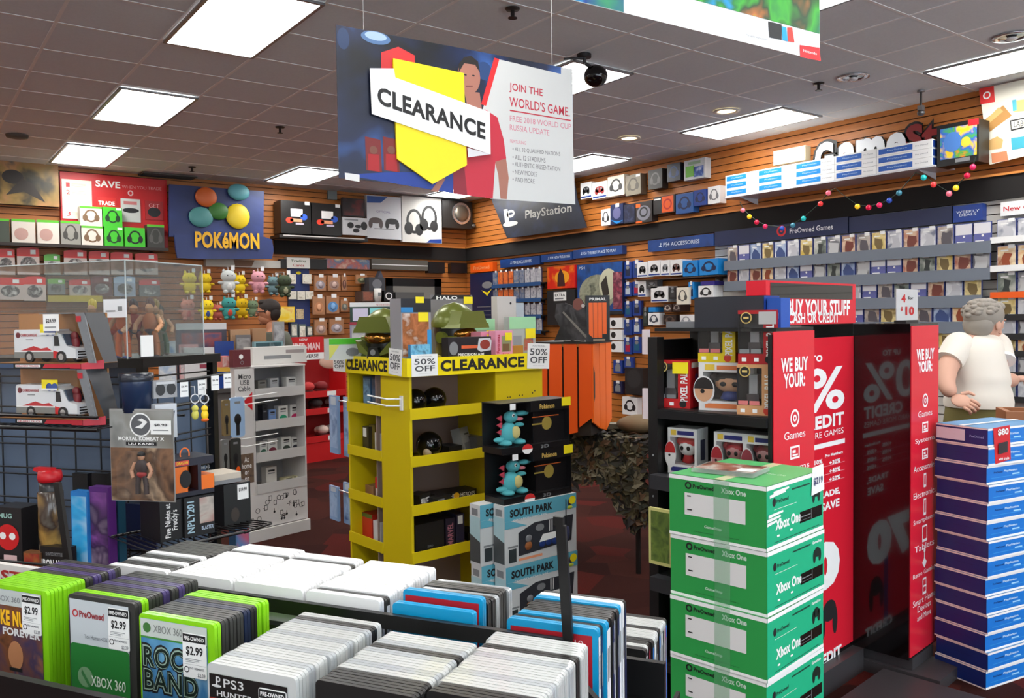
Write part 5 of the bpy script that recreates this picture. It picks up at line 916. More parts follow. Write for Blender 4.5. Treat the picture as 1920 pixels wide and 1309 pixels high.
# ---------------------------------------------------------------- building-set boxes and plush boxes stacked before it
SF = Fr(at(948, 948, 3.49), AY); hS = .2585; wS = SF.hit(1083, 990)[0]
TEAL = M((96, 170, 190), .4)
def setbox(loc, lb):
    t = thing('building_set_box', lb, 'box', loc, AY, 'building set boxes'); d = .07
    m = MB(); m.box(0, 0, 0, wS, d, hS-.001, M((206, 208, 208), .45)); m.rect(0, hS*.74, wS, hS-.001, -E_, TEAL); m.quad([(wS*.08, -E_*2, hS*.74), (wS*.3, -E_*2, hS*.62), (0, -E_*2, hS*.62), (0, -E_*2, hS*.74)], TEAL)
    m.text('SOUTH PARK', wS*.36, hS*.86, wS*.58, hS*.13, -2*E_, INK, .045); m.text('construction set', wS*.34, hS*.75, wS*.46, hS*.04, -2*E_, PAPER)
    m.quad([(-E_, d, hS*.05), (-E_, 0, hS*.05), (-E_, 0, hS*.4), (-E_, d, hS*.5)], M((70, 74, 76), .4)); m.quad([(-E_, d, hS*.5), (-E_, 0, hS*.4), (-E_, 0, hS*.8), (-E_, d, hS*.8)], M((170, 200, 205), .4)); m.quad([(-E_, d*.8, hS*.82), (-E_, d*.2, hS*.82), (-E_, d*.2, hS*.93), (-E_, d*.8, hS*.93)], GREY)
    m.rect(wS*.05, hS*.06, wS*.15, hS*.28, -2*E_, M((50, 58, 60), .4)); m.rect(wS*.18, hS*.06, wS*.5, hS*.1, -2*E_, M((230, 150, 110), .5)); m.rect(wS*.04, hS*.3, wS*.17, hS*.33, -2*E_, GREY)
    part('carton', m, t)
    m = MB(); m.prism([(wS*.18, hS*.14), (wS*.92, hS*.2), (wS*.95, hS*.64), (wS*.4, hS*.64), (wS*.18, hS*.52)], -.002, -.0013, M((52, 54, 60), .3))
    for k in range(3): m.box(wS*(.6+.02*k), -.0026, hS*.44, wS*(.605+.02*k)+.001, -.0021, hS*.63, PAPER)
    m.disc(wS*.47, hS*.54, wS*.06, -.0025, GREY, hS*.06)
    pw_ = part('window', m, t, 'dark picture window')
    m = MB()
    for cx, c in ((.31, (150, 90, 50)),): m.ell((wS*cx, -.004, hS*.28), (wS*.05, .003, hS*.07), M(c, .5), 10, 6); m.ell((wS*cx, -.005, hS*.4), (wS*.045, .003, hS*.06), M((120, 120, 124), .5), 10, 6)
    for k in range(3): m.ell((wS*(.5+.09*k), -.004, hS*.26), (wS*.045, .003, hS*.06), M((30, 56, 120), .5), 10, 6)
    m.prism([(wS*.45, hS*.3), (wS*.72, hS*.32), (wS*.74, hS*.42), (wS*.5, hS*.42)], -.0085, -.0072, PAPER)
    m.ell((wS*.86, -.004, hS*.34), (wS*.035, .003, hS*.12), M((60, 66, 100), .5), 8, 6); m.box(wS*.84, -.003, hS*.5, wS*.85, -.0013, hS*.92, DARK); m.ell((wS*.9, -.003, hS*.86), (wS*.035, .002, hS*.06), M((70, 60, 66), .5), 8, 6); m.ell((wS*.9, -.003, hS*.77), (wS*.04, .002, hS*.03), M((190, 200, 60), .5), 8, 6)
    part('toy_picture', m, pw_)
    part('sticker', MB().disc(wS*.93, hS*.89, wS*.05, -.006, TAGY, hS*.07), t, 'yellow round sticker'); return t
lv = ['lowest', 'middle', 'topmost']
t0 = None
for k in range(3):
    for j in range(2):
        lb = 'teal and white building set box, %s level, %s' % (lv[k], ['front box', 'rear box peeking out at the left'][j]); loc = SF.w(-.004*k-.062*j+(.0 if k else -.01), .084*j, .0005+k*hS)
        if t0 is None: t0 = setbox(loc, lb)
        else: copy_tree(t0, lb, loc)
zS = 3*hS+.0005
PFk = Fr(SF.w(0, .01, 0), AY); wP = PFk.hit(1074, 790)[0]-.012; hP = .212
def plushbox(loc, lb):
    t = thing('plush_set_box', lb, 'box', loc, AY, 'black plush toy boxes'); d = .13; w, h = wP, hP; bk = M((20, 19, 21), .35)
    m = MB(); m.box(0, d-.004, 0, w, d, h, bk); m.box(0, 0, 0, w, d-.004, h*.12, bk); m.box(0, 0, h-.004, w, d-.004, h, bk); m.box(w-.004, 0, h*.12, w, d-.004, h-.004, bk); m.box(w*.52, .03, h*.12, w-.004, d-.004, h-.004, M((26, 24, 26), .35)); m.box(w*.42, 0, h*.78, w-.004, .0295, h-.004, bk)
    m.text('Pokémon', w*.66, h*.87, w*.22, h*.1, -E_, M((205, 170, 90), .4), .03); m.box(w*.5, .026, h*.64, w*.9, .0299, h*.655, M((225, 110, 50), .4)); m.text('3D', w*.62, h*.06, w*.12, h*.07, -E_, GREY, .03)
    part('carton', m, t)
    part('window', MB().box(0, .001, h*.12, w*.5, .0018, h-.004, clear(gloss=.06)), t, 'clear plastic window')
    c = M((84, 178, 186), .85); m = MB(); s = h*.4
    m.ell((w*.25, .07, h*.16+s*.5), (s*.5, .035, s*.55), c); m.ell((w*.27, .065, h*.16+s*1.3), (s*.36, .032, s*.3), c); m.ell((w*.42, .06, h*.16+s*1.45), (s*.42, .025, s*.13), c, 12, 7); m.ell((w*.37, .06, h*.16+s*1.18), (s*.26, .022, s*.1), M((225, 130, 140), .8), 10, 6)
    for a, b in ((-.4, .12), (.5, .12)): m.ell((w*.25+s*a, .055, h*.13+s*b), (s*.32, .04, s*.16), c, 10, 6)
    m.ell((w*.25+s*.5, .05, h*.16+s*.9), (s*.28, .02, s*.11), c, 8, 6); m.ell((w*.25-s*.6, .07, h*.16+s*.2), (s*.35, .02, s*.14), c, 8, 6)
    pt_ = part('plush_toy', m, t, 'teal plush toy'); m = MB(); m.ell((w*.29, .04, h*.16+s*.55), (s*.28, .012, s*.32), M((214, 200, 130), .8)); part('belly', m, pt_, 'cream belly')
    m = MB(); [m.prism([(w*.25-s*.45, h*.2+s*b), (w*.25-s*.72, h*.22+s*(b+.14)), (w*.25-s*.42, h*.2+s*(b+.3))], .068, .078, M((190, 60, 80), .7)) for b in (.3, .65, 1.0)]; part('spines', m, pt_, 'red back spines')
    m = MB(); m.disc(w*.24, h*.16+s*1.42, s*.09, .032, PAPER, n=10); m.disc(w*.245, h*.16+s*1.41, s*.05, .0312, INK, n=10); part('eye', m, pt_)
    m = MB(); m.disc(w*.72, h*.5, w*.075, .028, M((205, 180, 90), .3, .4)); m.box(w*.5, .0275, h*.485, w*.68, .0298, h*.515, M((205, 180, 90), .3, .4)); part('key_charm', m, t, 'golden key shaped charm')
    m = MB(); m.disc(w*.36, h*.05, w*.075, -.003, PAPER, h*.1); m.quad([(w*.36+w*.075*cos(pi*k/10), -.0034, h*.05+h*.1*sin(pi*k/10)) for k in range(11)], M((214, 50, 50), .4)); part('ball_mark', m, t, 'red and white round mark')
    part('sticker', MB().rect(w*.88, h*.84, w*1.02, h*1.02, -.002, TAGY), t, 'yellow price sticker'); part('sticker', MB().rect(w*.12, h*.86, w*.2, h*.98, -.002, PAPER), t, 'white price sticker'); return t
a = plushbox(PFk.w(0, 0, zS), 'black boxed teal plush toy, lower of two, resting on the building set boxes'); copy_tree(a, 'black boxed teal plush toy, upper of two beside the yellow display', PFk.w(-.01, 0, zS+hP+.0005))
# ---------------------------------------------------------------- orange crate on the table under camouflage net
TZ = .80
CFr = Fr(at(1113, 800, 4.9), -58); CRr = Fr(at(1113, 800, 4.9), 32)
wl = -CFr.hit(1000, 720)[0]; wr_ = CRr.hit(1147, 720)[0]; zb = TZ+.062; ztp = CFr.hit(1090, 645)[1]
t = thing('orange_crate', 'large orange slatted cardboard crate on the camouflaged table', 'crate', CFr.o+Vector((0, 0, zb)), -58); h = ztp-zb; oc = M((236, 84, 10), .45)
m = MB(); m.box(-wl+.02, .012, .1, -.012, wr_-.012, h-.03, M((26, 16, 12), .7)); m.box(-wl+.02, .02, 0, -.02, wr_-.02, .0995, M((26, 16, 12), .7)); part('core', m, t, 'black inner box')
n = 4
for k in range(n):
    a = -wl+wl*k/n+.006; b = -wl+wl*(k+1)/n-.006; f = [.10, .02, .0, .05][k]; g_ = [.06, .0, .02, .11][k]
    m = MB(); m.prism([(a, f), (b, g_), (b, h), (a, h)], 0, .0115, oc); part('slat', m, t)
m = MB()
hz = [(wr_*.02, h*.28, h*.72)]
for k in range(3):
    a = wr_*k/3+.004; b = wr_*(k+1)/3-.004; f = [.08, .03, .0][k]; g_ = [.035, .005, .06][k]
    m = MB(); m.add([(0, a, f), (0, b, g_), (0, b, h), (0, a, h), (-.0115, a, f), (-.0115, b, g_), (-.0115, b, h), (-.0115, a, h)], [(0, 1, 2, 3), (7, 6, 5, 4), (0, 4, 5, 1), (1, 5, 6, 2), (2, 6, 7, 3), (3, 7, 4, 0)], M((245, 110, 30), .45))
    if k == 0: m.quad([(.001, a+.0, h*.35), (.001, a+.03, h*.42), (.001, a+.03, h*.68), (.001, a, h*.76)], DARK)
    part('slat', m, t)
m = MB(); m.box(-wl+.0, -.004, h, .004, wr_+.004, h+.012, M((24, 20, 20), .5)); part('lid', m, t, 'black lid')
zc_ = ztp+.0125
x0, z0, x1, z1 = CFr.rect((1103, 564, 1138, 640), .02)
q = Z(CFr, 880, 460, 5.647, .03); cx = CFr.hit(1070, 610, .03)[0]; q.c = (cx, zc_)
t = thing('standee', 'dark cardboard cut-out of a crouching armed figure on the orange crate', 'standee', CFr.w(cx, .03, zc_), -58)
m = MB(); f = lambda p: (q(*p)[0], max(0.0, q(*p)[1]))
m.prism([f(p) for p in ((900, 1010), (1245, 1000), (1240, 800), (1225, 640), (1180, 565), (1110, 580), (1090, 640), (1010, 610), (920, 620), (905, 760), (960, 870))], 0, .012, art([(16, 16, 18), (30, 30, 34), (66, 64, 68), (20, 20, 22)], 10, .4))
q.disc(m, (1150, 625), 55, -.001, M((120, 70, 62), .5), rz=65); q.poly(m, [(1000, 700), (1245, 960), (1235, 985), (985, 715)], -.0015, M((120, 116, 110), .4)); q.disc(m, (1205, 640), 20, -.002, M((190, 180, 176), .4))
part('board', m, t)
m = MB(); m.box(-.05, .0125, 0, .05, .12, .006, DARK); m.prism([(-.004, 0.0061), (.004, 0.0061), (.004, .12), (-.004, .12)], .0125, .06, DARK); part('foot', m, t)
w = .14; h = .27
m = MB(); m.box(-w/2, 0, 0, w/2, .06, h, M((22, 22, 24), .4)); m.text('PRIMAL', 0, h*.92, w*.7, h*.06, -E_, PAPER, .02)
for k in range(4): a = -w*.38+w*.19*k; m.prism([(a, h*(.16 if k in (0, 3) else .08)), (a+w*.175, h*(.08 if k in (0, 1) else .16) if k in (0, 3) else h*.08), (a+w*.175, h*.84), (a, h*.84)], -E_*2, -E_, M((240, 100, 16), .4))
m.rect(-w*.2, h*.02, w*.3, h*.05, -E_, M((190, 170, 140), .5))
solo('game_box', m, 'black box with an orange striped shield standing on the orange crate', 'box', CFr.w(CFr.hit(1121, 600, .06)[0], .06, zc_), -58+20)
# table
TF = Fr(at(1205, 1080, 5.08), -58)
lx, ly = 1.05, .62
t = thing('folding_table', 'dark table with thin legs under the camouflage net', 'table', TF.w(0, 0, 0), -58)
part('tabletop', MB().box(-lx, -.03, TZ-.03, .03, ly, TZ, M((40, 34, 32), .5)), t)
for x, y in ((-.03, .02), (-.03, ly-.05), (-lx+.05, .02), (-lx+.05, ly-.05)): part('leg', MB().cyl((x, y, 0), (x, y, TZ-.0305), .016, M((30, 26, 26), .4)), t)
rn = random.Random(11); t = thing('camouflage_net', 'leafy brown and green camouflage net draped over the table', 'net', TF.w(0, 0, TZ), -58)
cl = [M(c, .8) for c in ((58, 52, 36), (84, 76, 52), (40, 40, 30), (96, 70, 48), (120, 112, 92), (50, 44, 44))]
def leaf(m, p, s, mat, nrm):
    a = rn.uniform(0, 6.3); u = nrm.orthogonal().normalized(); v = nrm.cross(u); u2 = (u*cos(a)+v*sin(a))*s; v2 = (v*cos(a)-u*sin(a))*s*.55; b = nrm*rn.uniform(.004, .02)
    m.quad([p-u2, p+v2+b, p+u2, p-v2+b*.5], mat)
m = MB()
for k in range(520): leaf(m, Vector((rn.uniform(-lx, .04), rn.uniform(-.04, ly), .012+rn.random()*.012)), rn.uniform(.03, .055), rn.choice(cl), Vector((rn.uniform(-.4, .4), rn.uniform(-.4, .4), 1)).normalized())
part('top_layer', m, t); m = MB()
for k in range(1100):
    x = rn.uniform(-lx, .05); drop = .26+.06*sin(x*9)+(.30*max(0, 1-abs(x+.05)/.22)); z = -rn.random()*drop; leaf(m, Vector((x, -.05-rn.random()*.03, z)), rn.uniform(.03, .055), rn.choice(cl), Vector((rn.uniform(-.4, .4), -1, rn.uniform(-.3, .5))).normalized())
for k in range(420):
    y = rn.uniform(-.05, ly); drop = .3+.1*sin(y*8)+.25*max(0, 1-y/.2); leaf(m, Vector((.05+rn.random()*.03, y, -rn.random()*drop)), rn.uniform(.03, .055), rn.choice(cl), Vector((1, rn.uniform(-.4, .4), rn.uniform(-.3, .5))).normalized())
part('drape', m, t)
# things lying on the net
m = MB(); m.ell((0, 0, .05), (.16, .12, .06), M((120, 102, 76), .9)); m.ell((.1, -.05, .04), (.1, .09, .045), M((96, 80, 60), .9)); solo('canvas_cap', m, 'crumpled tan canvas cap on the camouflage net', 'cap', TF.w(-.06, .26, TZ+.03), -40)
m = MB(); m.box(-.13, -.09, 0, .13, .09, .03, M((32, 28, 28), .4)); m.rect(-.12, .008, .12, .022, -.0912, M((190, 60, 40), .4)); solo('flat_game_box', m, 'flat black game box with a red stripe lying on the net', 'box', TF.w(-.42, .1, TZ+.03), -50)
m = MB(); m.box(-.12, -.05, 0, .12, .05, .035, M((120, 110, 90), .6)); solo('rolled_mat', m, 'pale tan flat packet behind the canvas cap', 'packet', TF.w(-.35, .36, TZ+.03), -58)
# ---------------------------------------------------------------- black shelving unit with boxed figures
AK = 7.2; KR = Fr(at(1707, 900, 3.5), AK)
sw_ = KR.hit(1759, 900)[0]; xA1 = KR.hit(1528, 800)[0]; xA0 = KR.hit(1449, 800)[0]
KF = Fr(KR.w(xA0, .005, 0), AK-90)
kl = KF.hit(1236, 800)[0]; k0 = KF.hit(1219, 800)[0]; zs1 = (KF.hit(1245, 768)[1]+KF.hit(1440, 782)[1])/2; zs2 = zs1-.235; zkA_ = KR.hit(1490, 615)[1]; kw = xA1-xA0-.002
BK = M((17, 17, 18), .45)
t = thing('shelving_unit', 'tall black shelving unit holding boxed figures beside the red kiosk', 'shelf unit', KF.w(0, 0, 0), KF.rz)
zt_ = KF.hit(1260, 619, kw)[1]
m = MB(); m.box(k0, -.01, 0, kl, .03, zt_-.02, BK); [m.cyl((k0+(kl-k0)*.5, -.0105, z), (k0+(kl-k0)*.5, -.0125, z), .004, GREY, n=6) for z in [.15*i for i in range(1, 8)]]; part('upright', m, t)
m = MB(); m.box(k0, kw-.03, 0, .0, kw, zt_-.001, BK); part('back_panel', m, t)
m = MB(); m.box(k0, .0305, .1, k0+.012, kw-.0305, zt_-.03, BK); part('end_panel', m, t)
m = MB(); m.box(-.012, 0.0, 0, .0, kw-.0305, zkA_-.02, BK); part('upright', m, t)
for z in (zs1, zs2, .62, .3): m = MB(); m.box(kl+.0005, .0, z-.03, -.0125, kw-.0305, z, BK); m.box(kl+.0005, -.012, z-.034, -.0125, -.0005, z-.004, M((24, 24, 26), .35)); part('shelf', m, t)
m = MB(); m.box(k0, .0305, zt_, .0, kw, zt_+.012, BK); part('top_board', m, t)
for k, (a, b) in enumerate(((618, 664), (728, 785))):
    z1, z0 = KF.hit(1210, a)[1], KF.hit(1210, b)[1]; part('label_strip', MB().box(k0-.028, -.008, z0, k0-.0005, .004, z1, M((214, 200, 204), .5)), t, 'white label strip')
for k, (a, b) in enumerate(((886, 912), (1075, 1100))): z = KF.hit(1240, b)[1]; part('ticket_holder', MB().box(kl, -.06, z, kl+.10, -.0125, z+.05, M((52, 52, 56), .3)), t, 'grey ticket holder')
# boxed figures
def figbox(x, z, y, w, h, d, rz, lb, c, stickr=None, tan=False, txt='PIXEL PALS'):
    t = thing('figure_box', lb, 'figure box', KF.w(x, y, z), KF.rz+rz, 'boxed block figures'); cm = M(c, .4); m = MB()
    m.box(0, 0, 0, w, d, h*.19, cm); m.box(0, 0, h*.93, w, d, h, cm); m.box(w*.66, 0, h*.19, w, d, h*.93, cm); m.box(0, d-.004, h*.19, w*.66, d, h*.93, M((40, 40, 46), .4)); m.box(0, 0, h*.19, w*.04, d-.0041, h*.93, M((30, 30, 34), .4))
    m.text(txt, w*.83, h*.47, w*.2, h*.66, -E_, PAPER, .03, up=True); m.disc(w*.22, h*.86, w*.15, -.002, M((215, 185, 110), .4)); m.disc(w*.22, h*.86, w*.12, -.003, INK); m.rect(w*.15, h*.84, w*.29, h*.88, -.004, M((215, 185, 110), .4))
    m.rect(w*.04, h*.2, w*.3, h*.28, -E_, M((214, 120, 120), .4) if c[1] > 120 else GREY); m.rect(w*.34, h*.2, w*.6, h*.28, -E_, M((214, 120, 120), .4) if c[1] > 120 else GREY); m.disc(w*.8, h*.09, w*.1, -E_, M((200, 60, 40), .4) if c[1] > 120 else INK); m.rect(w*.1, h*.05, w*.22, h*.12, -E_, PAPER); m.rect(w*.42, h*.05, w*.54, h*.12, -E_, PAPER)
    sd = lambda y0, z0, y1, z1, mt, x=w+E_: m.side(y0, z0, y1, z1, x, mt)
    sd(d*.1, h*.84, d*.9, h*.95, PAPER if not tan else M((230, 140, 170), .4)); sd(d*.4, h*.6, d*.65, h*.7, M((120, 60, 130), .4)); m.quad([(w+E_, d*.5+d*.2*cos(6.28*k/14), h*.48+h*.07*sin(6.28*k/14)) for k in range(14)], INK); sd(d*.05, h*.0, d*.95, h*.2, RED)
    part('carton', m, t)
    fm = M({(0): (60, 60, 64)}.get(0), .4); m = MB(); bc1 = M((150, 152, 156), .4); m.box(w*.18, d*.3, h*.2, w*.5, d*.7, h*.4, M((70, 66, 70), .5)); m.box(w*.24, d*.3, h*.401, w*.46, d*.7, h*.78, bc1); m.box(w*.5, d*.35, h*.3, w*.58, d*.65, h*.6, M((56, 50, 50), .5)); part('block_figure', m, t)
    part('window', MB().box(w*.04, .001, h*.19, w*.66, .0018, h*.93, clear(gloss=.07)), t, 'clear plastic window')
    if stickr: part('sticker', MB().rect(w*stickr[0], h*stickr[1], w*stickr[2], h*stickr[3], -.005, stickr[4]), t, 'price sticker')
    return t
def popbox(x, z, y, w, h, d, rz, lb, doll, hairc, dress, edge=(222, 220, 220), accent=(40, 44, 110)):
    t = thing('vinyl_doll_box', lb, 'doll box', KF.w(x, y, z), KF.rz+rz, 'window boxes with big-headed dolls'); e = M(edge, .45); m = MB()
    m.box(0, 0, 0, w, d, h*.2, e); m.box(0, 0, h*.8, w, d, h, e); m.box(0, 0, h*.2, w*.08, d, h*.8, e); m.box(w*.92, 0, h*.2, w, d, h*.8, e); m.box(w*.08, d-.004, h*.2, w*.92, d, h*.8, M((34, 34, 40), .4))
    m.rect(w*.12, h*.84, w*.3, h*.96, -E_, M((225, 190, 70), .4)); m.rect(w*.34, h*.85, w*.9, h*.94, -E_, M(accent, .4)); m.rect(w*.12, h*.05, w*.7, h*.15, -E_, M(accent, .4)); m.disc(w*.86, h*.1, w*.09, -E_, M(hairc, .5), h*.09)
    m.disc(w*.1, h*.42, w*.2, -.002, e, h*.3); m.disc(w*.1, h*.42, w*.17, -.0032, M(doll, .5), h*.24); m.quad([(w*.1+w*.18*cos(pi*k/10), -.0042, h*.45+h*.24*sin(pi*k/10)) for k in range(11)], M(hairc, .5)); m.disc(w*.08, h*.4, w*.04, -.005, INK)
    m.text(('DOLL BOX' if 0 else 'VINYL'), w+.0, h*.5, d*.4, h*.4, 0, INK, .02, plane='yz', x=w+E_, up=True) if 0 else m.side(d*.3, h*.3, d*.7, h*.75, w+E_, M((60, 62, 84), .5))
    part('carton', m, t)
    m = MB(); m.ell((w*.52, d*.5, h*.56), (w*.3, d*.34, h*.2), M(doll, .5)); m.ell((w*.42, d*.17, h*.55), (w*.06, d*.04, h*.05), INK, 8, 6); m.ell((w*.64, d*.17, h*.55), (w*.06, d*.04, h*.05), INK, 8, 6); dh_ = part('doll_head', m, t)
    m = MB(); m.ell((w*.52, d*.54, h*.62), (w*.33, d*.34, h*.18), M(hairc, .6)); m.ell((w*.22, d*.5, h*.68), (w*.1, d*.14, h*.08), M(hairc, .6), 8, 6); m.ell((w*.82, d*.5, h*.68), (w*.1, d*.14, h*.08), M(hairc, .6), 8, 6); part('doll_hair', m, dh_)
    m = MB(); m.lathe([(w*.08, h*.2), (w*.2, h*.24), (w*.14, h*.38), (w*.08, h*.4)], M(dress, .6), (w*.52, d*.5, 0)); part('doll_body', m, t)
    part('window', MB().box(w*.08, .001, h*.2, w*.92, .0018, h*.8, clear(gloss=.06)), t, 'clear plastic window'); return t
z = zs1+.0006; yk = .03
def kx(px, py=720, y=yk): return KF.hit(px, py, y)[0]
def kz(px, py, y=yk): return KF.hit(px, py, y)[1]
hpop = kz(1345, 681)-z; hpp = kz(1340, 590)-kz(1340, 682)
popbox(kx(1304), z, yk+.02, kx(1380)-kx(1304)+.035, hpop, .09, 12, 'white window box with a dark-haired doll between two block figure boxes', (206, 156, 120), (34, 28, 28), (40, 60, 130), accent=(214, 120, 70))
figbox(kx(1386), z, yk-.015, .128, hpop+.0, .11, 12, 'tan block figure box with a pink foot, right of the white doll box', (205, 150, 104), None, True)
figbox(kx(1228), z, yk, .135, kz(1260, 676)-z, .12, 14, 'red block figure box with a yellow sticker at the left end of the shelf', (196, 30, 34), (.52, .72, .96, .96, TAGY))
figbox(kx(1303), z+hpop+.0006, yk+.02, .135, hpp, .12, 12, 'yellow block figure box standing on the white doll box', (222, 196, 20))
figbox(kx(1387), z+hpop+.0006, yk-.01, .13, hpp+.01, .11, 12, 'dark red block figure box with a grey sticker on top of the tan box', (170, 26, 32), (.55, .74, 1.0, .97, M((180, 178, 176), .5)))
z = zs2+.0006; hp2 = zs1-.03-zs2-.02
for k, (x, lb, dl, hr, dr_) in enumerate(((kx(1252, 840), 'white window box with a red and white clown doll on the second shelf', (226, 224, 222), (190, 40, 40), (170, 30, 34)), (kx(1335, 840), 'white window box with a red-haired doll, second on the second shelf', (190, 130, 130), (170, 40, 50), (120, 60, 70)), (kx(1388, 840), 'white window box with a pink fox doll, third on the second shelf', (200, 150, 150), (150, 60, 70), (90, 50, 60)))):
    popbox(x, z, .03+.012*k, .115, min(hp2, .165), .09, 8, lb, dl, hr, dr_)
# long cartons on the top board
o_z = zt_+.0125
m = MB(); xl_ = KF.hit(1302, 585, .05)[0]; xr2 = KF.hit(1432, 575, .05)[0]
h = KF.hit(1380, 556, .05)[1]-o_z
m.box(0, 0, 0, xr2-xl_, .1, h, M((48, 50, 58), .3)); m.top(0.002, .002, xr2-xl_-.002, .098, h+E_, M((84, 88, 94), .25)); m.side(0, 0, .1, h, xr2-xl_+E_, BLU)
solo('long_carton', m, 'long dark grey carton with a blue end lying on top of the shelving unit', 'box', KF.w(xl_, .05, o_z), KF.rz)
m = MB(); m.box(0, 0, 0, .05, .06, h*.92, M((30, 80, 170), .4)); solo('blue_carton', m, 'bright blue carton end right of the long dark carton', 'box', KF.w(xr2+.006, .06, o_z), KF.rz)
m = MB(); m.box(0, 0, 0, .16, .16, .022, M((110, 112, 116), .4)); solo('grey_case', m, 'flat grey case on the left end of the shelving unit top', 'case', KF.w(k0+.03, .06, o_z), KF.rz)
m = MB(); m.box(0, 0, 0, .09, .12, .05, M((205, 200, 190), .5)); solo('cream_box', m, 'cream box on the shelving unit top, left of the long carton', 'box', KF.w(k0+.2, .08, o_z), KF.rz)
m = MB(); m.box(-.1, 0, 0, .0, .012, .2, M((206, 200, 130), .5)); m.rect(-.09, .012, -.01, .19, -E_, art([(50, 70, 40), (110, 130, 60), (30, 36, 40)], 16)); m.box(-.1, .0121, .09, .0, .07, .11, M((206, 200, 130), .5))
z0 = KF.hit(1240, 1045)[1]; solo('figure_card', m, 'pale yellow framed figure card hanging low on the shelving unit', 'card', KF.w(kl+.115, -.085, z0), KF.rz)
# ---------------------------------------------------------------- red trade-in kiosk
KL = Fr(at(1707, 900, 3.5), AK-90); dw = -KL.hit(1599, 900)[0]
zk0 = .1; zk1 = KR.hit(1735, 606)[1]; zkA = KR.hit(1490, 615)[1]
KRED = M((218, 30, 50), .3); KB = M((10, 9, 10), .12, coat=.6)
t = thing('trade_kiosk', 'red and glossy black trade-in kiosk with white lettering', 'kiosk', KR.o, AK)
m = MB(); m.box(0, .004, zk0, sw_, dw, zk1, KB); part('right_wing', m, t, 'glossy black wing')
icon_l = ['Games', 'Systems', 'Accessories', 'Electronics', 'Smartphones', 'Tablets', 'Retro Gaming', 'Smart Home\nDevices']
def icons(m, x0, w, k, z, y):
    x = x0+w/2; s = .03; q_ = PAPER
    if k == 0: m.ring(x, z, s, .008, y, q_); m.ring(x, z, s*.4, .006, y, q_)
    elif k in (3, 4, 5, 7):
        a, b = {3: (.014, .03), 4: (.014, .036), 5: (.026, .036), 7: (.02, .036)}[k]; m.rect(x-a, z-b, x+a, z+b, y, q_); m.rect(x-a+.006, z-b+.012, x+a-.006, z+b-.008, y*1.3, KRED)
        if k == 7: m.rect(x-a, z-.004, x+a, z+.004, y*1.6, q_)
    elif k == 6: m.rect(x-.004, z, x+.004, z+.04, y, q_); m.prism([(x-.024, z-.012), (x, z-.036), (x+.024, z-.012), (x, z+.008)], y, y*.5, q_); m.disc(x, z+.04, .01, y, q_)
    else: m.rect(x-.032, z-.022, x+.032, z+.022, y, q_); m.rect(x-.025, z-.015, x+.025, z+.015, y*1.3, KRED); m.rect(x-.018, z-.002, x+.004, z+.008, y*1.6, q_); m.rect(x-.018, z-.012, x+.018, z-.006, y*1.6, q_)
def strip(xa, xb, ztop, nm, pxs, lb):
    w = xb-xa; m = MB(); m.box(xa+.006, 0, zk0+.01, xb-.004, .0035, ztop-.01, KRED)
    m.text('WE BUY\nYOUR:', (xa+xb)/2, pxs[0], w*.64, .10, -E_, PAPER, .04)
    for k, lbt in enumerate(icon_l):
        z = pxs[1]-pxs[2]*k; icons(m, xa, w, k, z, -E_); m.text(lbt, (xa+xb)/2, z-.055-(.016 if k == 7 else 0), w*min(.8, .1*len(lbt.split('\n')[0])), .026 if k < 7 else .06, -E_, PAPER)
    m.text('and More', (xa+xb)/2, pxs[1]-pxs[2]*8.1, w*.5, .024, -E_, PAPER); part(nm, m, t, lb)
zz = lambda y_: KR.hit(1733, y_)[1]
strip(0, sw_, zk1, 'right_strip', (zz(676), zz(751), (zz(751)-zz(1098))/7), 'red strip listing what the shop buys')
za = lambda y_: KR.hit(1490, y_)[1]
strip(xA0, xA1, zkA, 'left_strip', (za(698), za(784), (za(784)-za(848))), 'red strip listing what the shop buys')
q = Z(KR, 1500, 560, 3.271, dw)
ya = dw-.004
m = MB(); m.box(xA1+.0005, dw+.0, zk0, -.0005, dw+.03, zk1+.04, KB); part('centre_back', m, t)
m = MB(); xm = xA1+.02; pz1 = KR.hit(1560, 632, dw)[1]; m.box(xm, ya, zk0+.02, -.0035, dw-.0005, pz1, KRED)
q2 = lambda zx, zy: (q(zx, zy)[0], q(zx, zy)[1])
def ktxt(s_, zr_, zc_y, hh_, wid, mat=PAPER, bold=.04):
    """text whose right end lies at crop x zr_, at crop height zc_y"""
    xr3 = q2(zr_, zc_y)[0]; z = q2(zr_, zc_y)[1]; hz_ = q2(zr_, zc_y-hh_/2)[1]-q2(zr_, zc_y+hh_/2)[1]; m.text(s_, xr3-wid/2, z, wid, hz_, ya-E_, mat, bold)
ktxt('UP TO', 130, 365, 40, .2); ktxt('70%', 266, 540, 260, .83, bold=.02); ktxt('CREDIT', 262, 730, 80, .42, bold=.04); ktxt('TOWARD MORE GAMES', 260, 805, 36, .62, bold=.0)
a, b = q2(95, 925), q2(268, 855); m.rect(a[0]-.3, a[1], b[0], b[1], ya-E_, PAPER)
for k, s_ in enumerate(('+30%', '+40%', '+50%')):
    ktxt(s_, 240, 990+50*k, 28, .1); ktxt('+10%', 130, 995+50*k, 28, .1); z = q2(200, 1015+50*k)[1]; m.rect(q2(95, 0)[0]-.3, z-.0015, q2(268, 0)[0], z+.0015, ya-E_, M((235, 140, 150), .4))
ktxt('Pro Members', 255, 938, 18, .16); ktxt('TRADE,', 240, 1175, 45, .23, bold=.04); ktxt('SAVE', 235, 1245, 50, .165, bold=.04)
q.a = (1500, 900, 3.2)
ktxt('70', 232, 480, 290, .5, bold=.08); ktxt('CREDIT', 242, 1015, 70, .29, bold=.05); ktxt('ON PREOWNED GAMES', 240, 1075, 18, .4, bold=0)
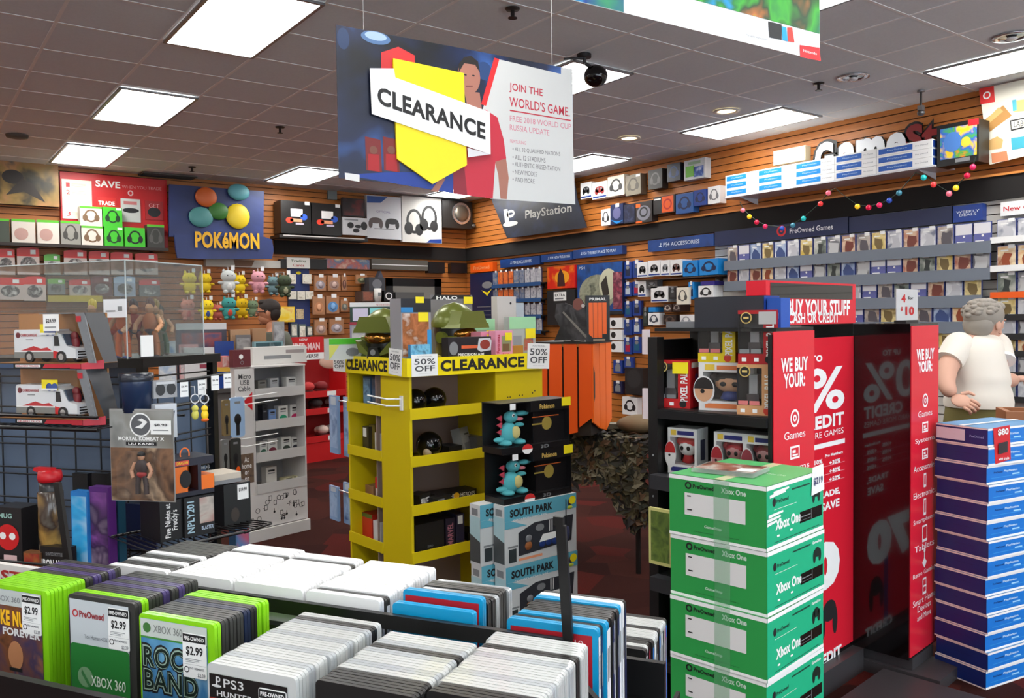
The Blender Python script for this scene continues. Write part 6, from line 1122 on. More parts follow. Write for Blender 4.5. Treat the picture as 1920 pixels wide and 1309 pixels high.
c0, c1 = q2(190, 800); m.disc(c0-.03, c1+.02, .06, ya-E_, INK, .045); m.disc(c0+.02, c1-.03, .022, ya-E_*1.2, INK, .06); m.disc(c0-.09, c1-.03, .022, ya-E_*1.2, INK, .06); m.rect(c0-.16, c1-.22, c0-.12, c1+.25, ya-E_, M((40, 60, 120), .4))
part('centre_panel', m, t, 'large red panel with white lettering')
q.a = (1500, 560, 3.271); hz0 = KR.hit(1590, 606, dw)[1]; hz1 = KR.hit(1590, 534, dw)[1]
m = MB(); hx0 = xA1+.012; hx1 = KR.hit(1604, 570, dw-.05)[0]; y0 = dw-.05
m.box(hx0, y0, hz0, hx1, dw+.03, hz1, KRED); m.rect(hx0+.03, hz1-.065, hx1-.03, hz1-.008, y0-E_, KB)
z = KR.hit(1530, 577, y0)[1]; xr3 = KR.hit(1593, 577, y0)[0]; xl3 = KR.hit(1475, 577, y0)[0]; w3 = xr3-xl3; m.text('WE BUY YOUR STUFF', xr3-w3*.62, z, w3*1.24, .065, y0-E_, PAPER, .04); z = KR.hit(1530, 596, y0)[1]; m.text('FOR CASH OR CREDIT', xr3-.1-w3*.5, z, w3*1.0, .04, y0-E_, PAPER, .03); part('header', m, t, 'red header board')
m = MB(); m.box(hx0+.1, dw+.0, zk1+.0405, -.05, dw+.029, hz0-.0005, KB); part('header_post', m, t)
m = MB(); bm2 = M((58, 56, 58), .4)
m.box(0, -.12, .0, sw_-.06, dw+.2, .05, bm2)
for xa, xb in ((.0, sw_-.02),): m.box(xa+.03, .0, .0505, xb-.03, dw, .0995, bm2)
m.box(xA1+.005, dw-.05, 0, -.0005, dw+.02, .0998, bm2); m.box(-.62, -.3, 0, -.02, .1, .045, bm2)
part('base', m, t, 'dark grey foot')
# small price sign on the kiosk
x0, z0, x1, z1 = KR.rect((1677, 548, 1725, 606), .12); w, h = x1-x0, z1-z0
t2 = thing('price_sign', 'grey price sign with red lettering standing on the kiosk wing', 'sign', KR.w((x0+x1)/2, .12, zk1+.0005), AK+4)
m = MB(); gd_ = M((196, 196, 196), .5); rd_ = M((190, 24, 30), .5); b0 = max(.012, z0-zk1); m.box(-w/2, 0, b0, w/2, .004, b0+h, gd_); m.text('4', -w*.2, b0+h*.7, w*.2, h*.26, -E_, rd_, .04); m.text('for', w*.14, b0+h*.72, w*.26, h*.1, -E_, INK, .02); m.text('10', w*.1, b0+h*.3, w*.42, h*.28, -E_, rd_, .05); m.text('$', -w*.28, b0+h*.36, w*.1, h*.14, -E_, rd_, .03); part('board', m, t2)
m = MB(); m.box(-w*.3, -.02, 0, w*.3, .03, .0115, DARK); part('foot', m, t2)
# ---------------------------------------------------------------- green console boxes
AX = -80.8; XF = Fr(at(1437, 912, 2.293), AX); XR_ = Fr(at(1437, 912, 2.293), AX+90); hX = .181
wX = -XF.hit(1256, 1040)[0]; dX = XR_.hit(1543, 980)[0]
GL = M((42, 152, 72), .5); GR_ = M((24, 176, 128), .45); GT = M((80, 170, 100), .5)
def greenbox():
    m = MB(); m.box(-wX, 0, 0, 0, dX, hX-.002, GL); y = -E_; e = .012
    m.rect(-wX, hX-.002-e, 0, hX-.002, y, PAPER); m.rect(-wX, 0, 0, e*.7, y, PAPER); m.top(-wX, 0, 0, dX, hX-.002+E_, GT)
    m.rect(-wX*.83, hX*.36, -wX*.2, hX*.72, y, M((222, 220, 218), .5)); m.rect(-wX*.8, hX*.66, -wX*.76, hX*.68, y*2, INK); m.rect(-wX*.8, hX*.44, -wX*.75, hX*.46, y*2, INK)
    m.ring(-wX*.79, hX*.84, .011, .005, y, INK); m.text('PreOwned', -wX*.63, hX*.84, wX*.22, hX*.07, y, INK, .03); m.rect(-wX*.5, hX*.8, -wX*.497, hX*.9, y, GT); m.text('Xbox One', -wX*.32, hX*.84, wX*.25, hX*.09, y, M((200, 220, 205), .5), .03)
    m.text('GameStop', -wX*.53, hX*.21, wX*.18, hX*.06, y, M((190, 215, 195), .5), .03); m.text('this system has been tested and refurbished', -wX*.5, hX*.11, wX*.46, hX*.02, y, INK)
    x = E_; sd = lambda a, b, c, d, mt, xx=x: m.side(a, b, c, d, xx, mt)
    sd(0, 0, dX, hX-.002, GR_, x*.5); sd(0, hX-.002-e, dX, hX-.002, PAPER); sd(0, 0, dX, e*.9, PAPER)
    m.text('Xbox One', dX*.36, hX*.36, dX*.44, hX*.17, 0, PAPER, .04, plane='yz', x=x); m.text('PreOwned', dX*.26, hX*.72, dX*.2, hX*.06, 0, INK, .02, plane='yz', x=x); m.quad([(x, dX*.12+.01*cos(6.28*k/14), hX*.72+.012*sin(6.28*k/14)) for k in range(14)], INK)
    sd(dX*.56, hX*.24, dX*.97, hX*.42, M((16, 22, 20), .2)); sd(dX*.575, hX*.33, dX*.75, hX*.345, GREY, x*2); sd(dX*.575, hX*.28, dX*.75, hX*.285, GREY, x*2); sd(dX*.76, hX*.25, dX*.765, hX*.41, GREY, x*2)
    for a, b, ry, rz_ in ((.86, .66, .05, .07), (.81, .60, .025, .09), (.91, .60, .025, .09)): m.quad([(x*1.5, dX*a+dX*ry*cos(6.28*k/14), hX*b+hX*rz_*1.2*sin(6.28*k/14)) for k in range(14)], M((20, 40, 34), .4))
    sd(dX*.42, hX*.82, dX*.74, hX*.845, M((14, 60, 44), .5)); m.text('GameStop', dX*.86, hX*.83, dX*.17, hX*.06, 0, PAPER, .03, plane='yz', x=x); sd(dX*.12, hX*.09, dX*.92, hX*.1, M((14, 70, 52), .5)); sd(dX*.12, hX*.6, dX*.5, hX*.606, PAPER); sd(dX*.16, hX*.17, dX*.2, hX*.2, PAPER, x*2); sd(dX*.38, hX*.19, dX*.42, hX*.22, PAPER, x*2)
    return m
lvx = ['bottom', 'second from the floor', 'third from the floor', 'fourth from the floor', 'one below the top', 'topmost']
g0 = None
for k in range(6):
    jx, jy, jr = ((0, 0, 0), (.004, .003, .6), (-.002, .002, -.4), (.003, -.002, .3), (0, .003, -.3), (0, 0, 0))[k]
    lb = 'green preowned console box, %s in the green stack' % lvx[k]; loc = XF.w(jx, jy, .0005+k*hX)
    t = thing('green_console_box', lb, 'box', loc, AX+jr, 'green console boxes in a stack')
    if g0 is None: g0 = part('carton', greenbox(), t); g1 = part('tape', MB().box(-wX*.52, -.0022, .0, -wX*.36, -.0014, hX-.003, M((120, 190, 140), .25, alpha=.18)), t, 'clear tape')
    else:
        for g_ in (g0, g1): c = g_.copy(); COL.objects.link(c); c.parent = t
zX = 6*hX-.0008
m = MB(); m.box(-wX*.52, 0.001, hX-.0005, -wX*.42, dX-.001, hX+.0004, M((205, 200, 160), .3)); m.text('Xbox One', -wX*.2, dX*.5, wX*.2, .02, hX+.0005, M((200, 220, 205), .5), plane='xy'); part('top_tape', m, t, 'pale tape over the lid')
m = MB(); m.add([(.003, dX*.76, hX*.62), (.004, dX*1.0, hX*.66), (.004, dX*.98, hX*1.1), (.003, dX*.78, hX*1.08)], [(0, 1, 2, 3)], PAPER); m.text('$219', dX*.88, hX*.84, dX*.17, hX*.13, 0, M((60, 66, 110), .5), .02, plane='yz', x=.0052); part('price_card', m, t, 'white handwritten price card')
m = MB(); [m.quad([(.0025, dX*a, hX*b), (.003, dX*c, hX*(b+.03)), (.0025, dX*c, hX*(b+.06)), (.0028, dX*a, hX*(b+.05))], PAPER) for a, b, c in ((.0, .44, .22), (.02, .5, .26), (.0, .38, .14), (.04, .8, .3), (.1, .84, .36))]; part('torn_label', m, t, 'torn white label remains')
t = thing('loose_game_case', 'clear game case lying on the topmost green box', 'game case', XF.w(-wX*.86, .05, zX+.003), AX+8)
m = MB(); m.box(0, 0, 0, .19, .135, .012, clear((240, 244, 244), .12, .25)); part('shell', m, t); m = MB(); m.box(.006, .006, .0121, .184, .13, .0128, art([(60, 50, 46), (150, 90, 70), (190, 180, 170), (40, 44, 60)], 16)); part('cover_insert', m, t); m = MB(); m.top(.13, .02, .18, .06, .0134, PAPER); part('price_sticker', m, t)
# ---------------------------------------------------------------- blue console boxes
APx = -99.3; PF = Fr(at(1852, 804, 3.43), APx); PR = Fr(at(1852, 804, 3.43), APx+90); zP = PF.hit(1852, 804)[1]; nP = 14; hP_ = zP/nP
wP_ = -PF.hit(1762, 790)[0]; wP_ = .232; dP = .38; NV = M((22, 38, 100), .35); BB = M((20, 116, 205), .4)
def bluebox(d_):
    m = MB(); h = hP_-.001; m.box(-wP_, 0, 0, 0, dP, h, NV); e = .011
    for a, b in ((0, e*.5), (h-e*.55, h)): m.rect(-wP_, a, 0, b, -E_, M((226, 206, 200), .5))
    m.text('PlayStation preowned system', -wP_*.45, h*.55, wP_*.36, h*.05, -E_, M((14, 24, 66), .5)); x = E_
    m.side(0, 0, dP, h, x*.5, BB); m.side(0, 0, dP, e*.8, x, PAPER); m.side(0, h-e*.8, dP, h, x, PAPER); m.top(-wP_, 0, 0, dP, h+.0005, M((70, 140, 190), .4))
    m.text('PlayStation', dP*.42, h*.6, dP*.24, h*.15, 0, M((190, 220, 240), .5), .03, plane='yz', x=x); m.text('PreOwned', dP*.2, h*.6, dP*.15, h*.1, 0, NV, .02, plane='yz', x=x); m.rect; m.side(dP*.08, h*.3, dP*.7, h*.33, x, M((60, 150, 220), .5)); m.side(dP*.45, h*.36, dP*.58, h*.44, x, M((150, 205, 240), .5)); m.side(dP*.76, h*.25, dP*.98, h*.7, x, NV)
    return m
b0 = None
for k in range(nP):
    jx = [0, .006, -.003, .004, 0, -.004, .003, .005, -.002, 0, .004, -.003, .002, 0][k]; loc = PF.w(jx, jx*.5, .0004+k*hP_)
    lb = 'blue console box, %s in the blue stack at the right' % ('bottom' if k == 0 else 'topmost with a red price tag' if k == nP-1 else ORD[k]+' from the floor')
    if k == 0: b0 = solo('blue_console_box', bluebox(0), lb, 'box', loc, APx, 'blue console boxes in a stack')
    else: o = copy_tree(b0, lb, loc, APx+[0, .5, -.4, .3, -.3][k % 5])
h = hP_
m = MB(); m.rect(-wP_*.98, h*.2, -wP_*.42, h*.82, -.003, M((214, 198, 206), .5)); m.text('PreOwned', -wP_*.2, h*.5, wP_*.26, h*.12, -.002, M((150, 160, 210), .5), .02); part('front_label', m, o, 'pale label')
m = MB(); m.top(-wP_*.56, .002, -wP_*.46, dP-.002, h+.0012, PAPER); m.text('PlayStation', -wP_*.2, dP*.55, wP_*.22, .012, h+.0012, M((150, 200, 230), .5), plane='xy'); part('top_stripe', m, o, 'white stripe across the lid')
m = MB(); z1 = PF.hit(1870, 806)[1]-zP+h; z0 = PF.hit(1875, 876)[1]-zP+h
m.quad([(.004, .045, z0), (.006, .145, z0+.012), (.006, .135, z1+.006), (.004, .03, z1)], M((205, 34, 44), .4)); m.text('$80', .09, z1-.02, .07, .03, 0, PAPER, .04, plane='yz', x=.008); m.quad([(.0085, .06, z0+.04), (.0085, .12, z0+.045), (.0085, .12, z0+.09), (.0085, .06, z0+.085)], M((50, 44, 48), .4)); m.text('with trade', .095, z0+.02, .07, .012, 0, PAPER, .02, plane='yz', x=.0085); part('price_tag', m, o, 'red price tag')
# wooden bin edge behind the blue stack
p = at(1895, 772, 4.1); m = MB(); wd_ = M((150, 92, 52), .5)
t = thing('wooden_bin', 'brown wooden bin whose top edge shows behind the blue stack', 'bin', (p.x, p.y, 0), -55); zt = p.z
part('front_board', MB().box(-.02, 0, 0, .5, .025, zt, wd_), t); part('back_board', MB().box(-.02, .2, 0, .5, .225, zt, wd_), t); part('side_board', MB().box(-.02, .0255, 0, .005, .1995, zt, wd_), t); part('side_board', MB().box(.475, .0255, 0, .5, .1995, zt, wd_), t)
# ---------------------------------------------------------------- white accessory display far back on the left
A = at(575, 985, 6.3); B_ = at(465, 1010, 5.92); dv_ = Vector((A.x-B_.x, A.y-B_.y)); AM = math.degrees(math.atan2(dv_.y, dv_.x)); wM = dv_.length
MF = Fr(B_, AM); zM = MF.hit(520, 688)[1]; WG = M((205, 202, 200), .5); WG2 = M((170, 172, 180), .5)
x1 = MF.hit(480, 850)[0]
t = thing('accessory_display', 'white cardboard display of phone cables and small boxes standing on the carpet', 'display stand', MF.o, AM)
zl_ = [MF.hit(530, y)[1] for y in (738, 797, 855, 913)]; dM = .3
m = MB(); m.box(x1, dM-.01, .0, wM, dM, zM, WG2); part('back_panel', m, t); m = MB(); m.box(x1-.012, 0, 0, x1, dM-.0105, zM, WG); part('divider', m, t)
m = MB(); m.box(wM, 0, 0, wM+.012, dM, zM+.0, WG); part('side_panel', m, t); m = MB(); m.box(x1-.02, -.005, zM, wM+.014, dM+.003, zM+.012, WG); part('top_board', m, t)
for z in zl_: m = MB(); m.box(x1+.0005, .0, z, wM-.0005, dM-.0105, z+.008, WG); m.box(x1+.0005, -.008, z-.02, wM-.0005, -.0005, z+.05, M((192, 190, 188), .5)); part('shelf', m, t)
m = MB(); zb2 = zl_[3]-.021; m.box(x1-.15, -.004, .085, wM+.006, -.0006, zb2, WG)
rn = random.Random(3)
for k in range(34):
    x = rn.uniform(x1-.12, wM-.03); z = rn.uniform(.11, zb2-.03); s = .018; i = k % 4; y = -.0052
    if i == 0: m.ring(x, z, s, .004, y, INK)
    elif i == 1: m.rect(x-s*.7, z-s, x+s*.7, z+s, y, INK); m.rect(x-s*.5, z-s*.75, x+s*.5, z+s*.75, y*1.1, WG)
    elif i == 2: m.disc(x, z, s*.5, y, INK); m.rect(x-.002, z, x+.002, z+s*1.4, y, INK)
    else: m.rect(x-s, z-.002, x+s, z+.002, y, INK); m.rect(x-.002, z-s, x+.002, z+s, y, INK); m.ring(x+s*.6, z+s*.6, s*.4, .003, y, INK)
part('front_panel', m, t, 'white panel printed with small gadget drawings')
m = MB(); m.box(x1-.16, -.03, 0, wM+.012, -.005, .08, WG); part('plinth', m, t)
m = MB(); xs0 = MF.hit(447, 800, 0)[0]-.02; m.box(xs0, 0, .09, x1-.0125, .004, zM, WG)
m.text('Micro\nUSB\nCable.', (xs0+x1)/2+.0, MF.hit(465, 717)[1], (x1-xs0)*.68, .12, -E_, M((60, 60, 64), .5), .01); 
m.quad([(x1-.02, -E_, MF.hit(470, 735)[1]), (x1-.02, -E_, MF.hit(470, 770)[1]), (x1-.09, -E_, MF.hit(470, 752)[1])], RED); m.rect(xs0+.02, MF.hit(470, 905)[1], x1-.02, MF.hit(470, 850)[1], -E_, art([(60, 48, 40), (120, 100, 84), (40, 36, 34)], 10)); m.text('At\nhome\nor\non', (xs0+x1)/2, MF.hit(470, 878)[1], (x1-xs0)*.5, .17, -E_*2, PAPER, .02)
part('side_card', m, t, 'white card headed micro USB cable')
def mbox(px, py, w, h, sh, lb, c, band=None, tri=False):
    x = MF.hit(px, py, .12)[0]; m = MB(); m.box(-w/2, 0, 0, w/2, .06, h, M(c, .45))
    if band: m.disc(0, h*.22, w*.42, -E_, M(band, .4), h*.22)
    m.rect(-w*.3, h*.62, w*.3, h*.68, -E_, GREY); m.rect(-w*.3, h*.75, w*.3, h*.85, -E_*2, INK if not tri else GREY)
    solo('phone_accessory_box', m, lb, 'box', MF.w(x, .10, zl_[sh]+.0085), AM, None)
for a in ((489, 728, .07, .09, 0, 'grey cable box at the left of the top white shelf', (120, 118, 112)), (512, 728, .07, .1, 0, 'grey triangular card pack in the middle of the top white shelf', (180, 182, 186)), (544, 722, .09, .1, 0, 'white and black box at the right of the top white shelf', (225, 225, 222)),
          (494, 783, .04, .14, 1, 'thin black pack on the second white shelf', (40, 42, 52)), (508, 783, .06, .1, 1, 'pale blue pack on the second white shelf', (120, 150, 200)), (528, 776, .08, .12, 1, 'white box with a green circle on the second white shelf', (222, 222, 218), (40, 150, 110)), (550, 774, .08, .12, 1, 'white box with a pink circle on the second white shelf', (222, 222, 218), (214, 50, 110)),
          (491, 838, .06, .1, 2, 'white box with a dark green foot on the third white shelf', (218, 218, 214), (60, 110, 90)), (508, 836, .08, .11, 2, 'white box with a wine red circle on the third white shelf', (222, 222, 218), (120, 40, 60)), (534, 833, .08, .11, 2, 'white box with a grey green circle on the third white shelf', (222, 222, 218), (70, 80, 72)), (551, 829, .07, .1, 2, 'white box with a black circle on the third white shelf', (222, 222, 218), (46, 46, 56)),
          (506, 892, .09, .13, 3, 'tilted white and grey pack on the lowest white shelf', (214, 210, 204)), (539, 896, .09, .03, 3, 'small cream packet lying on the lowest white shelf', (220, 214, 170)), (560, 892, .07, .03, 3, 'small cream packet at the right of the lowest white shelf', (226, 220, 180))): mbox(*a)
# hooks with packs on the left of it
for yy in (745, 823):
    m = MB()
    for b in (0, 1): z = MF.hit(450, yy+12*b, 0)[1]; m.tube([(xs0+.0, -.002, z), (xs0+.02, -.03-.06*b, z), (xs0+.27-.04*b, -.10-.06*b, z+.02)], .004, PAPER)
    m.box(xs0-.004, -.004, MF.hit(450, yy+12, 0)[1]-.01, xs0+.004, -.0005, MF.hit(450, yy, 0)[1]+.01, PAPER); part('hook', m, t, 'white double hook')
for r, c, lb in (((432, 745, 459, 820), (150, 180, 215), 'pale blue watch pack hanging on the upper white hook'), ((418, 750, 432, 818), (120, 104, 70), 'tan hanging pack left of the pale blue watch pack'), ((416, 824, 430, 888), (110, 112, 110), 'grey hanging pack on the lower white hook'), ((432, 822, 452, 890), (50, 52, 50), 'black hanging pack with an orange spot on the lower white hook')):
    x0, a, xx, b = MF.rect(r, -.14); w, h = xx-x0, b-a; m = MB()
    m.rprism(-w/2, 0, w/2, h, 0, .02, w*.2, M(c, .4)); m.disc(0, h*.45, w*.24, -E_, DARK, h*.14); m.rect(-w*.12, h*.05, w*.12, h*.5, -E_, DARK); m.rect(-w*.2, h*.84, w*.2, h*.9, -E_, GREY)
    if 'orange' in lb: m.disc(w*.2, h*.12, w*.2, -E_*2, ORG, h*.1)
    solo('hanging_pack', m, lb, 'pack', MF.w((x0+xx)/2, -.14, a), AM)
# on its top
zt = zM+.0125
def mtop(r, y, dep, name, lb, cat, c, deco=None, rough=.5): return carton(MF, r, y, dep, name, lb, cat, None, M(c, rough), None, deco, z0=zt+.0005)
mtop((437, 656, 470, 690), .02, .05, 'wallet_box', 'dark red boxed wallet with a silver disc standing on the white display', 'box', (98, 36, 44), lambda m, w, h: (m.disc(-w*.05, h*.6, w*.12, -E_, PAPER), m.ring(0, h*.25, w*.1, w*.03, -E_, GREY)))
mtop((474, 650, 575, 692), .16, .12, 'paper_stack', 'low white box with papers on the white display top', 'box', (206, 204, 200), lambda m, w, h: (m.rect(-w*.3, h*.3, w*.2, h*.5, -E_, GREY), m.rect(w*.1, h*.6, w*.45, h*.8, -E_, M((150, 140, 140), .5))))
mtop((416, 668, 436, 690), .1, .1, 'small_red_pack', 'small red and white pack at the left of the white display top', 'pack', (206, 120, 110), d_art([(200, 80, 70), (225, 215, 210)], 16))
mtop((477, 640, 531, 690), .29, .03, 'picture_box', 'teal picture box in clear wrap behind the white display', 'box', (110, 140, 146), d_art([(50, 84, 92), (30, 60, 66), (170, 190, 196)], 7), .2)
# ---------------------------------------------------------------- red plush display at the back
AS = 12.0; SF_ = Fr(at(600, 865, 9.35), AS); SX = Fr(SF_.o, AS)
zS1 = SX.hit(600, 676)[1]; xa, xb = SX.hit(545, 760)[0], SX.hit(650, 760)[0]; RS = M((196, 26, 30), .45)
t = thing('plush_display', 'red cardboard display of stuffed slippers behind the yellow display', 'display stand', SX.o, AS)
m = MB(); m.box(xa, .3, 0, xb, .31, zS1, M((150, 20, 24), .5)); part('back_panel', m, t); m = MB(); m.box(xa, 0, 0, xa+.015, .2995, zS1, RS); part('side_panel', m, t); m = MB(); m.box(xb-.015, 0, 0, xb, .2995, zS1, RS); part('side_panel', m, t)
zsh = [SX.hit(600, y)[1] for y in (738, 770, 822)]
for z in zsh: m = MB(); m.box(xa+.0155, 0, z, xb-.0155, .2995, z+.01, RS); m.box(xa+.0155, -.008, z-.04, xb-.0155, -.0005, z+.03, RS); m.rect((xa+xb)/2+.1, z-.03, (xa+xb)/2+.22, z+.02, -.009, PAPER); part('shelf', m, t)
m = MB(); m.box(xa+.0155, .0, .0, xb-.0155, .02, zsh[2]-.045, RS); part('front_panel', m, t)
x0, z0, x1_, z1 = SX.rect((530, 632, 607, 675), -.0); m = MB(); m.box(x0, .0, z0, x1_, .012, z1, RS); m.rect(x0+.02, z0, x1_-.0, z0+(z1-z0)*.3, -E_, PAPER); m.text('SPIDER-MAN', (x0+x1_)/2, z0+(z1-z0)*.58, (x1_-x0)*.8, (z1-z0)*.32, -E_, M((235, 200, 200), .5), .04); m.text('GAMERVERSE', (x0+x1_)/2, z0+(z1-z0)*.16, (x1_-x0)*.72, (z1-z0)*.16, -2*E_, M((80, 70, 74), .5), .03); m.text('NOW', (x0+x1_)/2, z0+(z1-z0)*.88, (x1_-x0)*.2, (z1-z0)*.1, -E_, PAPER, .03); part('header', m, t, 'red header sign with pale lettering')
m = MB(); m.prism([(x1_+.01, zS1-.06), (xb, zS1-.1), (xb, zS1+.0), (x1_+.3, zS1+.06), (x1_, zS1+.05)], .02, .04, RS); m.ell(((x1_+xb)/2-.05, .01, zS1-.02), (.16, .02, .08), M((214, 170, 150), .6), 14, 8); part('side_header', m, t, 'rounded red board with a tan shape')
for k, (px, py, c, lb) in enumerate(((575, 728, (190, 60, 60), 'dark red stuffed slipper, left one on the top red shelf'), (600, 728, (130, 40, 44), 'dark red stuffed slipper, right one on the top red shelf'), (590, 760, (60, 50, 52), 'black stuffed slipper on the middle red shelf'), (622, 758, (220, 215, 210), 'white stuffed slipper on the middle red shelf'), (602, 812, (216, 190, 180), 'pale stuffed slipper, left one on the lowest red shelf'), (620, 812, (210, 206, 204), 'white stuffed slipper, right one on the lowest red shelf'))):
    x = SX.hit(px, py, .12)[0]; z = zsh[[0, 0, 1, 1, 2, 2][k]]+.0105; t2 = thing('plush_slipper', lb, 'slipper', SX.w(x, .12, z), AS); cm = M(c, .9)
    part('sole', MB().ell((0, 0, .02), (.06, .1, .02), M((90, 30, 30), .9)), t2); m = MB(); m.ell((0, -.03, .07), (.065, .08, .05), cm); m.ell((0, .05, .06), (.05, .05, .04), cm); part('upper', m, t2)
# ---------------------------------------------------------------- service counter and clutter at the back left
CT = Fr(at(400, 690, 7.3), -12.0); zc0 = .98
xc0, xc1 = CT.hit(150, 700)[0], CT.hit(536, 700)[0]
t = thing('service_counter', 'long grey service counter at the back left, mostly hidden', 'counter', CT.o, CT.rz)
m = MB(); m.box(xc0, -.02, zc0-.04, xc1, .37, zc0, M((70, 66, 64), .4)); part('worktop', m, t); m = MB(); m.box(xc0+.02, .02, 0, xc1-.02, .35, zc0-.0405, M((96, 92, 90), .5)); part('body', m, t)
def cbox(r, y, dep, name, lb, cat, c, deco=None, rough=.5):
    a = CT.rect(r, y); b = (r[0], r[1], r[2], r[3]); return carton(CT, b, y, dep, name, lb, cat, None, M(c, rough), None, deco, z0=zc0+.0005)
cbox((433, 618, 470, 700), .1, .2, 'cardboard_box', 'brown cardboard box in front of the man, left one', 'box', (176, 136, 100)); cbox((474, 616, 500, 700), .15, .2, 'cardboard_box', 'brown cardboard box in front of the man, right one', 'box', (170, 128, 92))
cbox((403, 640, 439, 700), -.0, .05, 'card_bag', 'bright blue pack with a golden band on the counter', 'pack', (26, 60, 140), lambda m, w, h: m.rect(-w*.4, h*.35, w*.4, h*.5, -E_, M((214, 170, 60), .4)), .25)
cbox((443, 628, 471, 700), .02, .06, 'clear_box', 'grey clear figure box on the counter', 'box', (120, 116, 116), d_art([(90, 86, 86), (160, 156, 154), (60, 60, 62)], 10), .2)
cbox((346, 652, 402, 700), -.01, .06, 'white_pack', 'white pack with a small dark mark, seen by the clear case corner', 'pack', (214, 212, 212), lambda m, w, h: (m.rect(w*.0, h*.5, w*.3, h*.6, -E_, M((150, 50, 70), .4))))
cbox((336, 646, 372, 690), .06, .05, 'red_white_pack', 'red and white pack seen through the clear case', 'pack', (206, 150, 150), d_art([(210, 130, 130), (225, 210, 210), (150, 120, 120)], 12))
cbox((297, 640, 330, 690), .07, .05, 'grey_white_pack', 'white and blue draped pack seen through the clear case', 'pack', (190, 196, 204), d_art([(90, 140, 190), (215, 218, 220), (180, 184, 190)], 8))
cbox((330, 606, 425, 660), .16, .2, 'dark_toy_box', 'wide dark purple toy box with a pale rim on the counter', 'box', (60, 52, 66), lambda m, w, h: (m.rect(-w*.5, h*.9, w*.5, h, -E_, M((206, 206, 206), .4)), m.rect(-w*.4, h*.1, w*.4, h*.85, -E_, art([(50, 40, 60), (90, 60, 84), (150, 70, 70), (60, 70, 110)], 8))), .25)
cbox((514, 603, 534, 690), .24, .1, 'grey_plush_box', 'pale grey rumpled pack right of the man', 'pack', (150, 150, 150), d_art([(110, 110, 112), (180, 180, 182), (60, 60, 64)], 8))
# shelf of lit boxes seen left of the helmet
p = at(650, 660, 5.6); GF = Fr(p, -36)
t = thing('display_pedestal', 'dark pedestal behind the yellow display carrying two picture boxes', 'pedestal', GF.o, -36); zg = GF.hit(690, 640)[1]
m = MB(); m.box(.1, 0, 0, .42, .3, zg, M((50, 46, 48), .5)); part('body', m, t)
carton(GF, (656, 602, 745, 636), .02, .2, 'picture_box', 'violet grey picture box showing a pale machine, beside the left helmet', 'box', None, M((140, 136, 160), .4), None, lambda m, w, h: (m.rect(-w*.46, h*.1, w*.46, h*.9, -E_, art([(120, 120, 160), (200, 200, 196), (90, 90, 110)], 7)), m.rect(-w*.5, h*.86, w*.5, h, -E_*2, M((150, 40, 60), .4))), z0=zg+.0005, z1=GF.hit(690, 604, .02)[1])
carton(GF, (656, 567, 745, 604), .03, .18, 'picture_box', 'white topped box with two pale picture panels, upper one beside the left helmet', 'box', None, M((222, 222, 222), .4), None, lambda m, w, h: (m.rect(-w*.5, 0, w*.5, h*.78, -E_, M((30, 60, 54), .4)), m.rect(-w*.44, h*.06, -w*.12, h*.7, -2*E_, M((206, 200, 225), .4)), m.rect(-w*.08, h*.06, w*.2, h*.7, -2*E_, M((130, 210, 215), .4)), m.text('Nintendo', w*.2, h*.88, w*.3, h*.1, -E_, M((190, 120, 120), .5))), z0=GF.hit(690, 604, .02)[1]+.0006)
# ---------------------------------------------------------------- people
def skin_body(name, joints, edges, mats, parent, sub=2, root=0, label=None):
    """one continuous surface grown round a jointed skeleton"""
    me = bpy.data.meshes.new(name); me.from_pydata([j[0] for j in joints], edges, []); o = bpy.data.objects.new(name, me); COL.objects.link(o); o.parent = parent
    sk = o.modifiers.new('skin', 'SKIN'); sk.use_smooth_shade = True
    for i, j in enumerate(joints):
        v = me.skin_vertices[0].data[i]; r = j[1]; v.radius = (r, r) if isinstance(r, float) else r; v.use_root = (i == root)
    s = o.modifiers.new('sub', 'SUBSURF'); s.levels = sub; s.render_levels = sub
    dg = bpy.context.evaluated_depsgraph_get(); m2 = bpy.data.meshes.new_from_object(o.evaluated_get(dg)); m2.name = name
    o.modifiers.clear(); o.data = m2; m2.materials.clear(); m2.materials.append(mats)
    for p_ in m2.polygons: p_.use_smooth = True
    if label: o['label'] = label
    return o
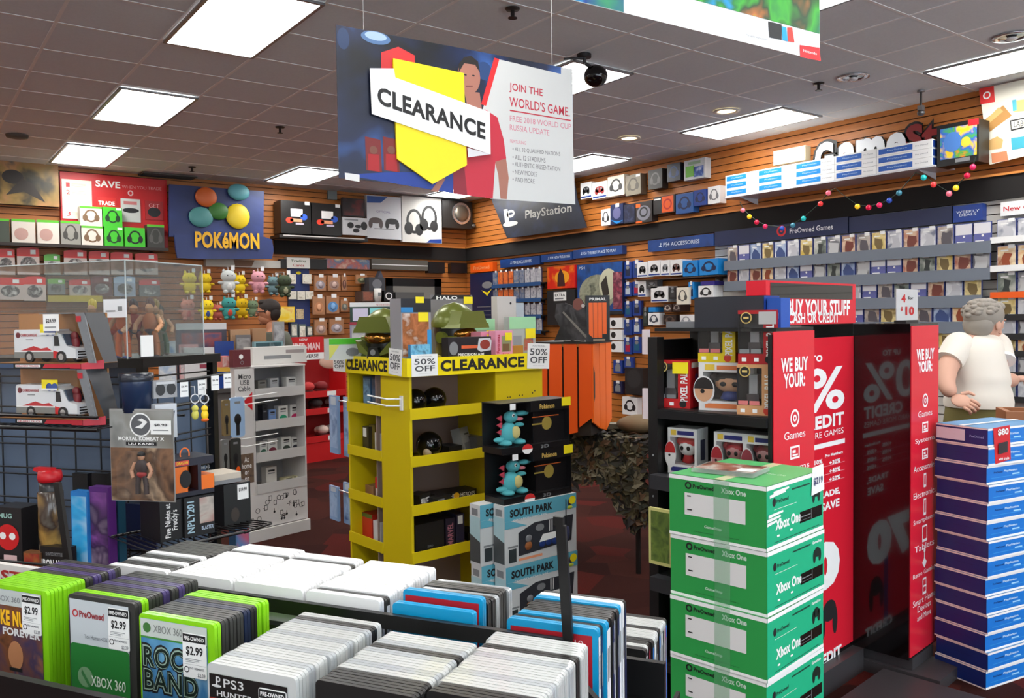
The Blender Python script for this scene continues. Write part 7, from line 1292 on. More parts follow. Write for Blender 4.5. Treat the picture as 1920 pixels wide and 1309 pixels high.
def head(t, c, s, yaw, skin, hair, hairstyle, glasses=False):
    """a head of height s centred on c, turned by yaw (0 looks along -y)"""
    R3 = Matrix.Rotation(rad(yaw), 4, 'Z'); X = Matrix.Translation(c) @ R3; h = s/2
    m = MB(X); v0 = 0
    m.ell((0, .02*h, .12*h), (.68*h, .82*h, .88*h), skin, 20, 14); m.ell((0, -.16*h, -.45*h), (.5*h, .6*h, .52*h), skin, 16, 10); m.ell((0, -.5*h, -.78*h), (.24*h, .2*h, .18*h), skin, 10, 8)
    m.ell((0, -.83*h, -.06*h), (.1*h, .16*h, .24*h), skin, 10, 8); m.ell((0, -.9*h, -.2*h), (.14*h, .13*h, .1*h), skin, 10, 8)
    for a in (-1, 1): m.ell((a*.68*h, .06*h, -.08*h), (.07*h, .16*h, .24*h), skin, 10, 8); m.ell((a*.26*h, -.72*h, .14*h), (.2*h, .1*h, .05*h), skin, 8, 6)
    lip = M((150, 86, 78), .5); m.ell((0, -.72*h, -.5*h), (.22*h, .08*h, .045*h), lip, 10, 6); m.ell((0, -.7*h, -.57*h), (.18*h, .08*h, .045*h), lip, 10, 6)
    for a in (-1, 1): m.ell((a*.26*h, -.74*h, .02*h), (.11*h, .05*h, .07*h), PAPER, 8, 6); m.ell((a*.26*h, -.78*h, .02*h), (.05*h, .03*h, .06*h), INK, 8, 6)
    ho_ = part('head', m, t)
    m = MB(X)
    if hairstyle == 'short':
        m.ell((0, .12*h, .36*h), (.74*h, .86*h, .72*h), hair, 20, 12); m.ell((0, .42*h, .0), (.66*h, .54*h, .7*h), hair, 16, 10); m.ell((0, -.35*h, .78*h), (.52*h, .42*h, .26*h), hair, 12, 8)
        for a in (-1, 1): m.ell((a*.62*h, .0, .12*h), (.1*h, .2*h, .3*h), hair, 8, 6)
    else:
        rr = random.Random(2); m.ell((0, .14*h, .36*h), (.8*h, .88*h, .76*h), hair, 20, 12); m.ell((0, .46*h, -.05*h), (.7*h, .52*h, .62*h), hair, 16, 10); m.ell((0, -.42*h, .72*h), (.56*h, .4*h, .28*h), hair, 12, 8)
        for k in range(40):
            a = rr.uniform(0, 6.28); b = rr.uniform(.0, 1.2); m.ell((.74*h*cos(a)*cos(b), .14*h+.8*h*abs(sin(a))*cos(b), .34*h+.7*h*sin(b)), (.2*h, .2*h, .13*h), hair, 7, 5)
    part('hair', m, ho_)
    if glasses:
        m = MB(X)
        for a in (-1, 1): m.ring(a*.28*h, .03*h, .21*h, .04*h, -.86*h, INK, .15*h); m.tube([(a*.48*h, -.86*h, .05*h), (a*.7*h, -.1*h, .06*h)], .03*h, INK, 5)
        m.tube([(-.08*h, -.87*h, .05*h), (.08*h, -.87*h, .05*h)], .025*h, INK, 5); part('glasses', m, ho_)
def hand(t, w_, dirv, up, s, mat):
    """palm with five bent fingers starting at the wrist w_ and pointing along dirv"""
    d = dirv.normalized(); n = up.normalized(); u = d.cross(n).normalized(); m = MB(); pc = w_+d*s*.48
    R3 = Matrix((u, d, n)).transposed(); m.ell(pc, (s*.42, s*.52, s*.17), mat, 12, 8, rot=R3)
    for k in range(4):
        b = w_+d*s*.9+u*s*(-.3+.2*k); L_ = s*(.78, .9, .84, .66)[k]; p1 = b+d*L_*.45-n*s*.06; p2 = p1+d*L_*.3-n*L_*.25; p3 = p2+d*L_*.1-n*L_*.25
        m.cyl(b, p1, s*.1, mat, s*.09, 7); m.cyl(p1, p2, s*.09, mat, s*.08, 7); m.cyl(p2, p3, s*.08, mat, s*.06, 7)
        for p_ in (b, p1, p2, p3): m.ell(p_, s*.085, mat, 7, 5)
    b = w_+d*s*.25-u*s*.36; p1 = b+(d*.7-u*.7)*s*.38; p2 = p1+(d*.95-u*.1-n*.2)*s*.34; m.cyl(b, p1, s*.12, mat, s*.1, 7); m.cyl(p1, p2, s*.1, mat, s*.07, 7); m.ell(p1, s*.1, mat, 7, 5); m.ell(p2, s*.075, mat, 7, 5)
    part('hand', m, t)
# woman in a white tee, seen from behind at the right
Dw = 4.8; base = at(1838, 800, Dw); wx, wy = base.x, base.y
vr = CR.copy(); vr.z = 0; vr.normalize(); vf = CF.copy(); vf.z = 0; vf.normalize()
t = thing('person', 'grey-haired person in a white short-sleeved top and olive trousers facing the game shelves', 'person', (wx, wy, 0))
def P(px, py, dd=0.0):
    p = at(px, py, Dw+dd); return Vector((p.x-wx, p.y-wy, p.z))
skl = M((206, 158, 136), .55); tee = M((226, 218, 206), .8); oliv = M((112, 104, 56), .8); hr_ = M((150, 142, 132), .8)
pel = P(1826, 800)
J = [(P(1826, 790), (.15, .11)), (P(1828, 740), (.13, .1)), (P(1830, 690), (.13, .1)), (P(1832, 662), (.12, .09)), (P(1842, 632), (.075, .075)), (P(1848, 618), .06),
     (P(1797, 656, -.03), .06), (P(1775, 690, -.08), .06), (P(1773, 722, -.14), .05), (P(1786, 744, -.2), .04),
     (P(1866, 656, .03), .06), (P(1872, 690, -.03), .066), (P(1871, 716, -.05), .058), (P(1905, 712, .05), .042),
     (P(1826, 830), (.19, .15)), (P(1812, 860), .11), (P(1812, 860)*1+Vector((0, 0, -.42)), .075), (P(1812, 860)*1+Vector((0, 0, 0)), .05),
     (P(1842, 860), .11), (P(1842, 860)+Vector((0, 0, -.42)), .075), (P(1842, 860), .05)]
zz1 = J[15][0].z
J[17] = (Vector((J[15][0].x, J[15][0].y, .09)), .05); J[16] = (Vector((J[15][0].x, J[15][0].y, .45)), .075)
J[20] = (Vector((J[18][0].x, J[18][0].y, .09)), .05); J[19] = (Vector((J[18][0].x, J[18][0].y, .45)), .075)
ED = [(0, 1), (1, 2), (2, 3), (3, 4), (4, 5), (3, 6), (6, 7), (7, 8), (8, 9), (3, 10), (10, 11), (11, 12), (12, 13), (0, 14), (14, 15), (15, 16), (16, 17), (14, 18), (18, 19), (19, 20)]
bo = skin_body('body', J, ED, skl, t)
me = bo.data; me.materials.append(tee); me.materials.append(oliv)
zw = P(1826, 768).z; zn = P(1840, 640).z; zsl = P(1880, 682).z
for p_ in me.polygons:
    c = p_.center
    d2 = c-J[2][0]; lat = d2.dot(vr)
    if c.z < zw-.01: p_.material_index = 2 if c.z < zw and abs(lat) < .26 and c.z > .14 else 0
rows = []
for py, a, b, dp in ((626, 1820, 1862, .055), (631, 1806, 1868, .085), (640, 1793, 1874, .12), (655, 1785, 1878, .14), (675, 1783, 1880, .15), (700, 1783, 1886, .165), (715, 1782, 1888, .17), (722, 1782, 1886, .165), (735, 1779, 1890, .175), (752, 1775, 1893, .18), (762, 1776, 1892, .18)):
    c = P((a+b)/2, py); rows.append((c, (P(b, py)-P(a, py)).length/2, dp))
m = MB(); m.loft(rows, vr, vf, tee)
for a, b, r0, r1 in ((P(1866, 650, .02), P(1873, 678, -.03), .085, .082), (P(1798, 650, -.02), P(1779, 678, -.06), .085, .075)): m.cyl(a, b, r0, tee, r1, 16); m.ell(a, r0*1.0, tee, 14, 8)
m.cyl(P(1872, 674, -.022), P(1873, 679, -.032), .085, M((242, 240, 238), .8), .085, 16); part('top', m, t, 'white short-sleeved top')
m = MB(); m.loft([(P(1834, 756), .165, .165), (P(1834, 800), .185, .17), (P(1832, 840), .17, .15)], vr, vf, oliv); part('trousers', m, t, 'olive trousers')
hand(t, P(1786, 744, -.2), P(1803, 752, -.24)-P(1786, 744, -.2), -vf+Vector((0, 0, .2)), .1, skl)
hand(t, P(1905, 712, .05), P(1922, 708, .1)-P(1905, 712, .05), Vector((0, 0, 1)), .1, skl)
hyaw = math.degrees(math.atan2(vr.y*.9+vf.y*.35, vr.x*.9+vf.x*.35))+90
head(t, P(1848, 606), .255, hyaw, skl, hr_, 'curly')
for px in (1812, 1842):
    q_ = Vector((P(px, 860).x, P(px, 860).y, 0)); m = MB(); m.ell(q_+vf*.07+Vector((0, 0, .045)), (.055, .055, .045), M((120, 100, 84), .6)); m.ell(q_+vf*.13+Vector((0, 0, .04)), (.05, .06, .04), M((120, 100, 84), .6)); part('shoe', m, t)
# man in profile behind the counter
Dm = 8.3; b2 = at(525, 640, Dm); mx, my = b2.x, b2.y
t = thing('person', 'dark-haired person with glasses in a grey green shirt, in profile behind the counter', 'person', (mx, my, 0))
def Q(px, py, dd=0.0):
    p = at(px, py, Dm+dd); return Vector((p.x-mx, p.y-my, p.z))
sk2 = M((176, 118, 88), .55); sh2 = M((86, 88, 76), .8); jn = M((40, 44, 60), .8)
zsd = Q(518, 622).z
L1 = lambda v, z: Vector((v.x, v.y, z))
sp = Q(520, 650)
J = [(L1(sp, .98), (.16, .12)), (L1(sp, 1.2), (.17, .12)), (L1(sp, zsd-.08), (.17, .12)), (Q(512, 612), .065), (Q(508, 600), .06),
     (L1(sp, zsd-.06)+vf*.2, .075), (L1(sp, zsd-.34)+vf*.22-vr*.04, .05), (L1(sp, zsd-.42)+vf*.16-vr*.28, .035),
     (L1(sp, zsd-.06)-vf*.2, .075), (L1(sp, zsd-.34)-vf*.22-vr*.04, .05), (L1(sp, zsd-.42)-vf*.16-vr*.28, .035),
     (L1(sp, .9)+vf*.09, .1), (L1(sp, .48)+vf*.09, .065), (L1(sp, .09)+vf*.09, .05), (L1(sp, .9)-vf*.09, .1), (L1(sp, .48)-vf*.09, .065), (L1(sp, .09)-vf*.09, .05)]
ED = [(0, 1), (1, 2), (2, 3), (3, 4), (2, 5), (5, 6), (6, 7), (2, 8), (8, 9), (9, 10), (0, 11), (11, 12), (12, 13), (0, 14), (14, 15), (15, 16)]
skin_body('body', J, ED, sk2, t)
skin_body('shirt', [(L1(sp, .95), (.175, .135)), (L1(sp, 1.2), (.185, .135)), (L1(sp, zsd-.09), (.183, .135)), (L1(sp, zsd+.0), (.09, .08)), (L1(sp, zsd-.06)+vf*.2, .088), (L1(sp, zsd-.24)+vf*.21-vr*.02, .068), (L1(sp, zsd-.06)-vf*.2, .088), (L1(sp, zsd-.24)-vf*.21-vr*.02, .068)], [(0, 1), (1, 2), (2, 3), (2, 4), (4, 5), (2, 6), (6, 7)], sh2, t, label='grey green shirt')
skin_body('trousers', [(L1(sp, .99), (.17, .13)), (L1(sp, .88)+vf*.09, .112), (L1(sp, .48)+vf*.09, .078), (L1(sp, .1)+vf*.09, .066), (L1(sp, .88)-vf*.09, .112), (L1(sp, .48)-vf*.09, .078), (L1(sp, .1)-vf*.09, .066)], [(0, 1), (1, 2), (2, 3), (0, 4), (4, 5), (5, 6)], jn, t, label='dark trousers')
for s_ in (1, -1): hand(t, L1(sp, zsd-.42)+vf*.16*s_-vr*.28, -vr, Vector((0, 0, 1)), .095, sk2); m = MB(); q_ = L1(sp, 0)+vf*.09*s_; m.ell(q_-vr*.07+Vector((0, 0, .045)), (.09, .09, .045), BLACK); part('shoe', m, t)
hm = math.degrees(math.atan2(-vr.y-.1*vf.y, -vr.x-.1*vf.x))+90
head(t, Q(503, 586), .25, hm, sk2, M((34, 24, 20), .7), 'short', True)
# ---------------------------------------------------------------- black grid-wall rack at the left
AG = -53.0; GC = at(268, 705, 2.62); GA = Fr(GC, AG); GB_ = Fr(GC, AG+90)
ztG = GA.hit(268, 690)[1]; lG = .78; rG = GB_.hit(399, 700)[0]
BKM = M((12, 12, 13), .35); BOARD = M((84, 100, 122), .5)
t = thing('grid_rack', 'black wire grid rack with blue grey backing at the left', 'rack', GA.o, AG)
for x, y in ((-lG, 0), (-.025, 0), (-.025, rG)): part('post', MB().box(x-.0, y, 0, x+.025, y+.025, ztG, BKM), t)
m = MB(); m.box(-lG, -.012, ztG+.0005, .012, rG+.03, ztG+.03, BKM); part('top_board', m, t)
m = MB(); m.box(-lG+.0255, .03, .2, -.0255, .04, ztG-.0005, BOARD); part('backing', m, t, 'blue grey backing board')
m = MB(); m.box(-.045, .0255, .2, -.035, rG-.0005, ztG-.06, BOARD); part('backing', m, t, 'blue grey backing board')
m = MB()
for k in range(1, 8): m.cyl((-lG+.1*k, .012, .3), (-lG+.1*k, .012, ztG-.02), .0028, BKM, n=5)
for k in range(11):
    z = .36+.1*k
    for b in (0, .022): m.cyl((-lG+.02, .008, z+b), (-.02, .008, z+b), .0028, BKM, n=5)
part('grid', m, t)
m = MB()
for k in range(1, 6):
    if .08*k < rG-.02: m.cyl((-.014, .08*k, .3), (-.014, .08*k, ztG-.06), .0028, BKM, n=5)
for k in range(11):
    z = .36+.1*k
    for b in (0, .022): m.cyl((-.01, .02, z+b), (-.01, rG-.005, z+b), .0028, BKM, n=5)
part('grid', m, t)
m = MB(); m.box(-lG, .0, .0, .0, .03, .06, BKM); m.box(-.03, .0301, 0, 0, rG, .06, BKM); part('foot', m, t)
def gon(r, y, dep, name, lb, cat, c=None, grp=None, F=GA, **k):
    body = M(c, .4) if isinstance(c, tuple) else c
    return carton(F, r, y, dep, name, lb, cat, grp, body=body or DARK, **k)
def wshelf(F, xa, xb, z, dep, lb, y0=-.012):
    t = thing('wire_shelf', lb, 'shelf', F.w((xa+xb)/2, 0, z), F.rz); w = (xb-xa)/2; m = MB()
    for y in (-dep, -dep*.5, y0): m.cyl((-w, y, -.004), (w, y, -.004), .0035, BKM, n=5)
    n = int(2*w/.025)
    for k in range(n+1): m.cyl((-w+2*w*k/n, -dep, -.001), (-w+2*w*k/n, y0, -.001), .002, BKM, n=4)
    part('grid', m, t); m = MB(); m.tube([(-w, -dep, -.004), (w, -dep, -.004)], .006, BKM); m.cyl((-w, -dep, .03), (w, -dep, .03), .004, BKM, n=5); part('front_rail', m, t); return t
# delivery-truck boxes
def ztruck(r, dy):
    return GA.rect(r, dy)
yT = -.34
xa, z0, xb, z1 = GA.rect((-6, 578, 178, 692), yT); zb0, zb1 = GA.hit(100, 797, yT)[1], GA.hit(100, 690, yT)[1]
hT = zb1-zb0-.004; wT = xb-xa
wshelf(GA, xa-.04, xb+.02, zb0-.0035, .36, 'black wire shelf under the two truck boxes')
def truckbox(z, lb):
    t = thing('toy_truck_box', lb, 'toy box', GA.w((xa+xb)/2, yT, z), AG, 'boxed toy trucks'); w, h, d = wT/2, hT, .08; m = MB(); bk = M((30, 28, 30), .4); gr = M((120, 122, 126), .35); rd = M((190, 40, 56), .4)
    base = [(-w, 0), (w*.72, 0), (w, .03), (w, d), (-w, d)]; m.slab(base, 0, h*.1, bk); m.slab(base, h*.1005, h*.11, M((150, 100, 50), .5)); m.box(-w, d-.006, h*.11, w*.82, d, h, M((160, 112, 70), .5)); m.slab([(-w*.1, .0), (w*.6, 0), (w*.8, d), (-w*.1, d)], h*.985, h, gr)
    m.prism([(w*.62, h), (w*.8, h), (w, h*.11), (w*.86, h*.11)], .0, .004, gr); m.quad([(w*.8, 0, h), (w*.8, d, h), (w, d, h*.11), (w, .03, h*.11)], M((70, 72, 76), .35)); m.rect(w*.64, h*.84, w*.74, h*.94, -E_, M((180, 40, 50), .4))
    for k in range(7): m.disc(w*(.86+.017*k), h*(.72-.09*k), .004, -.003, GREY, n=6)
    m.rect(-w*.62, h*.03, -w*.1, h*.075, -E_, PAPER); m.text('DELIVERY TRUCK', -w*.36, h*.052, w*.46, h*.03, -2*E_, rd, .02); m.rect(-w*.98, h*.015, -w*.66, h*.09, -E_, M((60, 80, 110), .4)); m.prism([(-w*.05, 0.003), (w*.4, .003), (w*.6, h*.04), (w*.6, h*.1), (w*.0, h*.09)], -2*E_, -E_, rd); m.prism([(w*.5, h*.01), (w*.72, h*.01), (w*.72, h*.1), (w*.55, h*.1)], -3*E_, -2*E_, rd); m.quad([(w*.72, -E_, .0), (w+.001, .029, 0), (w+.001, .029, h*.16), (w*.72, -E_, h*.1)], rd)
    part('carton', m, t)
    part('window', MB().slab([(-w, .0015), (w*.62, .0015), (w*.62, .0022), (-w, .0022)], h*.11, h*.985, clear(gloss=.05)), t, 'clear plastic window')
    X = Matrix.Translation((-w*.08, .04, h*.11)) @ Matrix.Diagonal((1, .66, 1, 1)); m = MB(X); wt = M((222, 224, 226), .3); L_, hh = w*.62, h*.6
    m.prism([(-L_, .012), (L_*.28, .012), (L_*.28, hh), (-L_*.96, hh), (-L_, hh*.94)], -.045, .045, wt); m.prism([(L_*.28, .012), (L_, .012), (L_, hh*.42), (L_*.72, hh*.5), (L_*.52, hh*.86), (L_*.28, hh*.96)], -.043, .043, wt)
    m.prism([(-L_, .012), (L_*.3, .012), (L_*.3, hh*.32), (-L_, hh*.32)], -.0465, -.045, M((128, 128, 124), .4)); m.rect(-L_*.99, hh*.33, L_*.3, hh*.36, -.0468, PAPER)
    m.prism([(L_*.3, .012), (L_*.62, .012), (L_*.55, hh*.3), (L_*.3, hh*.36)], -.0465, -.045, M((205, 24, 30), .4)); m.prism([(-L_*.8, hh*.36), (L_*.25, hh*.36), (L_*.1, hh*.46), (-L_*.1, hh*.42), (-L_*.35, hh*.5), (-L_*.6, hh*.42)], -.0462, -.0452, M((190, 30, 40), .4))
    m.prism([(L_*.32, hh*.5), (L_*.5, hh*.5), (L_*.46, hh*.8), (L_*.32, hh*.8)], -.0445, -.0435, INK); m.disc(-L_*.86, hh*.83, .008, -.0462, M((110, 30, 40), .4)); m.text('CHIMICHANGAS', -L_*.5, hh*.83, L_*.55, hh*.09, -.0462, M((170, 40, 50), .4), .03); m.rect(-L_*.6, hh*.68, -L_*.35, hh*.71, -.0462, GREY)
    m.prism([(L_*.74, hh*.52), (L_*.6, hh*.86), (L_*.56, hh*.86), (L_*.7, hh*.52)], -.04, .04, M((40, 60, 80), .1))
    for k in range(3): m.box(L_-.001, -.03, hh*(.14+.08*k), L_+.002, .03, hh*(.18+.08*k), INK)
    m.box(L_, -.04, .012, L_+.006, .04, hh*.1, CHROME); tk_ = part('truck_body', m, t, 'white toy truck')
    for x in (-L_*.5, L_*.55):
        for s_ in (-1, 1): m = MB(X); m.cyl((x, s_*.047, .016), (x, s_*.036, .016), .016, INK, n=14); m.cyl((x, s_*.0475, .016), (x, s_*.0465, .016), .009, CHROME, n=12); part('wheel', m, tk_)
    m = MB(X); m.box(-.02+L_*.1, -.05, hh*.84, L_*.42, -.047, hh*1.16, TAGY); m.disc(L_*.16, hh*.94, .011, -.0515, M((50, 80, 150), .4)); m.disc(L_*.34, hh*.94, .011, -.0515, M((50, 80, 150), .4)); m.rect(-.02+L_*.1, hh*.84, L_*.42, hh*.9, -.052, PAPER); part('roof_sign', m, tk_, 'yellow sign with two blue discs')
    m = MB(X); m.ell((L_*.75, .0, hh*.6), (.013, .016, .02), M((120, 24, 34), .5), 10, 8); m.ell((L_*.75, -.005, hh*.8), .012, M((120, 24, 34), .5), 10, 8); part('driver_figure', m, tk_, 'dark red figure'); 
    return t
ta = truckbox(zb0+.0005, 'boxed white and red toy truck, lower of two on the wire shelf'); tb = copy_tree(ta, 'boxed white and red toy truck, upper of two with a price tag', GA.w((xa+xb)/2, yT, zb0+hT+.001))
m = MB(); m.rect(-.0, hT*.68, wT*.16, hT*.98, -.004, PAPER); m.text('$24.99', wT*.08, hT*.86, wT*.1, hT*.08, -.005, INK, .02); m.rect(wT*.02, hT*.74, wT*.13, hT*.76, -.005, GREY); part('price_tag', m, tb, 'white price tag')
# fighter figure on a blister card
def gpos(F, r, y): x0, a, x1, b = F.rect(r, y); return x0, a, x1, b
yK = -.30
x0, a, x1, b = gpos(GA, (212, 767, 322, 940), yK); w, h = x1-x0, b-a
t = thing('blister_card', 'large grey and brown blister card of a fighter figure hanging in front of the grid', 'figure card', GA.w((x0+x1)/2, yK, a), AG+6)
m = MB(); m.box(-w/2, 0, 0, w/2, .003, h, M((150, 148, 144), .3)); m.rect(-w*.49, h*.01, w*.49, h*.58, -E_, art([(60, 46, 40), (130, 96, 72), (90, 70, 58), (190, 160, 130), (50, 44, 46)], 9, .25)); m.rect(-w*.49, h*.58, w*.49, h*.98, -E_, art([(84, 84, 84), (150, 150, 146), (120, 116, 108), (70, 76, 96)], 5, .25))
m.ring(0, h*.83, w*.17, w*.02, -.003, PAPER); m.disc(0, h*.83, w*.15, -.0024, M((90, 92, 96), .3)); m.prism([(-w*.09, h*.8), (w*.02, h*.79), (w*.11, h*.86), (w*.02, h*.9), (-w*.05, h*.88), (w*.04, h*.86), (.0, h*.83)], -.0035, -.0028, PAPER)
m.text('MORTAL KOMBAT X', 0, h*.68, w*.72, h*.04, -.0025, PAPER, .03); m.rect(-w*.24, h*.605, w*.24, h*.645, -.0024, INK); m.text('LIU KANG', 0, h*.625, w*.4, h*.025, -.003, PAPER, .02); part('card', m, t)
m = MB(); m.prism([(-w*.28, h*.06), (w*.34, h*.06), (w*.34, h*.4), (w*.12, h*.56), (-w*.12, h*.56), (-w*.28, h*.4)], -.035, -.0021, clear(gloss=.07)); part('blister', m, t, 'clear plastic bubble')
m = MB(); sk_ = M((190, 140, 110), .5); dk_ = M((56, 44, 44), .6); s = h*.5; X2 = -.018
m.ell((.01, X2, h*.08+s*.84), (s*.075, s*.07, s*.09), sk_, 10, 8); m.ell((.01, X2, h*.08+s*.88), (s*.082, s*.078, s*.07), INK, 10, 8); m.ell((.01, X2, h*.08+s*.62), (s*.15, s*.07, s*.16), dk_, 12, 8); m.ell((.01, X2, h*.08+s*.45), (s*.12, s*.07, s*.08), M((150, 36, 40), .6), 10, 7)
for q_ in (-1, 1): m.tube([(.01+q_*s*.07, X2, h*.08+s*.42), (.01+q_*s*.1, X2, h*.08+s*.22), (.01+q_*s*.1, X2, h*.08+.004)], s*.055, dk_, 8); m.tube([(.01+q_*s*.15, X2, h*.08+s*.7), (.01+q_*s*.24, X2, h*.08+s*.52), (.01+q_*s*.18, X2-.004, h*.08+s*.38)], s*.04, sk_, 8)
part('figure', m, t, 'small fighter figure in dark red'); m = MB(); m.rect(w*.16, h*.73, w*.48, h*.88, -.004, PAPER); m.text('$8.98', w*.32, h*.83, w*.2, h*.03, -.005, INK, .02); m.rect(w*.2, h*.77, w*.44, h*.78, -.005, GREY); part('price_tag', m, t, 'white price tag')
m = MB(); m.cyl((0, .004, h*.965), (0, -yK-.002, h*.965), .0035, BKM, n=6); part('peg', m, t)
# items on the right face (frame GB_: x runs back along it)
gbox = lambda r, y, dep, name, lb, cat, c, **k: gon(r, y, dep, name, lb, cat, c, F=GB_, **k)
FS = Fr(at(318, 930, 2.34), 12.0)
def fsbox(r, y, dep, name, lb, c, deco=None, z0=None): return carton(FS, r, y, dep, name, lb, 'box', None, M(c, .4), None, deco, z0=z0)
zs_ = FS.hit(330, 1012, 0)[1]
xw0, xw1 = FS.hit(262, 1005)[0], FS.hit(440, 985)[0]
t = thing('wire_shelf', 'black wire shelf holding the black game boxes under the orange mug box', 'shelf', FS.w((xw0+xw1)/2, 0, zs_), FS.rz); w = (xw1-xw0)/2; m = MB()
for k in range(int(2*w/.02)): m.cyl((-w+.02*k, -.05, -.003), (-w+.02*k, .2, -.003), .002, BKM, n=4)
part('grid', m, t); m = MB(); m.cyl((-w, -.05, -.006), (w, -.05, -.006), .005, BKM, n=6); part('front_rail', m, t); part('rear_rail', MB().cyl((-w, .2, -.006), (w, .2, -.006), .005, BKM, n=6), t); part('bracket', MB().box(-.006, .2, -.05, .006, .26, .0, BKM), t)
o = fsbox((300, 938, 344, 1012), .0, .12, 'lettered_box', 'black box with white upright lettering, left of a twin on the wire shelf', (20, 19, 20), lambda m, w, h: m.text('Five Nights at\nFreddy\'s', 0, h*.5, w*.6, h*.85, -E_, PAPER, .02, up=True), zs_+.0005)
o = fsbox((346, 930, 402, 1008), -.01, .13, 'lettered_box', 'black box with pale blue upright lettering and a figure window', (22, 22, 24), lambda m, w, h: (m.text('NPLY201', -w*.3, h*.5, w*.24, h*.8, -E_, M((170, 200, 215), .4), .03, up=True), m.rect(0, h*.3, w*.48, h*.95, -E_, art([(90, 86, 80), (190, 180, 170), (160, 60, 50)], 14)), m.text('BLASTER', w*.25, h*.18, w*.4, h*.1, -2*E_, M((190, 205, 225), .4), .02)), zs_+.0005)
x0, a, x1, b = FS.rect((317, 858, 398, 930), .01); zmug = b and FS.hit(330, 936, .0)[1]; zz_ = max(zs_+.0015+FS.hit(320, 938, 0)[1]-zs_, FS.hit(372, 930, -.01)[1]+.002)
t = thing('mug_box', 'orange and navy window box of a mug standing on the black lettered boxes', 'box', FS.w(x0, .0, zz_), FS.rz); w, h, d = x1-x0, b-zz_, .11; nv = M((28, 28, 44), .4); oc2 = M((240, 116, 24), .4)
m = MB(); m.box(0, 0, 0, w, d, h*.12, nv); m.box(0, 0, h*.8, w, d, h, nv); m.box(0, 0, h*.12, w*.38, d, h*.8, oc2); m.box(w*.62, .0, h*.12, w*.7, d, h*.8, nv); m.box(w*.7, d-.01, h*.12, w, d, h*.8, nv); m.box(w*.7, 0, h*.12, w, d*.6, h*.5, oc2); m.disc(w*.33, h*.46, w*.13, -E_, INK, h*.24); m.rect(w*.1, h*.83, w*.42, h*.96, -E_, M((214, 60, 70), .4)); m.text('DRAGON', w*.26, h*.9, w*.26, h*.08, -2*E_, M((240, 200, 40), .4), .03); m.text('MUG', w*.8, h*.7, w*.2, h*.08, -E_, GREY, .02); m.ring(w*.5, h*1.0+.006, w*.12, w*.03, d*.4, oc2, .02); part('carton', m, t)
m = MB(); m.cyl((w*.5, d*.5, h*.13), (w*.5, d*.5, h*.76), min(w*.12, d*.4), oc2, n=20); part('mug', m, t, 'orange mug')
# small boxes at the right end of the rack
fsbox((420, 906, 470, 985), .1, .08, 'tagged_black_box', 'black box with a white price sticker at the right end of the rack', (24, 23, 24), lambda m, w, h: (m.rect(w*.0, h*.62, w*.42, h*.96, -E_, PAPER), m.text('$19.99', w*.2, h*.84, w*.3, h*.09, -2*E_, INK, .02), m.disc(-w*.1, h*.3, w*.16, -E_, M((60, 50, 44), .4), h*.16)), FS.hit(440, 990, .1)[1])
fsbox((402, 888, 452, 906), .1, .1, 'flat_cream_case', 'flat cream case lying on the black box at the right end of the rack', (196, 186, 170), lambda m, w, h: m.rect(-w*.5, 0, w*.5, h*.4, -E_, GREY), FS.hit(440, 905, .1)[1]+.001)
fsbox((442, 990, 468, 1040), .1, .04, 'comic_card', 'blue and red picture card hanging under the right end of the rack', (70, 110, 150), d_art([(60, 120, 170), (200, 60, 60), (200, 210, 215)], 10))
xw0, xw1 = FS.hit(428, 985, .06)[0], FS.hit(490, 960, .06)[0]
t = thing('wire_shelf', 'short black wire shelf sticking out at the right end of the grid rack', 'shelf', FS.w((xw0+xw1)/2, .06, FS.hit(460, 985, .06)[1]), FS.rz+18); w = .06; m = MB()
for k in range(7): m.cyl((-w+.02*k, -.05, 0), (-w+.02*k, .12, 0), .0025, BKM, n=4)
part('grid', m, t); m = MB(); m.cyl((-w, -.05, -.004), (w, -.05, -.004), .004, BKM, n=6); part('front_rail', m, t); part('rear_rail', MB().cyl((-w, .12, -.004), (w, .12, -.004), .004, BKM, n=6), t)
# dark tumbler bin, lens pack, key rings, angled box on the right face
t = thing('dark_tumbler', 'dark blue boxed tumbler standing before the grid under the clear case', 'tumbler', FS.w(FS.hit(256, 740, .04)[0], .04, FS.hit(256, 772, .04)[1]), FS.rz); wq = abs(FS.hit(287, 740, .04)[0]-FS.hit(225, 740, .04)[0])/2; hq = FS.hit(256, 700, .04)[1]-FS.hit(256, 772, .04)[1]
m = MB(); m.lathe([(0, 0), (wq*.92, 0), (wq*.96, hq*.8), (wq*.96, hq*.82), (0, hq*.82)], M((36, 50, 78), .2)); part('cup', m, t); m = MB(); m.lathe([(wq*.97, hq*.8), (wq, hq*.84), (wq, hq), (0, hq)], M((40, 44, 54), .25)); part('lid', m, t); part('support', MB().cyl((0, wq*.96, hq*.5), (0, wq*.96+.03, hq*.5), .006, BKM), t)
kr_ = M((206, 206, 206), .3)
rail = thing('hook_rail', 'black rail with white price tags across the right face of the rack', 'rail', FS.w(FS.hit(290, 725, .02)[0], .02, FS.hit(290, 722, .02)[1]), FS.rz)
lr = FS.hit(430, 700, .02); x9 = lr[0]-FS.hit(290, 725, .02)[0]; z9 = lr[1]-FS.hit(290, 722, .02)[1]
m = MB(); m.cyl((0, 0, 0), (x9, .0, z9), .005, BKM, n=6); part('bar', m, rail)
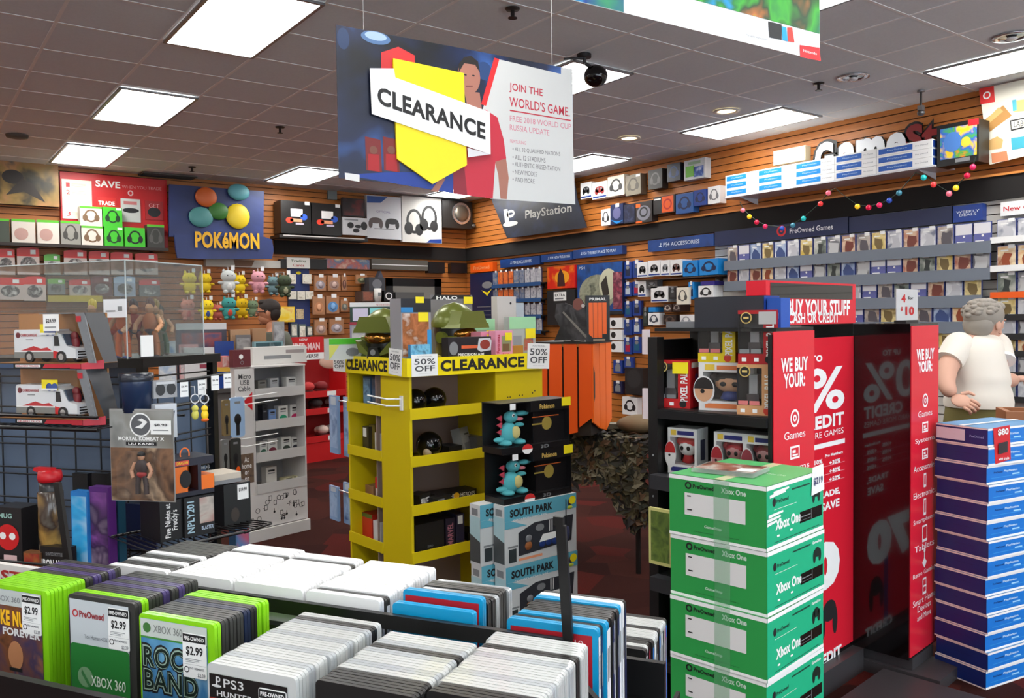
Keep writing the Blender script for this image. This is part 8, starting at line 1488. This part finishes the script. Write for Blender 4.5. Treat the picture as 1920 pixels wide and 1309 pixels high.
for px, py, hgt in ((343, 730, 30), (376, 726, 28), (401, 718, 28), (424, 714, 26)):
    x = FS.hit(px, py, .02)[0]-FS.hit(290, 725, .02)[0]; z = FS.hit(px, py, .02)[1]-FS.hit(290, 722, .02)[1]; hh_ = .042; m = MB(); m.box(x-.012, -.008, z-hh_/2, x+.012, -.0065, z+hh_/2, PAPER); m.text('$6.99', x, z+.008, .018, .006, -.009, INK, .02); m.rect(x-.009, z-.006, x+.009, z-.004, -.009, GREY); part('price_tag', m, rail, 'white price tag')
for k, (px, lb, c) in enumerate(((366, 'pale yellow key charm on a steel ring, left one', (206, 200, 90)), (384, 'bright yellow and orange key charm, right one', (245, 205, 30)))):
    x, z = FS.hit(px, 778, .0); t = thing('key_charm', lb, 'key ring', FS.w(x, .0, z), FS.rz, 'yellow key charms'); m = MB(); m.ell((0, 0, 0), (.011, .008, .014), M(c, .5), 10, 8); m.ell((0, 0, .018), (.01, .008, .01), M(c, .5), 10, 8)
    if k: m.ell((0, 0, -.014), (.012, .009, .006), M((235, 110, 30), .5), 8, 6)
    part('figure', m, t); m = MB(); m.ring(0, .046, .014, .003, -.001, kr_); m.cyl((0, 0, .026), (0, 0, .034), .002, kr_, n=5); m.cyl((0, -.001, .059), (0, .0, .082), .0015, kr_, n=5); m.cyl((0, 0, .08), (0, .02, .08), .0015, kr_, n=5); part('ring', m, t, 'steel ring')
fsbox((288, 714, 332, 746), .0, .05, 'lens_pack', 'clear pack of two dark round lenses hanging on the right face', (150, 150, 152), lambda m, w, h: (m.disc(-w*.22, h*.5, w*.2, -E_, DARK, h*.36), m.disc(w*.24, h*.52, w*.2, -E_, DARK, h*.36), m.rect(-w*.4, h*.8, w*.4, h*.95, -2*E_, M((190, 190, 192), .3))))
fsbox((292, 758, 332, 822), -.02, .05, 'printed_white_box', 'narrow white and blue printed box hanging behind the figure card', (200, 204, 210), lambda m, w, h: (m.quad([(-w*.4, -E_, h*.85), (w*.1, -E_, h*.85), (-w*.1, -E_, h*.1), (-w*.4, -E_, h*.1)], M((60, 90, 150), .4)), m.quad([(w*.1, -2*E_, h*.75), (w*.4, -2*E_, h*.8), (w*.2, -2*E_, h*.15), (0, -2*E_, h*.2)], M((70, 74, 90), .4))))
# goods standing on the low wire shelf in front of the left face
yB = -.16; xs0_, xs1_ = GA.hit(-20, 1060, yB)[0], GA.hit(228, 1060, yB)[0]; zB = GA.hit(60, 1062, yB-.08)[1]
wshelf(GA, xs0_, xs1_-.02, zB, .30, 'low black wire shelf with bottles and figure packs at the lower left')
def low(r, y, dep, name, lb, cat, c, deco=None): return carton(GA, r, y, dep, name, lb, cat, None, M(c, .35), None, deco, z0=zB+.004)
low((-8, 952, 41, 1056), -.27, .07, 'mug_box', 'dark box with a round red face shape at the lower left', 'box', (34, 32, 34), lambda m, w, h: (m.disc(-w*.02, h*.5, w*.42, -E_, M((206, 30, 34), .4), h*.22), m.disc(-w*.2, h*.52, w*.12, -2*E_, PAPER, h*.06), m.disc(w*.16, h*.52, w*.12, -2*E_, PAPER, h*.06), m.text('MUG', -w*.1, h*.86, w*.5, h*.08, -E_, M((160, 200, 190), .4), .03), m.rect(-w*.2, h*.1, w*.3, h*.2, -E_, M((225, 190, 190), .4)), m.rect(-w*.5, 0, w*.5, h*.07, -2*E_, RED)))
t = thing('dark_mug', 'dark brown mug beside the red faced box', 'mug', GA.w(GA.hit(57, 1000, -.2)[0], -.2, zB+.004), AG); m = MB(); m.lathe([(0, 0), (.022, 0), (.024, .09), (.021, .09), (.02, .01), (0, .01)], M((50, 30, 28), .3)); part('mug', m, t)
t = thing('juicer_bottle', 'tall amber bottle with a red spouted lid at the lower left', 'bottle', GA.w(GA.hit(97, 1000, -.24)[0], -.24, zB+.004), AG); hb2 = GA.hit(97, 925, -.24)[1]-zB; wb2 = .034; am = art([(120, 84, 50), (190, 150, 80), (70, 56, 48), (150, 150, 140)], 10, .15)
m = MB(); m.lathe([(0, 0), (wb2, 0), (wb2, hb2), (wb2*.9, hb2+.004), (0, hb2+.004)], am); part('body', m, t); m = MB(); m.lathe([(wb2*.86, hb2+.0045), (wb2*.84, hb2+.03), (0, hb2+.03)], M((40, 40, 42), .3)); part('collar', m, t, 'dark collar')
zl2 = hb2+.0305; m = MB(); m.lathe([(0, zl2), (wb2*.9, zl2), (wb2*.98, zl2+.012), (wb2*.9, zl2+.03), (0, zl2+.034)], RED); m.prism([(-wb2*1.5, zl2+.03), (wb2*.4, zl2+.016), (wb2*.4, zl2+.04), (-wb2*1.4, zl2+.04)], -.01, .01, RED); part('lid', m, t, 'red spouted lid')
low((76, 1026, 128, 1056), -.285, .03, 'lettered_pack', 'black pack with white capital lettering in front of the amber bottle', 'pack', (26, 24, 24), lambda m, w, h: (m.text('IRON MAN', 0, h*.34, w*.9, h*.34, -E_, PAPER, .04), m.text('SHAPED BOTTLE', 0, h*.72, w*.6, h*.14, -E_, GREY, .02)))
low((44, 1036, 76, 1056), -.29, .025, 'small_gold_pack', 'small gold and red packet on the low wire shelf', 'pack', (120, 80, 50), d_art([(170, 120, 50), (150, 50, 40), (60, 44, 40)], 20))
low((134, 922, 165, 1052), -.23, .03, 'figure_pack', 'bright blue tall figure pack, left of the purple one', 'figure card', (40, 130, 210), d_art([(20, 80, 190), (60, 180, 240), (200, 220, 240), (30, 60, 120)], 8)); low((168, 914, 204, 1042), -.22, .03, 'figure_pack', 'purple tall figure pack before the grid', 'figure card', (90, 40, 120), d_art([(84, 40, 110), (140, 80, 160), (60, 40, 80), (180, 160, 180)], 9)); low((205, 926, 222, 1026), -.18, .03, 'figure_pack', 'dark teal tall figure pack, right of the purple one', 'figure card', (30, 76, 100), d_art([(20, 60, 90), (50, 110, 140), (24, 30, 40)], 9))
for px, lb in ((150, 'black hooded card top above the blue figure pack'), (186, 'black hooded card top above the purple figure pack')): low((px-14, 888, px+14, 916), -.12, .02, 'black_card', lb, 'card', (20, 22, 26), lambda m, w, h: m.rect(-w*.4, h*.4, w*.3, h*.7, -E_, M((40, 70, 90), .4)))
low((236, 946, 292, 1020), -.02, .006, 'dark_blue_sheet', 'dark blue sheet with pale lines low on the grid', 'sheet', (44, 54, 92), lambda m, w, h: (m.rect(-w*.4, h*.3, w*.2, h*.33, -E_, M((130, 150, 180), .4)), m.rect(0, h*.2, w*.02, h*.9, -E_, M((130, 150, 180), .4))))
# ---------------------------------------------------------------- clear display case on the rack
CA = Fr(at(240, 702, 2.56), AG-6); zC0 = ztG+.031; zC1 = CA.hit(232, 489)[1]; lC = .74; CBf = Fr(CA.o, AG+84); rC = CBf.hit(381, 600)[0]; th = .004
t = thing('clear_case', 'large clear plastic display case of figures on top of the grid rack', 'display case', CA.o, AG-6); pl = clear((236, 240, 240), .07, .035)
def pane(m_, nm='pane'): part(nm, m_, t)
pane(MB().box(-lC, 0, zC0, 0, th, zC1, pl)); pane(MB().box(-th, th+.0005, zC0, 0, rC-th-.0005, zC1, pl)); pane(MB().box(-lC, rC-th, zC0, 0, rC, zC1, pl)); pane(MB().box(-lC, .0, zC1+.0005, 0, rC, zC1+th, pl))
ed = M((206, 214, 214), .2, alpha=.55); m = MB()
for p0, p1 in (((0, 0, zC0), (0, 0, zC1)), ((0, rC, zC0), (0, rC, zC1)), ((0, 0, zC1+.002), (0, rC, zC1+.002)), ((0, 0, zC1+.002), (-lC, 0, zC1+.002))): m.cyl(p0, p1, .0022, ed, n=6)
part('edges', m, t, 'bright cut edges'); zsh_ = CA.hit(232, 578)[1]
m = MB(); m.box(-lC, .0045, zsh_-.003, -.0045, rC-.0045, zsh_, pl); part('shelf', m, t); m = MB(); m.box(-.09, -.003, zsh_-.028, .003, -.0008, zsh_+.028, M((226, 228, 232), .4)); m.rect(-.08, zsh_-.01, -.04, zsh_-.006, -.004, GREY); m.rect(-.03, zsh_-.008, -.012, zsh_+.006, -.004, GREY); part('info_card', m, t, 'white information card')
m = MB(); m.box(-.0, .05, zC0+.004, .003, .10, zC0+.07, PAPER); part('price_tag', m, t, 'white price tag')
def toyfig(x, y, hgt, c1, c2, lb, hr2):
    t2 = thing('toy_figure', lb, 'figure', CA.w(x, y, zC0+.0005), rn.uniform(-70, 0), 'toy figures inside the clear case'); s = hgt; m = MB(); a, b = M(c1, .5), M(c2, .5)
    for q_ in (-1, 1): m.tube([(q_*s*.07, 0, s*.46), (q_*s*.12, 0, s*.25), (q_*s*.12, -.0, s*.02)], s*.055, a, 8); m.tube([(q_*s*.14, 0, s*.74), (q_*s*.24, -.01, s*.58), (q_*s*.2, -.03, s*.46)], s*.042, M((206, 150, 110), .5), 8); m.ell((q_*s*.12, -s*.03, s*.02), (s*.05, s*.09, s*.025), b, 8, 6)
    m.ell((0, 0, s*.62), (s*.14, s*.09, s*.18), a, 12, 8); m.ell((0, 0, s*.47), (s*.1, s*.08, s*.06), b, 10, 7); part('body', m, t2); m = MB(); m.ell((0, 0, s*.87), (s*.075, s*.08, s*.095), M((206, 150, 110), .5), 12, 8); hd_ = part('head', m, t2); m = MB()
    for k in range(6): m.ell((s*.05*cos(k), s*.02+s*.03*sin(k), s*(.95+.02*(k % 3))), (s*.035, s*.035, s*.08), M(hr2, .5), 8, 6)
    part('hair', m, hd_)
for a in ((-.06, .04, .178, (226, 100, 30), (50, 70, 150), 'orange suited figure nearest the front edge of the clear case', (40, 30, 28)), (-.13, .06, .172, (214, 84, 34), (190, 40, 40), 'red and orange figure deeper along the front of the clear case', (60, 40, 30)), (-.04, .13, .178, (190, 110, 60), (70, 50, 60), 'brown figure near the right pane of the clear case', (90, 50, 40)), (-.09, .2, .176, (96, 84, 60), (60, 60, 50), 'olive brown figure toward the back right of the clear case', (150, 120, 60)), (-.2, .05, .176, (200, 90, 40), (60, 60, 120), 'orange figure behind the upper truck box in the clear case', (230, 200, 80)), (-.13, .15, .176, (150, 60, 50), (60, 60, 80), 'dark red figure in the second line of the clear case', (50, 40, 40)), (-.14, .27, .16, (90, 110, 80), (120, 110, 90), 'grey green figure at the back of the clear case', (60, 60, 50)), (-.05, .28, .15, (150, 150, 155), (90, 120, 170), 'pale grey and blue figure near the right pane of the clear case', (190, 190, 190)), (-.05, .33, .12, (70, 92, 70), (120, 150, 190), 'green and blue figure at the far right of the clear case', (120, 160, 200)), (-.3, .2, .15, (110, 60, 50), (40, 40, 50), 'dark brown figure in the middle of the clear case', (40, 36, 40))):
    if a[1] < rC-.05: toyfig(*a)
# ---------------------------------------------------------------- foreground rack of game cases
AR = -58.8; RF = Fr(at(262, 1145, 1.2), AR); ZF = .948; CW = .136
ZT = ZF-.004
LIME = M((140, 214, 30), .25, coat=.3); DGREY = M((58, 58, 56), .3); CLR = M((196, 198, 196), .18, coat=.4); CBLK = M((34, 34, 34), .3); CNAVY = M((30, 40, 66), .3); PURP = M((74, 62, 110), .3); WHT = M((236, 236, 236), .3); CYAN = M((20, 150, 200), .3); CLEARC = M((176, 180, 182), .15, coat=.4)
NAMES = {LIME: 'lime green', DGREY: 'dark grey', CLR: 'clear edged', CBLK: 'black', CNAVY: 'dark blue', PURP: 'purple edged', WHT: 'white', CYAN: 'bright blue', CLEARC: 'clear'}
xL, xR = -.62, RF.hit(1183, 1230, .26)[0]+.008
t = thing('game_rack', 'black two-tier rack of game cases across the foreground', 'rack', RF.o, AR); bk = M((16, 16, 17), .35)
def clampz(px, py, y): return RF.hit(px, py, y)[1]
zlip = clampz(130, 1281, -.095)
m = MB(); m.box(xL, -.10, ZT-.03, xR, .165, ZT, bk); part('front_tray', m, t)
m = MB(); m.box(xL, -.112, ZT-.06, xR, -.1005, zlip, bk); part('front_lip', m, t)
zbb = 1.06; bx0, _ = RF.hit(330, 1122, .17); bx1, _ = RF.hit(1095, 1235, .17)
m = MB(); m.prism([(xL, ZT-.03), (bx1+.03, ZT-.03), (bx1+.03, zbb-.03), (bx1, zbb), (xL, zbb)], .166, .178, bk); part('divider', m, t)
zr = 1.106; rx0, _ = RF.hit(130, 1066, .2); rx1, _ = RF.hit(1072, 1214, .2)
m = MB(); m.box(rx0-.01, .196, zr-.022, rx1, .206, zr, bk); m.box(rx0-.01, .1785, zr-.05, rx1, .1955, zr-.035, bk); part('rail', m, t)
ZB_ = .93; m = MB(); m.box(xL, .179, ZB_-.03, xR, .44, ZB_, bk); m.box(xL, .4405, ZB_-.06, xR, .452, ZB_+.06, bk); part('rear_tray', m, t)
m = MB(); m.box(xR-.03, -.09, 0, xR, .43, ZB_-.0305, bk); part('end_frame', m, t); m = MB(); m.box(xL, -.09, 0, xL+.03, .43, ZB_-.0305, bk); part('end_frame', m, t); part('base_shelf', MB().box(xL+.031, -.09, .1, xR-.031, .43, .13, bk), t)
for px, py, tx, ty, lb in ((131, 1064, 108, 905, 'left slanted black sign post'), (1066, 1214, 1052, 985, 'right black sign post')):
    a = RF.hit(px, py, .201); b = RF.hit(tx, ty, .201); m = MB(); m.prism([(a[0]-.007, zr+.0005), (a[0]+.007, zr+.0005), (b[0]+.007, b[1]), (b[0]-.007, b[1])], .197, .204, bk)
    if px > 500: m.prism([(b[0]-.010, b[1]+.0), (b[0]+.004, b[1]+.0), (b[0]+.004, b[1]+.012), (b[0]-.010, b[1]+.012)], .1965, .2045, bk)
    part('sign_post', m, t, lb)
# one rounded case with a spine lip
def casemesh(mat, h, tk=.0125, w=CW):
    m = MB(); m.rprism(0, 0, w, h, 0, tk*.46, .006, mat); m.rprism(0, 0, w, h, tk*.54, tk, .006, mat); m.box(.003, tk*.46, .003, w-.004, tk*.54, h-.003, mat); return m
CM = {}; cov_ = M((225, 225, 225), .4)
def putcase(mat, h, x, y, z, lb, grp, spine=None, jit=0.0):
    k = (mat, h, spine)
    if k not in CM:
        t = thing('game_case', lb, 'game case', RF.w(x, y, z), AR+jit, grp); part('shell', casemesh(mat, h), t)
        if spine: m = MB(); m.side(.002, .01, .0105, h-.012, CW+.0006, spine); m.quad([(CW+.0009, .004, h*.55), (CW+.0009, .0085, h*.55), (CW+.0009, .0085, h*.8), (CW+.0009, .004, h*.8)], GREY); part('spine_insert', m, t)
        CM[k] = t; return t
    return copy_tree(CM[k], lb, RF.w(x, y, z), AR+jit, grp)
rj = random.Random(4)
def column(x, y, z, seq, h, where, grp, spines=None, pitch=.0142):
    out = []; n = 0
    for mat in seq:
        sp = spines[n % len(spines)] if spines else None
        o = putcase(mat, h if not isinstance(h, dict) else h.get(mat, .18), x+rj.uniform(-.0025, .0025), y+pitch*n, z+.0005, '%s game case, %s from the front of %s' % (NAMES[mat], ORD[n], where), grp, sp); out.append(o); n += 1
    return out
G1 = 'game cases in the front tier'; G2 = 'game cases in the rear tier'
cA = column(-.345, .02, ZF, [LIME]*5+[DGREY, PURP, DGREY, PURP, DGREY], .19, 'the lime column at the far left', G1)
cB = column(-.173, .026, ZF, [DGREY, LIME, DGREY, DGREY, PURP, DGREY, PURP, DGREY, DGREY], .19, 'the store-cover column', G1)
cC = column(.0, .0, ZF, [LIME, DGREY, DGREY, DGREY, CNAVY, CBLK, LIME, LIME], .19, 'the band-game column', G1)
cD = column(.183, -.068, ZF, [CLR, CLR, CLEARC]*4+[CBLK, CLR], .172, 'the clear column with a black label', G1)
cE = column(.344, -.062, ZF, [CBLK]*3+[CLR, CLEARC, CLR, CLR, CLEARC]+[CBLK]+[CLEARC, CLR, CLR], .172, 'the black-fronted column', G1)
cF = column(.483, -.04, ZF, [CBLK]*2+[CLR, CLR, CLEARC, CLR]*2+[CBLK]+[CLR]*3, .172, 'the rightmost front column', G1)
# covers and stickers on the front faces
def sticker(o, x, z, price, w=.042, h=.062):
    m = MB(); m.rprism(x, z, x+w, z+h, -.0032, -.0028, .003, PAPER); m.rect(x+.001, z+h*.8, x+w-.001, z+h*.98, -.0036, INK); m.text('PRE-OWNED', x+w/2, z+h*.89, w*.84, h*.09, -.004, PAPER, .02); m.text(price, x+w/2, z+h*.6, w*.7, h*.22, -.0036, INK, .025)
    for k in range(3): m.rect(x+w*.1, z+h*(.42-.035*k), x+w*(.8-.1*k), z+h*(.432-.035*k), -.0036, GREY)
    m.rect(x+.001, z+h*.3, x+w-.001, z+h*.305, -.0036, GREY); m.ring(x+w*.16, z+h*.18, .0045, .0012, -.0036, INK); m.text('PRO MEMBERS', x+w*.58, z+h*.22, w*.6, h*.05, -.0036, GREY, .02); m.text('$2.39' if price == '$2.99' else '$4.49', x+w*.78, z+h*.08, w*.32, h*.1, -.0036, GREY, .02); part('price_sticker', m, o, 'white price sticker')
def cover(o, f, h, lb=None): m = MB(); f(m, CW-.016, h-.012); c = part('cover_insert', m, o, lb); c.location = (.004, -.0012, .006); return c
def cv_a(m, w, h):
    m.rect(0, 0, w, h, 0, art([(50, 40, 44), (130, 80, 50), (70, 60, 90), (200, 130, 50)], 14, .3)); m.rect(0, h*.86, w, h, -.0004, M((190, 196, 194), .4)); m.text('XBOX 360', w*.36, h*.92, w*.5, h*.05, -.0008, GREY, .01); m.text('DUKE NUKEM', w*.5, h*.75, w*.98, h*.14, -.0008, M((250, 190, 40), .4), .05); m.text('FOREVER', w*.62, h*.63, w*.7, h*.07, -.0008, M((226, 226, 226), .4), .04)
    m.disc(w*.5, h*.42, w*.14, -.0006, M((190, 130, 90), .5), h*.13); m.prism([(w*.25, 0), (w*.8, 0), (w*.72, h*.16), (w*.32, h*.16)], -.0007, -.0003, M((150, 30, 30), .5)); m.rect(w*.38, h*.28, w*.62, h*.31, -.001, INK)
def cv_b(m, w, h):
    m.rect(0, 0, w, h, 0, M((196, 202, 206), .3)); m.rprism(0, 0, w, h*.62, -.0008, -.0002, .006, M((44, 122, 56), .3)); m.disc(w*.25, h*.34, w*.13, -.0011, M((120, 160, 120), .25), w*.13); m.text('XBOX 360', w*.64, h*.32, w*.58, h*.09, -.0012, M((214, 226, 214), .4), .01); m.text('PreOwned', w*.38, h*.88, w*.42, h*.06, -.0006, M((150, 40, 46), .4), .03); m.ring(w*.1, h*.88, w*.05, w*.018, -.0006, M((190, 40, 46), .4)); m.text('Too Human <XB360>', w*.5, h*.69, w*.5, h*.035, -.0006, M((96, 100, 106), .4))
    m.prism([(w*.18, h*.37), (w*.32, h*.25), (w*.34, h*.28), (w*.2, h*.4)], -.0014, -.0011, M((60, 120, 70), .3))
def cv_c(m, w, h):
    m.rect(0, 0, w, h, 0, art([(40, 90, 140), (120, 180, 210), (60, 120, 170), (170, 210, 225)], 8, .3)); m.rect(0, h*.86, w, h, -.0004, M((196, 202, 196), .3)); m.rect(0, h*.845, w, h*.86, -.0005, M((70, 140, 60), .3)); m.disc(w*.1, h*.93, w*.06, -.0008, M((70, 120, 60), .3)); m.text('XBOX 360', w*.42, h*.93, w*.44, h*.06, -.0008, M((130, 134, 130), .4), .01)
    m.text('ROCK\nBAND', w*.46, h*.61, w*.9, h*.4, -.0008, INK, .09); m.text('ROCK\nBAND', w*.46, h*.61, w*.86, h*.365, -.0012, M((150, 176, 160), .35), .045); m.text('ROCK\nBAND', w*.46, h*.61, w*.83, h*.34, -.0016, M((26, 40, 34), .4), .01); m.ell((w*.6, -.0002, h*.04), (w*.12, .0006, h*.08), INK, 10, 6)
def cv_d(m, w, h):
    m.rect(0, 0, w, h*.96, 0, M((180, 186, 176), .3)); m.rect(0, h*.76, w, h*.96, -.0004, M((30, 28, 28), .3)); psmark(m, w*.1, h*.9, .014, -.0008, M((200, 200, 200), .4)); m.text('PS3', w*.32, h*.9, w*.26, h*.07, -.0008, M((205, 205, 205), .4), .01); m.text('HUNTER  EDITION', w*.6, h*.81, w*1.0, h*.045, -.0008, M((205, 205, 205), .4), .02); m.rect(0, h*.755, w, h*.77, -.0008, M((140, 50, 40), .4))
def cv_e(m, w, h):
    m.rect(0, 0, w, h*.9, 0, M((206, 208, 208), .3)); m.text('PreOwned', w*.36, h*.83, w*.42, h*.06, -.0006, M((60, 56, 56), .4), .03); m.ring(w*.08, h*.83, w*.045, w*.018, -.0006, RED)
cover(cA[0], cv_a, .19, 'orange and dark action game cover'); sticker(cA[0], .083, .12, '$2.99'); cover(cB[0], cv_b, .19, 'green and white store cover'); sticker(cB[0], .085, .118, '$2.99'); cover(cC[0], cv_c, .19, 'blue cover with large black band lettering'); sticker(cC[0], .082, .112, '$2.99'); cover(cD[0], cv_d, .172, 'black banded cover'); sticker(cD[0], .082, .092, '$4.99'); cover(cE[0], cv_e, .172, 'white store cover'); sticker(cE[0], .085, .088, '$4.99')
# rear tier: columns measured on their flat tops
def colx(px, py): return RF.ontop(px, py, 1.12)[0]
hh = {WHT: .19, DGREY: .188, CYAN: .19, CBLK: .188, CLEARC: .186, CNAVY: .188}
SPW = M((226, 228, 232), .35); SPN = M((34, 44, 84), .35)
y0 = .212; xs_ = [colx(128, 1083), colx(246, 1079), colx(408, 1090), colx(566, 1113), colx(757, 1118), colx(942, 1168)]
for i in range(1, 6):
    if xs_[i]-xs_[i-1] < CW+.006: xs_[i] = xs_[i-1]+CW+.006
column(xs_[0], y0, ZB_, [WHT, DGREY, DGREY, WHT, DGREY, DGREY, WHT, DGREY, DGREY, DGREY, DGREY, DGREY, DGREY], hh, 'the striped rear column at the left', G2)
column(xs_[1], y0, ZB_, [WHT]*10+[DGREY]+[WHT]*3, hh, 'the white rear column, left of three', G2)
column(xs_[2], y0, ZB_, [WHT]*10+[DGREY]+[WHT]*2, hh, 'the white rear column, middle of three', G2)
column(xs_[3], y0, ZB_, [WHT, DGREY]+[WHT]*11, hh, 'the white rear column, right of three', G2, [SPW])
c4 = column(xs_[4], y0, ZB_, [CYAN, CYAN, CBLK, CBLK, CLEARC, DGREY, DGREY, CLEARC], hh, 'the rear column with a red inlay', G2)
m = MB(); m.rect(.004, .09, CW-.006, .182, -.0006, M((176, 34, 44), .3)); m.text('WII U', CW*.85, .165, .014, .008, -.001, M((230, 160, 160), .4)); part('cover_insert', m, c4[1], 'red inlay'); c4[1].location = RF.w(xs_[4], y0+.03, ZB_+.012); 
for k, o in enumerate(c4[2:]): o.location = RF.w(xs_[4]+rj.uniform(-.003, .003), y0+.056+.0142*k, ZB_+.0005)
column(xs_[5], y0, ZB_, [CYAN, CBLK, CYAN, CBLK, CBLK, CBLK, CBLK, CYAN, WHT, CBLK], hh, 'the rightmost rear column', G2, [SPW, SPN, SPW, SPW, SPN])
# red backed case leaning at the front of the rightmost rear column
m = MB(); m.rect(.006, .02, CW-.008, .18, -.0006, M((170, 34, 46), .3)); m.text('10', CW*.8, .168, .012, .008, -.001, M((230, 200, 200), .4)); o = [x for x in COL.objects if x.get('label', '').startswith('bright blue game case, first from the front of the rightmost')][0]; part('cover_insert', m, o, 'red back inlay')
# side bin at the right end
xb_ = .462
t = thing('side_bin', 'black plastic bin at the right end of the rack', 'bin', RF.w(xb_, 0, 0), AR); zbn = .803
m = MB(); m.box(-.0, .515, zbn-.02, .155, .72, zbn, bk); part('floor', m, t); m = MB(); m.rprism(-.004, zbn-.02, .16, zbn+.06, .50, .5145, .02, bk); part('front_wall', m, t); m = MB(); m.box(.1555, .515, zbn-.02, .163, .72, zbn+.02, bk); part('side_wall', m, t); part('leg', MB().box(.05, .6, 0, .08, .63, zbn-.0205, bk), t)
column(xb_+.008, .52, zbn, [CBLK, CLR, CBLK, CBLK, CLR, CLR, CLR, CBLK, CLR, CLR, CLR, CBLK], .172, 'the side bin', 'game cases in the side bin', [SPW, M((30, 30, 34), .4), M((150, 40, 60), .4), M((40, 110, 190), .4)])
# printed flyer behind the far left column, lower lime cases in front
m = MB(); m.box(-.1, 0, 0, .1, .012, .16, M((214, 210, 206), .4)); m.text('STAR\nWARS', 0, .125, .15, .05, -E_, M((170, 40, 40), .4), .03); m.rect(-.09, .01, .09, .09, -E_, art([(150, 60, 60), (90, 80, 90), (200, 190, 180)], 10))
solo('flat_game_box', m, 'white game box with red capital lettering behind the lime column', 'box', RF.w(-.52, .215, ZB_+.0008), AR)
